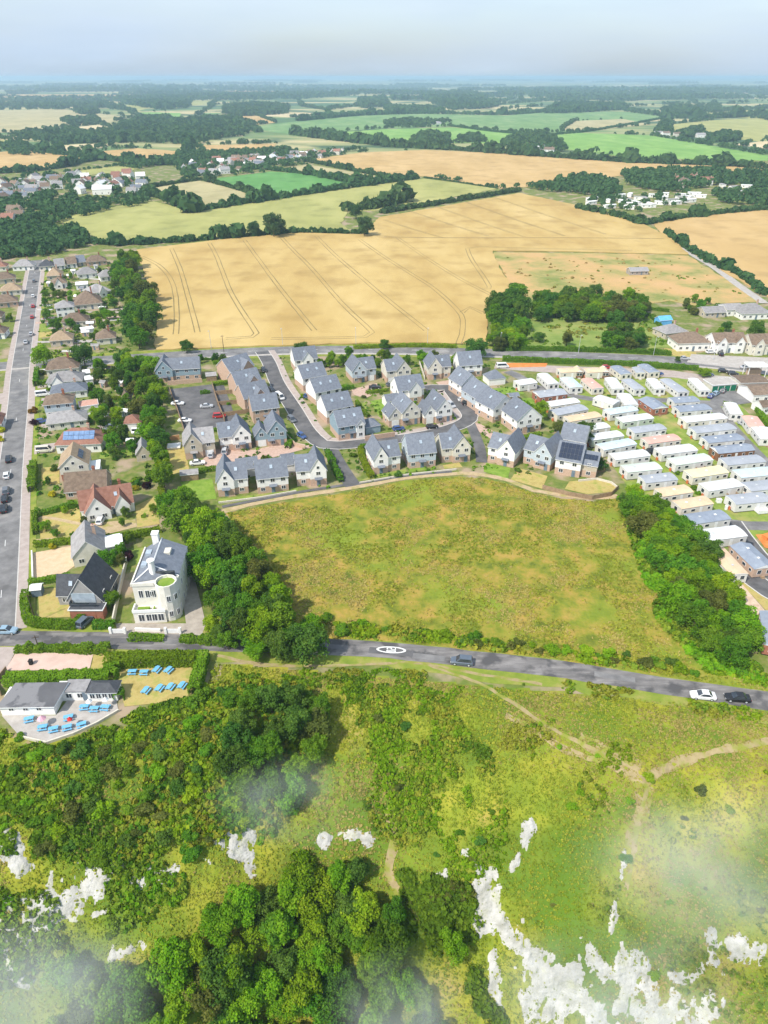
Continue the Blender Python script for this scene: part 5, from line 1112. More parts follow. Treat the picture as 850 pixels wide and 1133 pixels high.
def parasol(px, colour, label, r_=.55):
    q = P(*px); r = empty('parasol', (q.x, q.y, .1)); tag(r, label, 'parasol', 'parasols on the pub terrace')
    MB().cyl(0, 0, 0, 2.5, .03).build('pole', TRIM, r); MB().cyl(0, 0, 0, .12, .25).build('base', CONC, r)
    b = MB(); n = 8
    for i in range(n):
        t0, t1 = 2 * math.pi * i / n, 2 * math.pi * (i + 1) / n
        b.add([(0, 0, 2.5), (r_ * math.cos(t0), r_ * math.sin(t0), 1.75), (r_ * math.cos(t1), r_ * math.sin(t1), 1.75)], [(0, 1, 2)])
    b.build('canopy', CANV[colour], r)
parasol((49, 803), 'pink', 'half closed pink parasol over a blue terrace table', .8); parasol((80, 804), 'red', 'small red parasol between the outer terrace tables', .5); parasol((89, 772), 'red', 'red parasol beside the white rear wing of the pub', .6)
parasol((101, 784), 'white', 'white parasol between the inner terrace tables', .6); parasol((119, 782), 'white', 'white parasol at the right end of the inner terrace tables', .6)
def lamp(px, ang, label, h=8.0):
    q = P(*px); r = empty('street_lamp', (q.x, q.y, 0), ang); tag(r, label, 'street lamp', 'street lamps along the main road')
    MB().cyl(0, 0, 0, h, .10, .06).build('pole', METAL, r); bar('arm', (0, 0, h), (1.3, 0, h + .25), .05, METAL, r); MB().box(1.2, 1.9, -.14, .14, h + .16, h + .3).build('lantern', METAL, r)
for i, p in enumerate([(234, 386), (313, 383), (394, 382), (473, 382.5), (553, 388), (640, 391), (723, 393), (789, 398)]): lamp(p, -math.pi / 2, f'slim grey street lamp, {ORD[i]} from the left along the main road')
def pole(px, h, label):
    q = P(*px); r = empty('utility_pole', (q.x, q.y, 0), .3); tag(r, label, 'pole', 'utility poles'); MB().cyl(0, 0, 0, h, .13, .09).build('shaft', BARK, r); MB().box(-.7, .7, -.05, .05, h - .5, h - .38).build('crossarm', BARK, r)
for p, lb in (((40, 688), 'timber utility pole at the corner of the clifftop road'), ((248, 390), 'dark utility pole by the wheat field edge'), ((44, 720), 'thin pole beside the pink yard')): pole(p, 7.5 if p[1] < 700 else 4, lb)
# trampoline, water tanks and other small garden things that show as pale spots
def box_thing(name, px, w, d, h, m, label, cat, ang=0):
    q = P(*px); b = MB(); b.box(-w / 2, w / 2, -d / 2, d / 2, 0, h * .85); b.box(-w / 2 - .05, w / 2 + .05, -d / 2 - .05, d / 2 + .05, h * .85, h); o = b.build(name, m, None, (q.x, q.y, .07), ang); tag(o, label, cat); return o
box_thing('gas_tank_cover', (795, 556), 1.2, 1.0, 1.1, TRIM, 'small white gas cabinet on the grass below the white caravan', 'cabinet'); box_thing('gas_tank_cover', (803, 564), .6, .5, 1.2, TRIM, 'narrow white service post cabinet on the site grass', 'cabinet')
box_thing('skip', (849, 596), 2.5, 1.6, 1.1, MATS['orange_subsoil'], 'orange skip on the bare earth by the new tarmac', 'skip', .4)
box_thing('wheelie_bin', (35, 735), .6, .7, 1.1, DARK, 'dark bin beside the pink yard', 'bin')
# chimneys of smoke-free stoves etc. are too small to see
# ================================================================== VEGETATION
def leaf_quads(c, n, size, rng, jitter=.6, aspect=1.0):
    """quads of about `size` at centres c with outward normals n (randomly tilted)"""
    k = len(c); n = n + rng.normal(0, jitter, (k, 3)); n /= np.linalg.norm(n, axis=1, keepdims=True) + 1e-9
    a = rng.normal(0, 1, (k, 3)); u = np.cross(n, a); u /= np.linalg.norm(u, axis=1, keepdims=True) + 1e-9; v = np.cross(n, u)
    s = np.broadcast_to(np.asarray(size, float).reshape(-1, 1), (k, 1)) * rng.uniform(.6, 1.25, (k, 1)) * .5
    u = u * s; v = v * s * aspect
    q = np.stack([c - u - v * .6, c + u * .8 - v, c + u + v * .7, c - u * .7 + v], 1)
    return q.reshape(-1, 3), np.arange(4 * k).reshape(-1, 4)
def sphere_pts(k, rng):
    d = rng.normal(0, 1, (k, 3)); return d / np.linalg.norm(d, axis=1, keepdims=True)
def crown_np(seed, lobes, nleaf, leaf, rx, rzz, cz, lob=(.30, .48), low=-.75):
    rng = np.random.default_rng(seed); C_ = []; N_ = []
    d = sphere_pts(lobes * 3, rng); d = d[d[:, 2] > low][:lobes]
    L_ = len(d); lc = d * np.array([rx, rx, rzz]) * rng.uniform(.5, .98, (L_, 1)); lr = rng.uniform(*lob, L_) * rx
    lc = np.vstack([lc, [[0, 0, 0]]]); lr = np.append(lr, rx * .62)
    w = lr ** 2; cnt = (nleaf * w / w.sum()).astype(int)
    for c, r, m in zip(lc, lr, cnt):
        s = sphere_pts(m, rng); s[:, 2] = np.where(s[:, 2] < -.6, -s[:, 2], s[:, 2]); C_.append(c + s * r * rng.uniform(.68, 1.16, (m, 1))); N_.append(s)
    c = np.vstack(C_) + [0, 0, cz]; n = np.vstack(N_)
    return leaf_quads(c, n, leaf, rng, .65)
TREES = []
for i, (rx, rzz, cz, lobes, lob) in enumerate([(.44, .44, .54, 26, (.22, .40)), (.36, .45, .53, 22, (.24, .42)), (.50, .42, .54, 36, (.16, .32)), (.40, .46, .52, 30, (.18, .36)), (.46, .43, .54, 34, (.15, .32)), (.30, .48, .51, 22, (.26, .46))]):
    v, q = crown_np(100 + i, lobes, 5400, .038, rx, rzz, cz, lob)
    tk = MB(); tk.cyl(0, 0, -.06, .30, .030, .020, 7); tk.cyl(0, 0, .30, .62, .020, .008, 6)
    for j in range(5):
        t = j * 1.26 + i; b0 = Vector((0, 0, .25 + .05 * j)); b1 = Vector((math.cos(t) * rx * .7, math.sin(t) * rx * .7, .5 + .06 * j))
        d_ = b1 - b0; u = d_.orthogonal().normalized(); w = d_.cross(u).normalized()
        tk.add([b0 + u * .010, b0 - u * .006 + w * .009, b0 - u * .006 - w * .009, b1 + u * .003, b1 - u * .002 + w * .002, b1 - u * .002 - w * .002], [(0, 1, 4, 3), (1, 2, 5, 4), (2, 0, 3, 5)])
    TREES.append((np_mesh('crown', v, q, LEAF[0]), tk.mesh('trunk', BARK)))
SHRUBS = []
for i in range(6):
    v, q = crown_np(300 + i, [9, 12, 7, 14, 10, 8][i], 1500, [.105, .10, .12, .09, .11, .12][i], .5, [.42, .5, .36, .4, .55, .46][i], .34, (.34, .56), -.1)
    SHRUBS.append(np_mesh('shrub', v, q, LEAF[0]))
TREE_XY = []
def tree(pos, h, kind=None, leaf=None, label=None, group=None, name='broadleaf_tree', wide=1.0):
    k = R.randrange(len(TREES)) if kind is None else kind; cm, tm = TREES[k]
    r = empty(name, (pos.x, pos.y, float(hz(pos.x, pos.y))), R.uniform(0, 6.28)); s = h; r.scale = (s * wide, s * wide, s); tag(r, label, 'tree', group)
    c = link('crown', cm, r); c.material_slots[0].link = 'OBJECT'; c.material_slots[0].material = leaf or LEAF[0]; link('trunk', tm, r); TREE_XY.append((pos.x, pos.y, h * .4)); return r
def shrub(pos, w, h, leaf=None, label=None, group=None, name='shrub'):
    o = link(name, R.choice(SHRUBS), None, (pos.x, pos.y, float(hz(pos.x, pos.y)) - .05), R.uniform(0, 6.28)); o.scale = (w, w * R.uniform(.85, 1.15), h)
    o.material_slots[0].link = 'OBJECT'; o.material_slots[0].material = leaf or LEAF[0]; tag(o, label, 'shrub', group); return o
def tree_at(px, h, **k): return tree(T(px[0], px[1], .6 * h), h, **k)      # px = centre of the crown in the photograph
def pick(ws): return R.choices(LEAF, ws)[0]
def scatter_px(poly, n, mind, dz, tries=40):
    xs = [p[0] for p in poly]; ys = [p[1] for p in poly]; out = []
    for _ in range(n * tries):
        if len(out) >= n: break
        x, y = R.uniform(min(xs), max(xs)), R.uniform(min(ys), max(ys))
        if not in_poly(np.array([x]), np.array([y]), poly)[0]: continue
        q = T(x, y, dz)
        if all((q.x - o.x) ** 2 + (q.y - o.y) ** 2 > mind * mind for o in out): out.append(q)
    return out
ALLROADS = [(MAIN, 5.5), (LEFT, 5.5), (CLIFF, 3.4), (ESTATE, 4.2), (SPUR, 2.8), (SPUR2, 2.4), (LANE_A, 2.6), (LANE_B, 2.8), (LANE_C, 2.5), (LANE_N, 3), (TARMAC, 3.8), (TARMAC2, 3.3), (UPLANE, 3)]
def clear(q, r=1.0):
    x, y = np.array([q.x]), np.array([q.y])
    for ln, w in ALLROADS:
        if near_line(x, y, ln, w + r * .6)[0]: return False
    for f in HOUSES:
        if in_poly(x, y, f)[0]: return False
        if r and near_line(x, y, f + f[:1], r * .8)[0]: return False
    return True
LEAFNAME = {'leaf_mid': 'mid green', 'leaf_dark': 'dark green', 'leaf_bright': 'bright green', 'leaf_olive': 'olive green'}
def where(q, poly, hgt=0):                                # which ninth of the cluster, as seen in the photograph
    d = Vector((q.x, q.y * CP - (q.z + hgt - CAM_H) * SP, q.y * SP + (q.z + hgt - CAM_H) * CP)); x, y = 425 + FPX * d.x / d.y, 566.5 - FPX * d.z / d.y
    xs = [p[0] for p in poly]; ys = [p[1] for p in poly]; a = (x - min(xs)) / (max(xs) - min(xs) + 1e-6); b = (y - min(ys)) / (max(ys) - min(ys) + 1e-6)
    v = 'upper' if b < .34 else 'lower' if b > .67 else 'middle'; h = 'left' if a < .34 else 'right' if a > .67 else 'centre'
    return f'{v} {h}'
def wood(poly, n, hs, mind, ws, label, group, wide=1.0, kinds=None, chk=False, name='broadleaf_tree'):
    for q in scatter_px(poly, n, mind, .6 * sum(hs) / 2):
        if chk and not clear(q, 1.0): continue
        h = R.uniform(*hs); lf = pick(ws); t = (h - hs[0]) / (hs[1] - hs[0]); sz = 'small' if t < .34 else 'tall' if t > .67 else 'middling'
        tree(q, h, leaf=lf, label=f'{sz} {LEAFNAME[lf.name]} {label[0]}, {where(q, poly, .6 * h)} of {label[1]}', group=group, wide=wide, name=name, kind=None if kinds is None else R.choice(kinds))
wood([(184, 552), (206, 550), (236, 570), (260, 600), (294, 632), (318, 662), (326, 690), (300, 697), (262, 692), (242, 680), (234, 640), (208, 596)], 44, (5.5, 9), 3.3, (6, 3, 3, 1), ('tree', 'the belt beside the villa'), 'trees of the belt beside the villa')
wood([(222, 676), (300, 690), (345, 690), (352, 706), (300, 712), (236, 706)], 14, (4, 6), 3.2, (5, 2, 3, 1), ('bushy tree', 'the villa belt road end'), 'low trees at the road end of the belt', 1.15, name='scrub_tree')
tree_at((341, 708), 8.5, leaf=LEAF[1], kind=2, label='dark rounded tree overhanging the clifftop road, right of a pair'); tree_at((313, 712), 7, leaf=LEAF[1], kind=3, label='smaller dark tree beside the clifftop road, left of a pair'); tree_at((284, 718), 4.5, leaf=LEAF[2], kind=0, wide=1.2, label='bright green bush-like tree on the sea side of the clifftop road')
wood([(690, 538), (712, 545), (748, 572), (786, 606), (796, 640), (826, 690), (836, 716), (800, 722), (772, 700), (740, 644), (714, 590)], 74, (4.2, 7.0), 2.9, (6, 1, 6, 1), ('scrub tree', 'the belt beside the caravans'), 'trees of the belt beside the caravans', 1.25, name='scrub_tree')
wood([(122, 290), (142, 280), (164, 306), (168, 350), (160, 376), (144, 372), (142, 330)], 34, (8, 12), 4.0, (5, 4, 2, 1), ('tree', 'the wheat field left edge'), 'trees along the left edge of the wheat field')
wood([(134, 398), (164, 396), (176, 430), (184, 470), (198, 520), (180, 528), (158, 470), (140, 430)], 34, (4.5, 8.5), 3.6, (6, 2, 4, 1), ('garden tree', 'the strip left of the parking court'), 'garden trees left of the parking court', chk=True, name='garden_tree')
tree_at((46, 391), 9, kind=2, leaf=LEAF[2], label='big bright green tree at the right corner of the crossroads'); tree_at((91, 390), 9.5, kind=2, leaf=LEAF[1], label='big dark olive tree beside the main road right of the crossroads tree')
tree_at((206, 382), 5.5, kind=2, leaf=LEAF[1], wide=1.15, label='single round dark tree on the wheat field edge'); tree_at((425, 380), 4.5, kind=0, leaf=LEAF[1], label='small dark tree alone on the wheat field edge'); tree_at((147, 287), 10, kind=4, leaf=LEAF[2], label='bright green tree at the far left corner of the wheat field')
tree_at((528, 383), 8.5, kind=2, leaf=LEAF[1], wide=1.2, label='large dark tree beside the main road at the end of the back row'); tree_at((334, 385), 7, kind=2, leaf=LEAF[1], label='large dark tree by the main road behind the estate entrance')
for x, y, h in ((222, 396, 3.6), (238, 395, 4), (246, 396, 4)): tree_at((x, y), h, kind=1, leaf=LEAF[1], label='small clipped round tree on the verge by the brick terrace', group='clipped trees by the terrace')
wood([(345, 392), (390, 390), (470, 391), (510, 394), (512, 402), (440, 401), (350, 402)], 26, (3.2, 5), 3.5, (4, 2, 4, 1), ('tree', 'the screen behind the back row'), 'screen of trees behind the back row', 1.15, chk=True, name='garden_tree')
tree_at((599, 452), 6.8, kind=1, leaf=LEAF[2], label='green tree beside the upper caravans behind the diagonal houses'); tree_at((647, 476), 7, kind=0, leaf=LEAF[1], label='round dark tree among the caravans behind the solar house'); tree_at((664, 513), 4, kind=0, leaf=LEAF[1], wide=1.2, label='dark bush tree beside the solar house'); tree_at((618, 470), 4, kind=2, leaf=LEAF[3], label='low olive tree left of the round tree in the caravan site')
# copse by the main road
wood([(548, 332), (566, 318), (580, 322), (580, 342), (560, 352), (546, 352)], 14, (9, 12.5), 4, (2, 6, 0, 1), ('tree', 'the left copse clump'), 'copse trees, left clump')
wood([(592, 330), (620, 325), (655, 326), (680, 330), (716, 328), (716, 344), (690, 348), (640, 344), (600, 346)], 44, (7, 10.5), 3.6, (5, 3, 1, 2), ('tree', 'the back line of the copse'), 'copse trees, back line', 1.15)
wood([(672, 362), (708, 362), (714, 378), (672, 381)], 12, (6, 8), 3.2, (4, 4, 0, 1), ('tree', 'the front copse clump'), 'copse trees, front clump', 1.2)
wood([(545, 354), (572, 348), (584, 360), (576, 378), (546, 380)], 22, (5, 8), 3.0, (6, 1, 4, 1), ('bushy tree', 'the roadside corner of the copse'), 'copse trees, left corner', 1.2, name='scrub_tree')
tree_at((660, 321), 9, kind=2, leaf=LEAF[1], label='tallest dark round tree standing above the copse'); tree_at((682, 350), 8, kind=2, leaf=LEAF[1], label='large dark tree at the right of the copse clearing'); tree_at((628, 374), 6.5, kind=1, leaf=LEAF[3], label='grey green tree alone before the copse at the road hedge'); tree_at((597, 372), 4.5, kind=0, leaf=LEAF[1], wide=1.2, label='dark bush tree in the copse clearing'); tree_at((640, 350), 3.5, kind=1, leaf=LEAF[2], label='small bright bush in the copse clearing')
wood([(752, 334), (775, 328), (800, 334), (806, 342), (770, 344)], 9, (3.5, 5), 4, (4, 3, 1, 2), ('tree', 'the group behind the right-hand houses'), 'trees behind the right hand houses', 1.3)
tree_at((837, 362), 8, kind=2, leaf=LEAF[1], label='large round dark tree among the right hand houses'); tree_at((805, 360), 5, kind=0, leaf=LEAF[1], label='dark tree left of the large round tree among the right hand houses'); tree_at((797, 366), 4, kind=1, leaf=LEAF[2], label='bright green tree between the white semi and the long building'); tree_at((780, 411), 3.6, kind=2, leaf=LEAF[2], wide=1.4, label='bright green bush tree at the caravan site entrance'); tree_at((750, 397), 2.6, kind=0, leaf=LEAF[1], label='tiny round tree on the main road verge')
wood([(0, 400), (14, 402), (14, 430), (0, 432)], 5, (4, 6), 3.5, (3, 4, 1, 1), ('garden tree', 'the corner below the crossroads'), 'left edge garden trees', chk=True, name='garden_tree')
wood([(2, 440), (12, 440), (10, 470), (0, 470)], 4, (4, 6), 3.5, (3, 5, 1, 1), ('garden tree', 'the left edge beside the road'), 'left edge dark trees', chk=True, name='garden_tree')
wood([(4, 345), (20, 352), (20, 385), (4, 390)], 7, (3.5, 5), 3.5, (4, 4, 0, 1), ('garden tree', 'the gardens left of the upper road'), 'garden trees left of the upper road', chk=True, name='garden_tree')
wood([(42, 300), (130, 298), (128, 345), (116, 375), (60, 376), (42, 345)], 48, (3, 5.5), 4, (4, 4, 3, 1), ('garden tree', 'the upper bungalow gardens'), 'trees among the upper bungalows', chk=True, name='garden_tree')
wood([(95, 405), (135, 400), (150, 450), (150, 500), (120, 500), (104, 450)], 26, (3.5, 6.5), 4.5, (4, 4, 2, 1), ('garden tree', 'the long back gardens'), 'trees in the long back gardens', chk=True, name='garden_tree')
wood([(44, 520), (66, 540), (88, 556), (170, 560), (168, 590), (120, 612), (60, 600), (42, 575)], 14, (2.2, 3.8), 3.0, (4, 3, 3, 1), ('garden tree', 'the gardens around the red tiled house'), 'garden trees by the red tiled house', chk=True, name='garden_tree')
wood([(118, 590), (140, 600), (138, 640), (124, 680), (116, 660)], 7, (3, 5), 3, (4, 4, 1, 1), ('garden tree', 'the garden left of the villa'), 'garden trees left of the villa', chk=True, name='garden_tree')
# wooded cliff foot in the foreground
wood([(60, 1105), (150, 1078), (215, 1035), (285, 1000), (330, 962), (400, 958), (440, 1015), (462, 1085), (500, 1160), (40, 1160)], 80, (5.5, 8.8), 3.0, (5, 2, 6, 1), ('tree', 'the foreground cliff foot wood'), 'trees of the cliff foot wood')
wood([(260, 780), (300, 762), (352, 770), (360, 810), (330, 850), (310, 900), (270, 880), (250, 830)], 22, (4.5, 6.8), 3.2, (5, 5, 1, 1), ('tree', 'the dark clump below the clifftop road'), 'trees on the slope below the clifftop road', 1.15)
for (x, y) in ((268, 1000), (400, 1008), (330, 1090), (75, 1075), (250, 1070), (360, 1055), (310, 1030), (190, 1065), (420, 1060), (120, 1100)): tree_at((x, y), R.uniform(7, 9.5), leaf=LEAF[2], label='bright yellow green tree crown, ' + where(T(x, y, 5), [(60, 960), (460, 1110)], 5) + ' of the foreground wood', group='bright trees in the foreground wood')
tree_at((500, 1045), 6, leaf=LEAF[2], kind=1, label='lone bright green tree on the chalk slope right of the wood')

# -- shrubs
def shrubs(poly, n, ws, hs, mind, lv, label, group, chk=True, name='shrub'):
    for q in scatter_px(poly, n, mind, .5):
        if chk and not clear(q, .4): continue
        w = R.uniform(*ws); lf = R.choices(LEAF, lv)[0]; t = (w - ws[0]) / (ws[1] - ws[0]); sz = 'small' if t < .34 else 'big' if t > .67 else 'middling'
        shrub(q, w, w * R.uniform(*hs), lf, f'{sz} {LEAFNAME[lf.name]} shrub, {where(q, poly)} of {label}', group, name)
shrubs([(0, 800), (60, 825), (130, 800), (240, 760), (300, 780), (300, 900), (200, 960), (120, 960), (0, 920)], 85, (1.3, 3.4), (.5, .8), 1.7, (5, 2, 4, 3), 'the slope below the pub', 'shrubs on the slope below the pub')
shrubs([(360, 750), (460, 750), (520, 800), (560, 900), (520, 1000), (460, 960), (380, 870)], 14, (.9, 2.0), (.4, .7), 2.2, (4, 2, 4, 3), 'the grassy slope beside the wood', 'shrubs on the grassy slope')
shrubs([(540, 800), (850, 850), (850, 1133), (540, 1000)], 16, (.8, 2.0), (.35, .6), 2.5, (3, 1, 4, 4), 'the turf near the chalk', 'shrubs near the chalk')
shrubs([(355, 700), (450, 704), (540, 716), (640, 730), (760, 745), (840, 745), (800, 730), (700, 720), (560, 706), (430, 692), (360, 682)], 34, (1.2, 2.8), (.5, .8), 1.6, (4, 1, 6, 2), 'the lower meadow edge', 'shrubs along the lower meadow edge')
shrubs([(30, 300), (130, 296), (140, 380), (170, 400), (190, 470), (170, 560), (110, 570), (60, 540), (46, 460), (40, 400)], 60, (1.2, 3.0), (.6, .9), 2.2, (5, 3, 3, 2), 'the older gardens', 'shrubs in the older gardens')
shrubs([(245, 400), (320, 395), (540, 400), (600, 440), (660, 510), (660, 540), (560, 520), (400, 530), (250, 556), (236, 500)], 75, (.9, 2.2), (.6, .9), 1.8, (4, 3, 4, 2), 'the new estate gardens', 'shrubs in the estate gardens')
shrubs([(600, 425), (850, 440), (850, 570), (790, 600), (700, 520)], 20, (.8, 1.8), (.6, .9), 2, (4, 2, 4, 2), 'the caravan site', 'shrubs between caravans')
for p, w, lf, lb in (((2, 478), 2.6, LEAF_YEL, 'vivid yellow bush at the left edge by the road'), ((1, 488), 2.4, LEAF_YEL, 'lower vivid yellow bush at the left edge'), ((165, 486), 3.0, LEAF_YEL, 'yellow green bush behind the red tiled garage'), ((120, 486), 2.0, LEAF_YEL, 'small yellow bush beside the white car in the back garden'), ((58, 607), 1.8, LEAF_YEL, 'yellow bush in the hedge above the gravel drive'), ((146, 592), 1.8, LEAF_YEL, 'yellow bush in the hedge right of the red tiled house'), ((150, 542), 2.0, LEAF_YEL, 'yellow shrub beside the long brown bungalow'), ((58, 549), 2.0, LEAF_YEL, 'yellow green shrub in the front garden above the lawn'),
                     ((38, 457), 2.6, LEAF_RED, 'orange brown bush beside the left road pavement'), ((38, 470), 2.6, LEAF_PURPLE, 'dark purple bush beside the left road pavement'), ((162, 540), 2.4, LEAF_PURPLE, 'purple bush behind the long brown bungalow'), ((141, 620), 3.0, LEAF_PURPLE, 'dark purple bush left of the villa roof'), ((43, 494), 1.6, LEAF[2], 'bright green bush beside the cream motorhome')):
    shrub(P(*p), w, w * .85, lf, lb)

# -- hedges
def hedge(px, h, w, leaf, label, size=.34, dens=85, name='hedge', terrain=False, rough=.12, group=None):
    ln = smooth_line(wline(px) if not terrain else [(q.x, q.y) for q in (T(*p) for p in px)], 1.2); rng = np.random.default_rng(len(ln) * 7 + int(px[0][0]))
    c = []; n = []
    for (p, q) in zip(ln[:-1], ln[1:]):
        dx, dy = q[0] - p[0], q[1] - p[1]; L = math.hypot(dx, dy)
        if L < 1e-6: continue
        k = max(6, int(L * (2 * h + w) * dens * (.3 / size) ** 2 * .5)); t = rng.uniform(0, L, k); s = rng.uniform(0, 2 * h + w, k)
        off = np.where(s < h, -w / 2, np.where(s < h + w, s - h - w / 2, w / 2)); z = np.where(s < h, s, np.where(s < h + w, h, 2 * h + w - s))
        ux, uy = dx / L, dy / L; nxx, nyy = -uy, ux
        hh = 1 + rough * 2 * (vn((p[0] + ux * t) * .8, (p[1] + uy * t) * .8, 5) - .5)
        x = p[0] + ux * t + nxx * off * hh; y = p[1] + uy * t + nyy * off * hh
        c.append(np.stack([x, y, hz(x, y) + z * hh], 1)); o_ = np.where(s < h, -1, np.where(s < h + w, 0, 1)); up = np.where(o_ == 0, 1, .15); n.append(np.stack([nxx * o_, nyy * o_, up], 1))
    c = np.vstack(c); n = np.vstack(n); c = c + rng.normal(0, .06, c.shape)
    v, q = leaf_quads(c, n, size, rng, .5); tag(link(name, np_mesh(name, v, q, leaf)), label, 'hedge', group)
HG = [([(18, 721), (60, 720), (122, 722)], 1.6, 1.8, 'uneven hedge between the clifftop road and the pink yard', .35), ([(118, 737), (170, 734), (218, 734)], 2.4, 2.6, 'tall bright clipped hedge behind the pub lawn', .1), ([(226, 728), (221, 750), (215, 770)], 2.2, 2.2, 'bright clipped hedge at the right end of the pub lawn', .1), ([(7, 756), (60, 756), (122, 752), (124, 742)], 2.2, 2.4, 'bright clipped hedge between the pink yard and the pub', .12), ([(132, 776), (134, 766)], 1.6, 1.5, 'short green hedge at the end of the pub rear wing', .2),
      ([(30, 658), (29, 676), (34, 690), (60, 694), (85, 694), (92, 684)], 1.7, 1.6, 'curved clipped hedge round the corner garden of the slate house', .12), ([(104, 694), (128, 694)], 1.4, 1.6, 'clipped hedge right of the dark blue car driveway', .15), ([(33, 647), (56, 644), (78, 640)], 1.4, 1.3, 'clipped hedge between the slate house and gravel drive', .12), ([(143, 707), (182, 708)], .9, 1.6, 'low hedge in front of the villa between the gates', .2), ([(200, 709), (240, 711), (262, 712)], 1.3, 2.0, 'roadside bramble hedge right of the villa gate', .4),
      ([(38, 605), (90, 600), (150, 594), (178, 588)], 1.5, 1.3, 'long clipped hedge below the red tiled house', .12), ([(40, 592), (39, 570)], 1.5, 1.2, 'tall hedge beside the left road at the dry lawn', .12), ([(40, 571), (60, 567), (86, 560)], 1.6, 1.6, 'bushy hedge above the dry lawn of the red tiled house', .3), ([(36, 545), (38, 515)], 2.2, 2.0, 'thick dark hedge beside the left road by the solar gable house', .25), ([(40, 428), (42, 412)], 2.2, 1.4, 'tall hedge at the road corner below the crossroads tree', .12), ([(43, 426), (54, 425)], 1.6, 1.2, 'short hedge at the lawn of the first bungalow', .12),
      ([(46, 358), (72, 355)], 1.4, 1.2, 'hedge below the white upper house', .2), ([(100, 352), (128, 348)], 1.6, 1.5, 'hedge below the large brown bungalow', .2), ([(104, 414), (138, 412)], 1.4, 1.4, 'hedge in the back garden of the first bungalow', .2), ([(112, 444), (138, 442)], 1.5, 1.6, 'bright hedge in the long back gardens', .2), ([(110, 490), (150, 488)], 1.3, 1.2, 'dark clipped hedge in the back garden by the yellow bush', .15),
      ([(391, 386), (450, 384), (505, 385)], 1.5, 1.6, 'clipped hedge along the wheat field edge by the main road', .15), ([(545, 388), (600, 388), (680, 390), (742, 393)], 1.9, 1.8, 'long hedge on the far side of the main road below the copse', .25), ([(556, 399), (620, 402), (700, 405), (772, 410)], 1.9, 1.8, 'long dark hedge between the main road and the caravan site', .15), ([(815, 424), (850, 426), (880, 428)], 1.4, 1.3, 'clipped hedge right of the filling station', .15),
      ([(399, 497), (401, 508), (407, 522), (412, 530)], 1.4, 1.5, 'bright hedge on the right side of the lane to the meadow', .15), ([(399, 496), (416, 494)], 1.2, 1.0, 'short hedge behind the first house right of the lane', .15), ([(362, 500), (370, 518), (378, 534)], 1.3, 1.8, 'planted hedge on the left side of the lane to the meadow', .4), ([(318, 497), (322, 488), (317, 482)], 1.2, 1.6, 'dark hedge beside the blue gabled house', .3), ([(207, 482), (232, 478), (266, 474)], 1.0, 1.2, 'low clipped hedge below the parking court', .15), ([(236, 427), (258, 424)], 1.3, 1.5, 'bright hedge in the first terrace garden', .12), ([(222, 436), (233, 435)], 1.3, 1.5, 'bushy green hedge at the corner of the parking court', .4),
      ([(220, 523), (240, 520)], 1.2, 1.4, 'dark hedge behind the shed lawn', .15), ([(420, 459), (440, 457)], 1.2, 1.6, 'bright hedge on the lawn behind the cream gabled house', .2), ([(395, 446), (399, 456), (408, 462)], 1.2, 1.4, 'dark garden hedge right of the side-on houses', .25), ([(405, 436), (428, 433)], 1.0, 1.2, 'clipped hedge below the black car drive', .12), ([(540, 442), (570, 440)], 1.1, 1.2, 'dark hedge on the lawn behind the diagonal chain', .15), ([(556, 452), (590, 450)], 1.0, 1.0, 'second hedge behind the diagonal chain', .15), ([(800, 447), (810, 448)], 1.0, 1.0, 'short clipped hedge above the end-on white caravan', .15), ([(836, 452), (846, 468), (852, 475)], 1.6, 1.6, 'bright clipped hedge at the right edge of the caravan site', .15),
      ([(577, 486), (598, 482)], 1.2, 1.6, 'dark planting below the lowest gabled house of the chain', .3), ([(236, 403), (256, 401)], 1.3, 1.4, 'clipped hedge beside the terrace near the main road', .12), ([(366, 432), (392, 430)], 1.2, 1.8, 'green hedge between the side-on houses and the blue back row house', .25), ([(250, 397), (200, 400)], .8, .8, 'low hedge behind the long brick terrace', .2), ([(540, 509), (566, 500)], 1.3, 1.2, 'hedge behind the white and brick house', .2), ([(740, 345), (700, 342), (722, 353), (734, 368)], 1.4, 1.6, 'scrubby hedge between the copse and the right hand yards', .4), ([(178, 542), (182, 556)], 1.4, 1.4, 'bright clipped hedge beside the dry lawn below the back gardens', .1)]
for px, h_, w_, lb, rg in HG: hedge(px, h_, w_, LEAF_HEDGE if ('bright' in lb or 'clipped' in lb) and 'dark' not in lb else LEAF[0], lb, rough=rg)

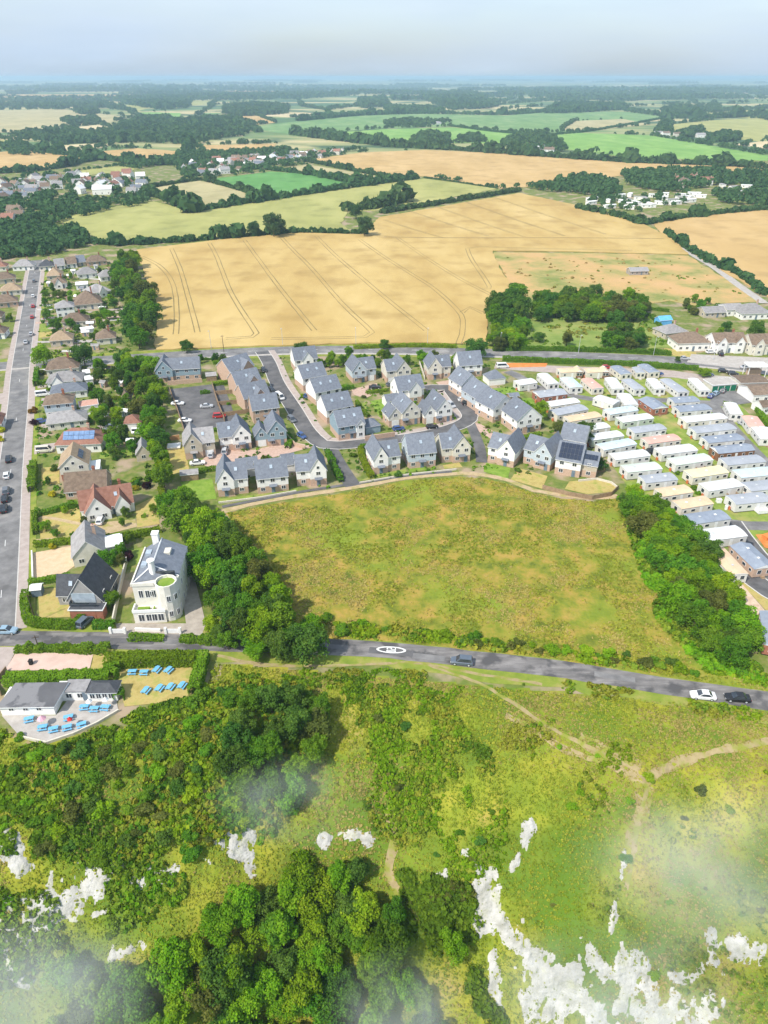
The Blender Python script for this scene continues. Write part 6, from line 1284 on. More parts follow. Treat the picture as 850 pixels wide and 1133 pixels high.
# -- distant hedgerows, woods and villages
def blobs(pos, rad, nq, rng, flat=.85, lift=.55, up=0.0, jit=.4):
    k = len(pos); d = sphere_pts(k * nq, rng).reshape(k, nq, 3); d[..., 2] = np.abs(d[..., 2]) * 1.0 - .25
    c = pos[:, None, :] + d * rad[:, None, None] * np.array([1, 1, flat]) * rng.uniform(.75, 1.05, (k, nq, 1)); c[..., 2] += (rad * lift)[:, None]
    return leaf_quads(c.reshape(-1, 3), (d * (1 - up) + np.array([0, -.35, 1.0]) * up).reshape(-1, 3), np.repeat(rad, nq) * (.85 if nq < 40 else .55), rng, jit)
def hedgerow(px, r, label, trees=0.0, name='hedgerow', gap=1.0, nq=36, group='hedgerows between the far fields'):
    ln = smooth_line([(q.x, q.y) for q in (T(*p) for p in px)], max(r * 1.1, 2.5)); rng = np.random.default_rng(int(px[0][0] * 7 + px[0][1]))
    p = np.array(ln) + rng.normal(0, r * .25, (len(ln), 2)); p = p[rng.uniform(0, 1, len(p)) < gap]
    rad = r * rng.uniform(.7, 1.25, len(p)); big = rng.uniform(0, 1, len(p)) < trees; rad = np.where(big, rad * rng.uniform(1.5, 2.1, len(p)), rad)
    v, q = blobs(np.column_stack([p, hz(p[:, 0], p[:, 1])]), rad, nq, rng, 1.0); tag(link(name, np_mesh(name, v, q, LEAF_FAR)), label, 'hedge', group)
HR = [([(50, 262), (110, 270), (160, 270), (250, 264), (330, 258), (404, 259)], 2.7, 'dark hedgerow along the top of the big wheat field', .08), ([(212, 235), (300, 221), (380, 209), (425, 203), (462, 198)], 3.6, 'thick dark hedgerow between the yellow green field and the green field', .15), ([(172, 207), (200, 202), (226, 200), (256, 208), (286, 217)], 2.6, 'broken hedgerow around the fallow field beside the village', .1),
      ([(388, 233), (425, 229), (445, 223)], 5, 'clump of trees running up from the wheat field corner', .3), ([(424, 236), (480, 227), (530, 219), (574, 212)], 2.8, 'straight dark hedge behind the right half of the wheat field', .0), ([(297, 188), (345, 194), (400, 204), (425, 201)], 3.2, 'hedgerow between the green field and tan strip', .2), ([(336, 178), (380, 187), (425, 195), (460, 197)], 2.6, 'hedge along the upper side of the tan strip', .1), ([(160, 214), (185, 222), (214, 235)], 4.5, 'dark hedgerow at the left end of the yellow green field', .2),
      ([(738, 258), (760, 275), (785, 290), (820, 306), (846, 326)], 2.4, 'hedge on the right side of the country lane', .05), ([(640, 231), (690, 242), (712, 248), (760, 241), (850, 232), (960, 226)], 3.2, 'hedge below the far caravan park', .1), ([(0, 192), (60, 187), (110, 177), (165, 183), (205, 176)], 4, 'treed hedgerow above the left village', .3), ([(425, 162), (480, 165), (540, 169), (620, 175), (700, 180), (780, 183), (860, 187), (980, 193)], 5, 'long tree line above the barley field', .25), ([(470, 197), (500, 201), (550, 209)], 1.2, 'thin dark hedge between barley and ripening crop', 0),
      ([(0, 162), (20, 164), (60, 170), (110, 176)], 5, 'hedge between two pale fields at the left', .2), ([(60, 160), (130, 157), (200, 157), (210, 168)], 5, 'tree line above the small left stubble fields', .3), ([(330, 134), (400, 128), (470, 126), (560, 127), (620, 122)], 7, 'far tree line across the green pasture', .2), ([(500, 140), (570, 148), (640, 147), (735, 131)], 3, 'thin hedge across the dull green pasture', .0), ([(735, 131), (790, 131), (850, 128), (960, 124)], 9, 'far tree line beyond the right farm', .2), ([(325, 149), (370, 155), (425, 161)], 6, 'tree line left of the bright pasture', .3)]
for px, r_, lb, tr in HR: hedgerow(px, r_, lb, tr)
wl_pos, wl_rad = [], []
def woodland(poly, r, dens=1.0):
    q = [T(*p) for p in poly]; xs = [a.x for a in q]; ys = [a.y for a in q]; pw_ = [(a.x, a.y) for a in q]
    area = abs(sum(pw_[i][0] * pw_[(i + 1) % len(pw_)][1] - pw_[(i + 1) % len(pw_)][0] * pw_[i][1] for i in range(len(pw_)))) / 2
    n = int(min(900, area / (r * r * 2.2) * dens)); m = int(n * (max(xs) - min(xs)) * (max(ys) - min(ys)) / max(area, 1)) + 4
    x = NR.uniform(min(xs), max(xs), m); y = NR.uniform(min(ys), max(ys), m); k = in_poly(x, y, pw_); x, y = x[k], y[k]
    wl_pos.append(np.column_stack([x, y, hz(x, y)])); wl_rad.append(r * NR.uniform(.65, 1.25, len(x)))
for poly, r, dn in [([(0, 246), (60, 252), (90, 256), (100, 270), (60, 282), (0, 288), (-60, 290), (-60, 250)], 4.2, .9), ([(0, 222), (50, 214), (110, 224), (165, 216), (170, 224), (110, 236), (66, 246), (60, 252), (0, 246), (-60, 250), (-60, 225)], 4.2, .5), ([(0, 205), (40, 194), (100, 196), (165, 200), (160, 212), (110, 218), (50, 212), (0, 220), (-60, 222), (-60, 206)], 4.2, .18),
                    ([(195, 190), (240, 178), (330, 172), (400, 166), (345, 178), (300, 188), (230, 198), (205, 199)], 4.5, .35), ([(165, 180), (240, 170), (330, 166), (330, 171), (240, 177), (190, 186)], 5, .5), ([(586, 208), (640, 196), (676, 202), (690, 216), (672, 222), (640, 214), (612, 214)], 4.5, .8), ([(690, 192), (760, 190), (850, 192), (960, 196), (960, 212), (850, 208), (790, 206), (740, 214), (700, 208)], 5, .7), ([(790, 216), (850, 208), (960, 206), (960, 226), (850, 230), (800, 226)], 4.5, .5), ([(640, 206), (660, 218), (700, 220), (760, 214), (760, 226), (700, 236), (650, 226)], 3.5, .12),
                    ([(10, 150), (60, 146), (110, 149), (150, 132), (180, 130), (215, 137), (260, 140), (290, 146), (215, 160), (130, 158), (60, 158), (20, 156)], 7, .8), ([(160, 138), (230, 138), (250, 145), (215, 150), (160, 150)], 8, .9), ([(0, 112), (30, 110), (110, 113), (146, 122), (112, 120), (60, 122), (0, 119), (-80, 120), (-80, 112)], 10, .9), ([(82, 124), (100, 122), (110, 126), (90, 127)], 8, .9), ([(70, 134), (105, 131), (112, 136), (75, 138)], 7, .7), ([(125, 110), (180, 106), (215, 110), (200, 120), (175, 122), (140, 116)], 11, .8),
                    ([(212, 104), (250, 106), (330, 104), (400, 104), (330, 110), (260, 112), (215, 109)], 13, .8), ([(248, 120), (280, 116), (318, 119), (318, 126), (270, 129), (248, 127)], 9, .95), ([(210, 134), (260, 132), (280, 140), (215, 146)], 8, .8), ([(395, 112), (425, 108), (430, 118), (400, 120)], 11, .7), ([(465, 104), (520, 102), (540, 110), (520, 118), (490, 119), (470, 112)], 13, .9), ([(545, 100), (640, 98), (690, 104), (680, 112), (620, 110), (560, 108)], 15, .8), ([(490, 118), (515, 113), (555, 114), (545, 120), (500, 122)], 11, .9), ([(455, 155), (470, 149), (495, 151), (495, 158), (470, 160)], 6, 1.0), ([(508, 154), (530, 151), (540, 157), (515, 158)], 5.5, 1.0),
                    ([(545, 160), (580, 150), (600, 149), (620, 158), (625, 168), (580, 166)], 6, .6), ([(725, 148), (732, 136), (742, 136), (742, 149)], 7, 1.0), ([(745, 150), (765, 144), (775, 142), (778, 150), (760, 153)], 6, .9), ([(780, 154), (800, 149), (820, 150), (815, 157), (790, 158)], 6, .9), ([(732, 124), (745, 119), (770, 121), (765, 127), (740, 128)], 9, 1.0), ([(782, 120), (790, 115), (796, 121), (790, 124)], 9, 1.0), ([(625, 116), (680, 118), (695, 121), (640, 125), (600, 126)], 10, .9), ([(840, 130), (850, 127), (870, 130), (850, 134)], 8, .9), ([(640, 101), (720, 99), (850, 98), (980, 96), (980, 99), (850, 102), (720, 104)], 18, .3), ([(0, 97), (200, 96), (425, 97), (425, 100), (200, 101), (0, 101), (-120, 101), (-120, 97)], 20, .25), ([(0, 163), (30, 168), (60, 171), (14, 173)], 5, .6), ([(425, 120), (470, 121), (495, 124), (430, 125)], 9, .8), ([(425, 136), (450, 133), (500, 135), (470, 140), (430, 141)], 6, .35), ([(130, 176), (160, 183), (210, 172), (230, 168), (200, 180), (150, 188)], 5, .6)]: woodland(poly, r, dn)
for px in FIELDS:                                             # trees and bushes along the boundaries of the far fields
    if sum(p[1] for p in px) / len(px) > 205: continue
    q = [T(*p) for p in px]
    for p0, p1 in zip(q, q[1:] + q[:1]):
        L_ = (p1 - p0).length; d0 = (p0.y + p1.y) / 2; r_ = 3.2 if d0 < 1200 else 5 if d0 < 2500 else 8
        if R.random() < .25: continue
        n = int(min(160, L_ / (r_ * 1.5) * R.choice([.3, .7, 1.0])))
        if n < 1: continue
        t = NR.uniform(0, 1, n); x = p0.x + (p1.x - p0.x) * t + NR.normal(0, r_ * .4, n); y = p0.y + (p1.y - p0.y) * t + NR.normal(0, r_ * .4, n)
        wl_pos.append(np.column_stack([x, y, hz(x, y)])); wl_rad.append(r_ * NR.uniform(.5, 1.2, n))
for k in range(120):                                           # remote woods towards the horizon
    y0 = 3800 * (6.5 ** R.random()); x0 = R.uniform(-.72, .72) * y0; rx_ = R.uniform(90, 520) * (y0 / 6000) ** .5; ry_ = R.uniform(40, 180) * (y0 / 6000) ** .5; n = int(min(140, rx_ * ry_ / 160))
    t = NR.uniform(0, 6.28, n); s = np.sqrt(NR.uniform(0, 1, n)); x = x0 + np.cos(t) * s * rx_; y = y0 + np.sin(t) * s * ry_
    wl_pos.append(np.column_stack([x, y, hz(x, y)])); wl_rad.append(NR.uniform(8, 17, n) * (y0 / 6000) ** .25)
pos = np.vstack(wl_pos); rad = np.concatenate(wl_rad); dist = pos[:, 1]
for nm, sel, nq in (('woodland', dist < 1300, 40), ('far_woodland', (dist >= 1300) & (dist < 3500), 22), ('distant_woodland', dist >= 3500, 10)):
    v, q = blobs(pos[sel], rad[sel], nq, np.random.default_rng(5), 1.0, .7); tag(link(nm, np_mesh(nm, v, q, LEAF_FAR)), kind='stuff')
WN = {'render_white': 'white', 'render_cream': 'cream', 'brick_buff': 'brick', 'render_beige': 'beige'}; RN = {'roof_brown_tile': 'brown', 'roof_red_tile': 'red', 'roof_grey_tile': 'grey', 'roof_slate': 'slate', 'trim_white': 'white'}
def village(poly, n, size, walls, roofs, label, group, name='village_house', cat='house', park=False):
    for i, q in enumerate(scatter_px(poly, n, size * 1.25, 0)):
        r = empty(name, (q.x, q.y, float(hz(q.x, q.y))), R.uniform(-.5, .5) + (math.pi / 2 if R.random() < .3 else 0)); w = size * R.uniform(.8, 1.2); d = size * (.36 if park else R.uniform(.6, .85)); ez = 2.8 if park else R.choice([3, 5]); rz = ez + (.35 if park else R.uniform(2.4, 3.4))
        wl2 = R.choice(walls); rf2 = R.choice(roofs); tag(r, f'{WN[wl2.name]} {label[0]} with {RN[rf2.name]} roof, {where(q, poly)} of {label[1]}', cat, group); wall_gable(r, 0, w, 0, d, -.3, ez, rz if not park else 0, 'x', wl2, 'wall'); roof_gable(r, 0, w, 0, d, ez, rz, 'x', rf2, .3)
        for j in range(2 if park else 3): cwin(r, 1.1, 1.1, (w * (j + .5) / (2 if park else 3), -.02, 1.0), 0)
        if not park: chimney(r, w * .8, d * .5, rz - 1, rz + 1, pots=1)
WL, RF = [WHITE, WHITE, WHITE, CREAM], [BROWN, GREYR, GREYR, SLATE, BROWN, RED, TRIM]
village([(0, 206), (36, 202), (60, 198), (60, 210), (30, 220), (0, 226)], 26, 11, WL, RF, ('house', 'the far left village edge'), 'houses at the left end of the far village')
village([(70, 198), (100, 195), (150, 194), (165, 201), (150, 214), (90, 216)], 26, 11, WL, RF, ('house', 'the far left village'), 'houses in the middle of the far left village')
village([(98, 212), (128, 209), (130, 217), (105, 219)], 3, 16, [WHITE], [TRIM, GREYR], ('large building', 'the far left village yard'), 'white buildings in the far left village')
village([(198, 190), (235, 180), (265, 178), (262, 190), (225, 196)], 24, 11, WL, RF, ('house', 'the dense far village'), 'houses in the dense far village')
village([(265, 178), (330, 172), (398, 167), (350, 176), (300, 184), (268, 189)], 32, 11, WL, RF, ('house', 'the far village street'), 'houses along the far village street')
village([(552, 162), (580, 160), (612, 164), (606, 169), (560, 167)], 9, 13, [WHITE, CREAM], [GREYR, TRIM, BROWN], ('house', 'the hamlet above the barley'), 'white houses above the barley field')
village([(472, 134), (500, 134), (500, 138), (474, 138)], 4, 34, [WHITE], [TRIM, GREYR], ('barn', 'the far green pasture farm'), 'barns on the far pasture', 'barn', 'barn')
village([(712, 146), (742, 148), (820, 148), (818, 153), (775, 154), (720, 151)], 6, 15, [WHITE, CREAM], [BROWN, GREYR], ('farm building', 'the farm beyond the pasture'), 'farm buildings beyond the bright pasture', 'farm_building', 'farm building')
village([(636, 222), (660, 220), (720, 216), (765, 216), (770, 226), (715, 232), (665, 232)], 34, 11, [WHITE], [TRIM, GREYR, TRIM], ('caravan', 'the far caravan park'), 'caravans in the far park', 'static_caravan', 'caravan', True)
village([(800, 206), (832, 208), (838, 218), (806, 218)], 12, 11, [WHITE], [TRIM, GREYR], ('caravan', 'the right-hand far park'), 'caravans at the right of the far park', 'static_caravan', 'caravan', True)
village([(748, 198), (772, 198), (778, 210), (752, 210)], 7, 11, [CREAM, BEIGE, WHITE], [BROWN, RED], ('house', 'the trees behind the far park'), 'houses behind the far caravan park')
village([(0, 238), (14, 236), (16, 246), (0, 250)], 3, 12, [CREAM, BRICK], [RED, BROWN], ('house', 'the left edge trees'), 'red roofed houses at the left edge')
tree_at((302, 246), 17, kind=0, leaf=LEAF_FAR, label='tallest tree on the hedgerow above the wheat field'); tree_at((281, 251), 11, kind=2, leaf=LEAF_FAR, label='second tree left of the tallest one on the hedgerow'); tree_at((403, 248), 14, kind=0, leaf=LEAF_FAR, label='large dark tree at the wheat field corner'); tree_at((394, 232), 12, kind=2, leaf=LEAF_FAR, label='dark tree above the wheat field corner tree')

# -- sheds, greenhouses and patios cluttering the older gardens
GP = [(46, 300), (128, 296), (130, 350), (120, 385), (140, 420), (150, 470), (150, 500), (110, 500), (104, 430), (92, 400), (48, 390)]
spots = [q for q in scatter_px(GP, 90, 5.0, 0) if clear(q, 2.2)]
for i, q in enumerate(spots[:56]):
    if i % 2:
        w = R.uniform(1.6, 3.2); d_ = R.uniform(1.4, 2.4); r = empty('garden_shed', (q.x, q.y, 0), R.uniform(-.3, .3)); m_ = R.choice([FENCE, WHITE, BRICK, TIMBER]); rf_ = R.choice([SLATE, GREYR, BROWN, TRIM])
        wall_gable(r, 0, w, 0, d_, -.1, 1.9, 2.5, 'x', m_, 'wall'); roof_gable(r, 0, w, 0, d_, 1.9, 2.5, 'x', rf_, .15); MB().box(w * .3, w * .3 + .8, -.03, .02, 0, 1.75).build('door', DOORM, r); cwin(r, .7, .7, (w * .8, -.02, .9), 0)
        tag(r, f'small garden shed with {RN.get(rf_.name, "pale")} roof, {where(q, GP)} of the older back gardens', 'shed', 'sheds in the older gardens')
    else:
        w, d_ = R.uniform(2, 5), R.uniform(2, 4); MB().box(-w, w, -d_ / 2, d_ / 2, 0, .02).build('patio', R.choice([PINKP, CONC, PAVE, BLOCKP]), None, (q.x, q.y, .09 + .001 * i), R.uniform(-.3, .3))['kind'] = 'structure'
# ================================================================== TURF, SCRUB, CHALK, AIR
def to_px(x, y, z):
    d = y * CP - (z - CAM_H) * SP; h = y * SP + (z - CAM_H) * CP
    return 425 + FPX * x / d, 566.5 - FPX * h / d
STRAW = leafmat('grass_straw', [(.31, .25, .075), (.36, .285, .09), (.41, .32, .115)], trans=.2)
GR_Y = leafmat('grass_yellow_green', [(.24, .26, .024), (.275, .285, .03), (.32, .315, .042)], trans=.2)
GR_G = leafmat('grass_green', [(.145, .215, .018), (.175, .25, .023), (.21, .28, .03)], trans=.2)
OLV = leafmat('grass_olive', [(.18, .19, .03), (.22, .225, .038), (.27, .255, .055)], trans=.2)
def keep_off(x, y):
    k = np.ones(len(x), bool)
    for ln, w in ALLROADS: k &= ~near_line(x, y, ln, w - .6)
    k &= ~near_line(x, y, FPATH, 1.2)
    for f in HOUSES: k &= ~in_poly(x, y, f)
    return k
def tufts(name, pts, rad, nq, leafs, sel, rng, flat=.8, lift=.15, up=0.0, jit=.4):
    for i, lf in enumerate(leafs):
        m = sel == i
        if m.sum() == 0: continue
        v, q = blobs(pts[m], rad[m], nq, rng, flat, lift, up, jit); tag(link(name, np_mesh(name, v, q, lf)), kind='stuff')
def pick_noise(x, y, s, cuts, sc):
    n = fbm(x / sc, y / sc, s, 4) + NR.uniform(-.10, .10, len(x)); return np.digitize(n, cuts)
rng = np.random.default_rng(77)
# meadow
mp_ = [(q.x, q.y) for q in (P(*p) for p in meadow_px)]; xs = [p[0] for p in mp_]; ys = [p[1] for p in mp_]
x = rng.uniform(min(xs), max(xs), 60000); y = rng.uniform(min(ys), max(ys), 60000); k = in_poly(x, y, mp_) & keep_off(x, y); x, y = x[k], y[k]
dens = fbm(x / 6, y / 6, 31, 3); k = rng.uniform(0, 1, len(x)) < sstep(.28, .55, dens); x, y = x[k], y[k]
tufts('meadow_grass', np.column_stack([x, y, np.full(len(x), .05)]), rng.uniform(.16, .42, len(x)), 4, [GR_G, OLV, GR_Y, STRAW], pick_noise(x, y, 41, (.38, .46, .56), 9), rng, .6, .12, .3, .35)
# clifftop turf and slope
x = rng.uniform(-72, 78, 100000); y = rng.uniform(50, 112, 100000); z = hz(x, y); px, py = to_px(x, y, z)
path_ok = np.ones(len(x), bool)
for pts_, w in ([(240, 726), (290, 735), (360, 737), (420, 734), (462, 733), (490, 742), (530, 756), (575, 783), (620, 812), (670, 836), (705, 852), (716, 872), (706, 905), (700, 950), (694, 985)], 2.2), ([(850, 822), (790, 832), (745, 846), (716, 862)], 3.5), ([(0, 810), (38, 828), (60, 842)], 5), ([(428, 895), (434, 930), (430, 965), (442, 990)], 4): path_ok &= ~near_line(px, py, pts_, w)
def dist_line(x, y, pts):
    m = np.full(np.shape(x), 1e9)
    for (a, b) in zip(pts[:-1], pts[1:]):
        dx, dy = b[0] - a[0], b[1] - a[1]; t = np.clip(((x - a[0]) * dx + (y - a[1]) * dy) / (dx * dx + dy * dy + 1e-9), 0, 1)
        m = np.minimum(m, np.hypot(x - a[0] - t * dx, y - a[1] - t * dy))
    return m
CH = [('ragged white chalk face at the lower right of the slope', [([(528, 985), (538, 1010), (556, 1035), (590, 1062), (630, 1085)], 17), ([(600, 1085), (650, 1108), (700, 1120), (770, 1130)], 34), ([(640, 1058), (690, 1082), (720, 1100)], 22), ([(545, 1060), (552, 1105), (556, 1125)], 8)]), ('thin streak of white chalk beneath the end of the worn path', [([(692, 935), (686, 985), (676, 1030)], 5)]),
      ('small chalk patches at the top of the right slope', [([(515, 942), (525, 955), (540, 968)], 9), ([(492, 970), (500, 982)], 7), ([(566, 965), (578, 940), (586, 915)], 6)]), ('broken chalk blocks near the lower right edge', [([(805, 1040), (825, 1058), (842, 1050)], 13), ([(772, 1080), (786, 1062), (792, 1020)], 8), ([(745, 1075), (760, 1088)], 10)]),
      ('broad white chalk ledge at the left edge of the slope', [([(18, 1012), (50, 1010), (80, 992), (112, 975)], 22), ([(0, 1020), (22, 1044)], 16), ([(0, 930), (14, 948), (24, 958)], 12), ([(14, 1068), (26, 1085)], 13)]), ('line of small chalk outcrops left of the foreground wood', [([(152, 976), (172, 968), (192, 962)], 12), ([(200, 935), (212, 930), (226, 952)], 8), ([(98, 922), (106, 922)], 6), ([(106, 1012), (128, 1006)], 7), ([(126, 1058), (156, 1046)], 7)]),
      ('branching chalk outcrop above the foreground wood', [([(236, 930), (256, 922), (268, 945), (274, 962)], 9), ([(262, 922), (282, 926)], 8)]), ('short chalk ledge right of the wood top', [([(348, 934), (376, 922), (408, 928)], 9)])]
step = .27; gxx = np.arange(-66, 64, step); gyy = np.arange(52, 86, step); GX, GY = np.meshgrid(gxx, gyy); GZ = hz(GX, GY); PX, PY = to_px(GX, GY, GZ)
rub_v, rub_q = [], []; chalk_all = np.zeros(GX.shape, bool)
for lb, strokes in CH:
    m = np.full(GX.shape, -9.0)
    for ln, w in strokes: m = np.maximum(m, 1 - dist_line(PX, PY, ln) / w)
    nn = .62 * fbm(GX / 2.6, GY / 2.2, 61, 4) + .38 * fbm(GX / .7, GY / .8, 67, 3); mask = m + (nn - .46) * 5.0 - .25
    keep = (mask > 0) & (m > -.9); hgt = np.clip(mask, 0, .8); ridge = np.abs(fbm(GX / .9, GY / 1.6, 71, 3) - .45) * 2
    ZZ = GZ - .02 + hgt * .35 + ridge * hgt * .45; chalk_all |= keep
    nxg = GX.shape[1]; i = np.arange(GX.size).reshape(GX.shape); q4 = np.stack([i[:-1, :-1], i[:-1, 1:], i[1:, 1:], i[1:, :-1]], -1).reshape(-1, 4); ok = keep.ravel()[q4].sum(1) >= 2; q4 = q4[ok]
    if len(q4) == 0: continue
    u, inv = np.unique(q4, return_inverse=True); q4 = inv.reshape(-1, 4); ver = np.column_stack([GX.ravel()[u], GY.ravel()[u], ZZ.ravel()[u]]); lab = np.arange(len(u))
    while True:                                             # pieces that hang together
        mn = lab[q4].min(1); new = lab.copy(); np.minimum.at(new, q4.ravel(), np.repeat(mn, 4)); new = new[new]
        if (new == lab).all(): break
        lab = new
    ids, cnt = np.unique(lab[q4[:, 0]], return_counts=True); big = [i for i, c in zip(ids, cnt) if c >= 24]; big.sort(key=lambda i: ver[lab == i][:, 0].mean())
    for n_, i_ in enumerate(big):
        qq = q4[lab[q4[:, 0]] == i_]; uu, iv = np.unique(qq, return_inverse=True)
        o = link('chalk_outcrop', np_mesh('chalk_outcrop', ver[uu], iv.reshape(-1, 4), CHALK)); tag(o, lb + (f', {ORD[n_]} piece from left' if len(big) > 1 and n_ < 16 else ''), 'rock', 'chalk outcrops on the slope')
    rest = ~np.isin(lab[q4[:, 0]], big)
    if rest.any(): uu, iv = np.unique(q4[rest], return_inverse=True); rub_v.append(ver[uu]); rub_q.append(iv.reshape(-1, 4))
off = np.cumsum([0] + [len(v) for v in rub_v[:-1]]); tag(link('chalk_rubble', np_mesh('chalk_rubble', np.vstack(rub_v), np.vstack([q + o for q, o in zip(rub_q, off)]), CHALK)), kind='stuff')
ci = np.clip(((x - gxx[0]) / step).round().astype(int), 0, GX.shape[1] - 1); cj = np.clip(((y - gyy[0]) / step).round().astype(int), 0, GX.shape[0] - 1)
k = (y < np.where(x > -34, 104.3 - .118 * x - 3.2, edge_y(x) + 5.5)) & keep_off(x, y) & path_ok & ~(chalk_all[cj, ci] & (rng.uniform(0, 1, len(x)) < .80)) & (py > 722) & (py < 1180) & (px > -40) & (px < 900)
pub_ = [(q.x, q.y) for q in (P(*p) for p in [(-10, 765), (10, 738), (230, 726), (216, 772), (136, 788), (84, 816), (52, 826), (18, 818), (-10, 800)])]
k &= ~in_poly(x, y, pub_)
x, y, z = x[k], y[k], z[k]
sel_ = pick_noise(x, y, 51, (.40, .53, .59), 13); px, py = to_px(x, y, hz(x, y)); dj = np.minimum(dist_line(px, py, [(600, 800), (670, 836), (712, 860), (706, 905), (700, 960)]), dist_line(px, py, [(850, 822), (745, 846), (712, 862)]))
sel_ = np.where(rng.uniform(0, 1, len(x)) < .75 * np.exp(-(dj / 26) ** 2), 3, sel_)
tufts('slope_grass', np.column_stack([x, y, z]), rng.uniform(.14, .38, len(x)) * (.75 + .6 * fbm(x / 5, y / 5, 91, 2)), 4, [GR_G, GR_Y, OLV, STRAW], sel_, rng, .6, .10, .40, .32)
# low scrub: bramble and gorse that nobody could count
def scrub(poly, n, rr, leafs, cuts, sc, seed, thr=.42, nq=16, flat=.8):
    q = [T(*p) for p in poly]; x = rng.uniform(min(a.x for a in q), max(a.x for a in q), n * 3); y = rng.uniform(min(a.y for a in q), max(a.y for a in q), n * 3)
    z = hz(x, y); px, py = to_px(x, y, z); k = in_poly(px, py, poly) & keep_off(x, y) & ~in_poly(x, y, pub_) & (fbm(x / 6, y / 6, seed, 3) > thr); x, y, z = x[k][:n], y[k][:n], z[k][:n]
    tufts('scrub', np.column_stack([x, y, z]), rng.uniform(*rr, len(x)), nq, leafs, pick_noise(x, y, seed + 5, cuts, sc), rng, flat, .3)
scrub([(-30, 800), (60, 826), (130, 800), (240, 740), (300, 745), (362, 760), (350, 860), (330, 900), (240, 930), (120, 960), (-30, 940)], 4600, (.3, .8), [LEAF[0], LEAF[2], GR_G, GR_Y, LEAF[0]], (.39, .46, .53, .59), 8, 101, .33)
scrub([(-30, 940), (120, 950), (240, 920), (320, 910), (200, 1000), (60, 1070), (-30, 1140)], 1300, (.3, .8), [LEAF[0], LEAF[2], GR_G], (.44, .54), 9, 111, .44)
scrub([(362, 745), (470, 760), (560, 850), (560, 960), (500, 980), (440, 960), (400, 900), (362, 850)], 2200, (.2, .6), [LEAF[2], GR_G, GR_Y, LEAF[0]], (.42, .50, .58), 6, 121, .44)
scrub([(440, 960), (520, 980), (540, 1050), (560, 1133), (480, 1133), (450, 1050)], 900, (.4, 1.0), [LEAF[0], LEAF[3], LEAF[2]], (.46, .56), 8, 131, .44)
scrub([(560, 800), (850, 850), (850, 1133), (780, 1133), (600, 1020), (560, 930)], 800, (.25, .6), [LEAF[0], GR_G, LEAF[2]], (.44, .54), 8, 141, .58)
scrub([(300, 690), (365, 690), (440, 694), (540, 708), (640, 722), (760, 738), (846, 746), (846, 758), (760, 750), (600, 726), (440, 708), (330, 704)], 1500, (.35, .8), [LEAF[2], LEAF[0], GR_G, GR_Y], (.46, .52, .58), 6, 151, .36)
scrub([(684, 548), (700, 556), (740, 640), (790, 710), (846, 742), (846, 756), (780, 740), (730, 690), (706, 620)], 1300, (.4, 1.0), [LEAF[2], LEAF[0], GR_G], (.48, .56), 6, 161, .30)
scrub([(300, 738), (470, 742), (560, 770), (640, 800), (640, 830), (560, 830), (460, 790), (300, 770)], 1200, (.2, .5), [LEAF[2], GR_G, GR_Y], (.44, .52), 7, 231, .46)
scrub([(560, 742), (680, 752), (760, 768), (850, 782), (850, 800), (760, 790), (640, 768), (560, 756)], 700, (.25, .6), [LEAF[2], GR_G, GR_Y], (.46, .54), 6, 171, .40)
scrub([(240, 706), (350, 712), (350, 722), (240, 716)], 160, (.4, .9), [LEAF[0], LEAF[2]], (.5,), 6, 181, .2)
# garden and pasture clutter
scrub([(545, 281), (760, 284), (830, 330), (740, 334), (640, 333), (566, 330)], 120, (.5, 1.2), [LEAF[0], OLV, STRAW], (.42, .50), 40, 191, .46, 10, .5)
scrub([(550, 340), (720, 340), (745, 382), (550, 382)], 500, (.4, 1.2), [LEAF[0], GR_G, OLV], (.44, .54), 20, 201, .42, 10, .6)
scrub([(40, 296), (130, 292), (150, 400), (190, 470), (175, 570), (100, 600), (40, 560), (44, 400)], 2600, (.25, 1.0), [LEAF[0], LEAF[1], LEAF[2], GR_G], (.42, .50, .58), 10, 211, .40, 12, .9)
scrub([(300, 396), (540, 400), (660, 520), (640, 540), (540, 520), (330, 545), (240, 556), (250, 500)], 1300, (.2, .7), [LEAF[0], LEAF[1], LEAF[2]], (.45, .55), 8, 221, .44, 12, .9)

# -- the air
def box_obj(name, x0, x1, y0, y1, z0, z1):
    return MB().box(x0, x1, y0, y1, z0, z1).mesh(name, [])
hm = bpy.data.materials.new('haze_air'); hm.use_nodes = True; hn = hm.node_tree.nodes; hn.clear()
ho = hn.new('ShaderNodeOutputMaterial'); pv = hn.new('ShaderNodeVolumePrincipled'); pv.inputs['Color'].default_value = (.50, .70, .92, 1); pv.inputs['Density'].default_value = 1.3e-4; pv.inputs['Anisotropy'].default_value = .1
hm.node_tree.links.new(pv.outputs[0], ho.inputs['Volume'])
me = box_obj('haze', -75000, 75000, -1500, 75000, -115, 112); me.materials.clear(); me.materials.append(hm)
tag(link('haze', me), kind='stuff')

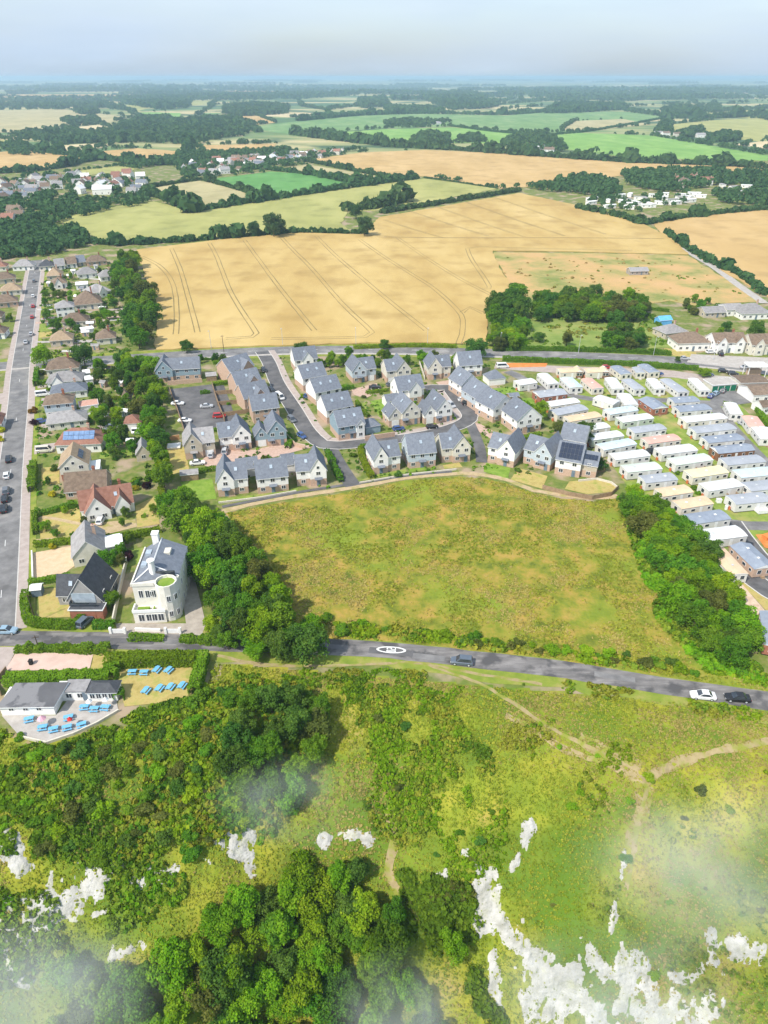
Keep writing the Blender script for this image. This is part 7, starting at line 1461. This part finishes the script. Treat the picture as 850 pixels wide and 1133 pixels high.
# wisps of low cloud drifting between the drone and the cliff
mm = bpy.data.materials.new('mist_wisp'); mm.use_nodes = True; N = mm.node_tree.nodes; L = mm.node_tree.links; N.clear()
out = N.new('ShaderNodeOutputMaterial'); pv = N.new('ShaderNodeVolumePrincipled'); pv.inputs['Color'].default_value = (.93, .96, 1, 1)
tcn = N.new('ShaderNodeTexCoord'); gm = N.new('ShaderNodeNewGeometry'); ln_ = N.new('ShaderNodeVectorMath'); ln_.operation = 'LENGTH'; L.new(tcn.outputs['Object'], ln_.inputs[0])
r1 = N.new('ShaderNodeMapRange'); r1.inputs[1].default_value = 1.0; r1.inputs[2].default_value = .15; r1.interpolation_type = 'SMOOTHSTEP'; L.new(ln_.outputs['Value'], r1.inputs[0])
nzz = N.new('ShaderNodeTexNoise'); nzz.inputs['Scale'].default_value = .16; nzz.inputs['Detail'].default_value = 3; L.new(gm.outputs['Position'], nzz.inputs['Vector'])
r2 = N.new('ShaderNodeMapRange'); r2.inputs[1].default_value = .36; r2.inputs[2].default_value = .68; L.new(nzz.outputs[0], r2.inputs[0])
m1 = N.new('ShaderNodeMath'); m1.operation = 'MULTIPLY'; L.new(r1.outputs[0], m1.inputs[0]); L.new(r2.outputs[0], m1.inputs[1]); m2 = N.new('ShaderNodeMath'); m2.operation = 'MULTIPLY'; m2.inputs[1].default_value = .095; L.new(m1.outputs[0], m2.inputs[0]); L.new(m2.outputs[0], pv.inputs['Density']); L.new(pv.outputs[0], out.inputs['Volume'])
mm.cycles.volume_step_rate = 1.5 if hasattr(mm.cycles, 'volume_step_rate') else 1
def mist(px, t, rx, ry, rz):
    d = ray(*px); b = MB(); n, m_ = 16, 10; vs = [(0, 0, -1.0)]
    for i in range(1, m_):
        ph = math.pi * i / m_ - math.pi / 2
        for j in range(n): th = 2 * math.pi * j / n; vs.append((math.cos(ph) * math.cos(th), math.cos(ph) * math.sin(th), math.sin(ph)))
    vs.append((0, 0, 1.0)); fs = []
    for j in range(n): fs.append((0, 1 + (j + 1) % n, 1 + j)); fs.append((len(vs) - 1, 1 + (m_ - 2) * n + j, 1 + (m_ - 2) * n + (j + 1) % n))
    for i in range(m_ - 2):
        for j in range(n): fs.append((1 + i * n + j, 1 + i * n + (j + 1) % n, 1 + (i + 1) * n + (j + 1) % n, 1 + (i + 1) * n + j))
    b.add(vs, fs); o = b.build('mist', mm, None, (d[0] * t, d[1] * t, CAM_H + d[2] * t)); o.scale = (rx, ry, rz); tag(o, kind='stuff')
mist((800, 960), 62, 15, 9, 8); mist((690, 1110), 64, 16, 8, 7); mist((30, 1110), 60, 13, 9, 8); mist((320, 885), 66, 9, 5, 4); mist((450, 1120), 66, 9, 6, 6)

# -- things still sharing a label: say which one, counted from the left
from collections import defaultdict
dup = defaultdict(list)
for o in bpy.data.objects:
    if o.parent is None and o.get('label'): dup[o['label']].append(o)
for lb, os_ in dup.items():
    if 1 < len(os_) <= 16 and len(lb.split()) <= 13:
        os_.sort(key=lambda o: o.location.x)
        for i, o in enumerate(os_): o['label'] = f'{lb}, {ORD[i]} from left'
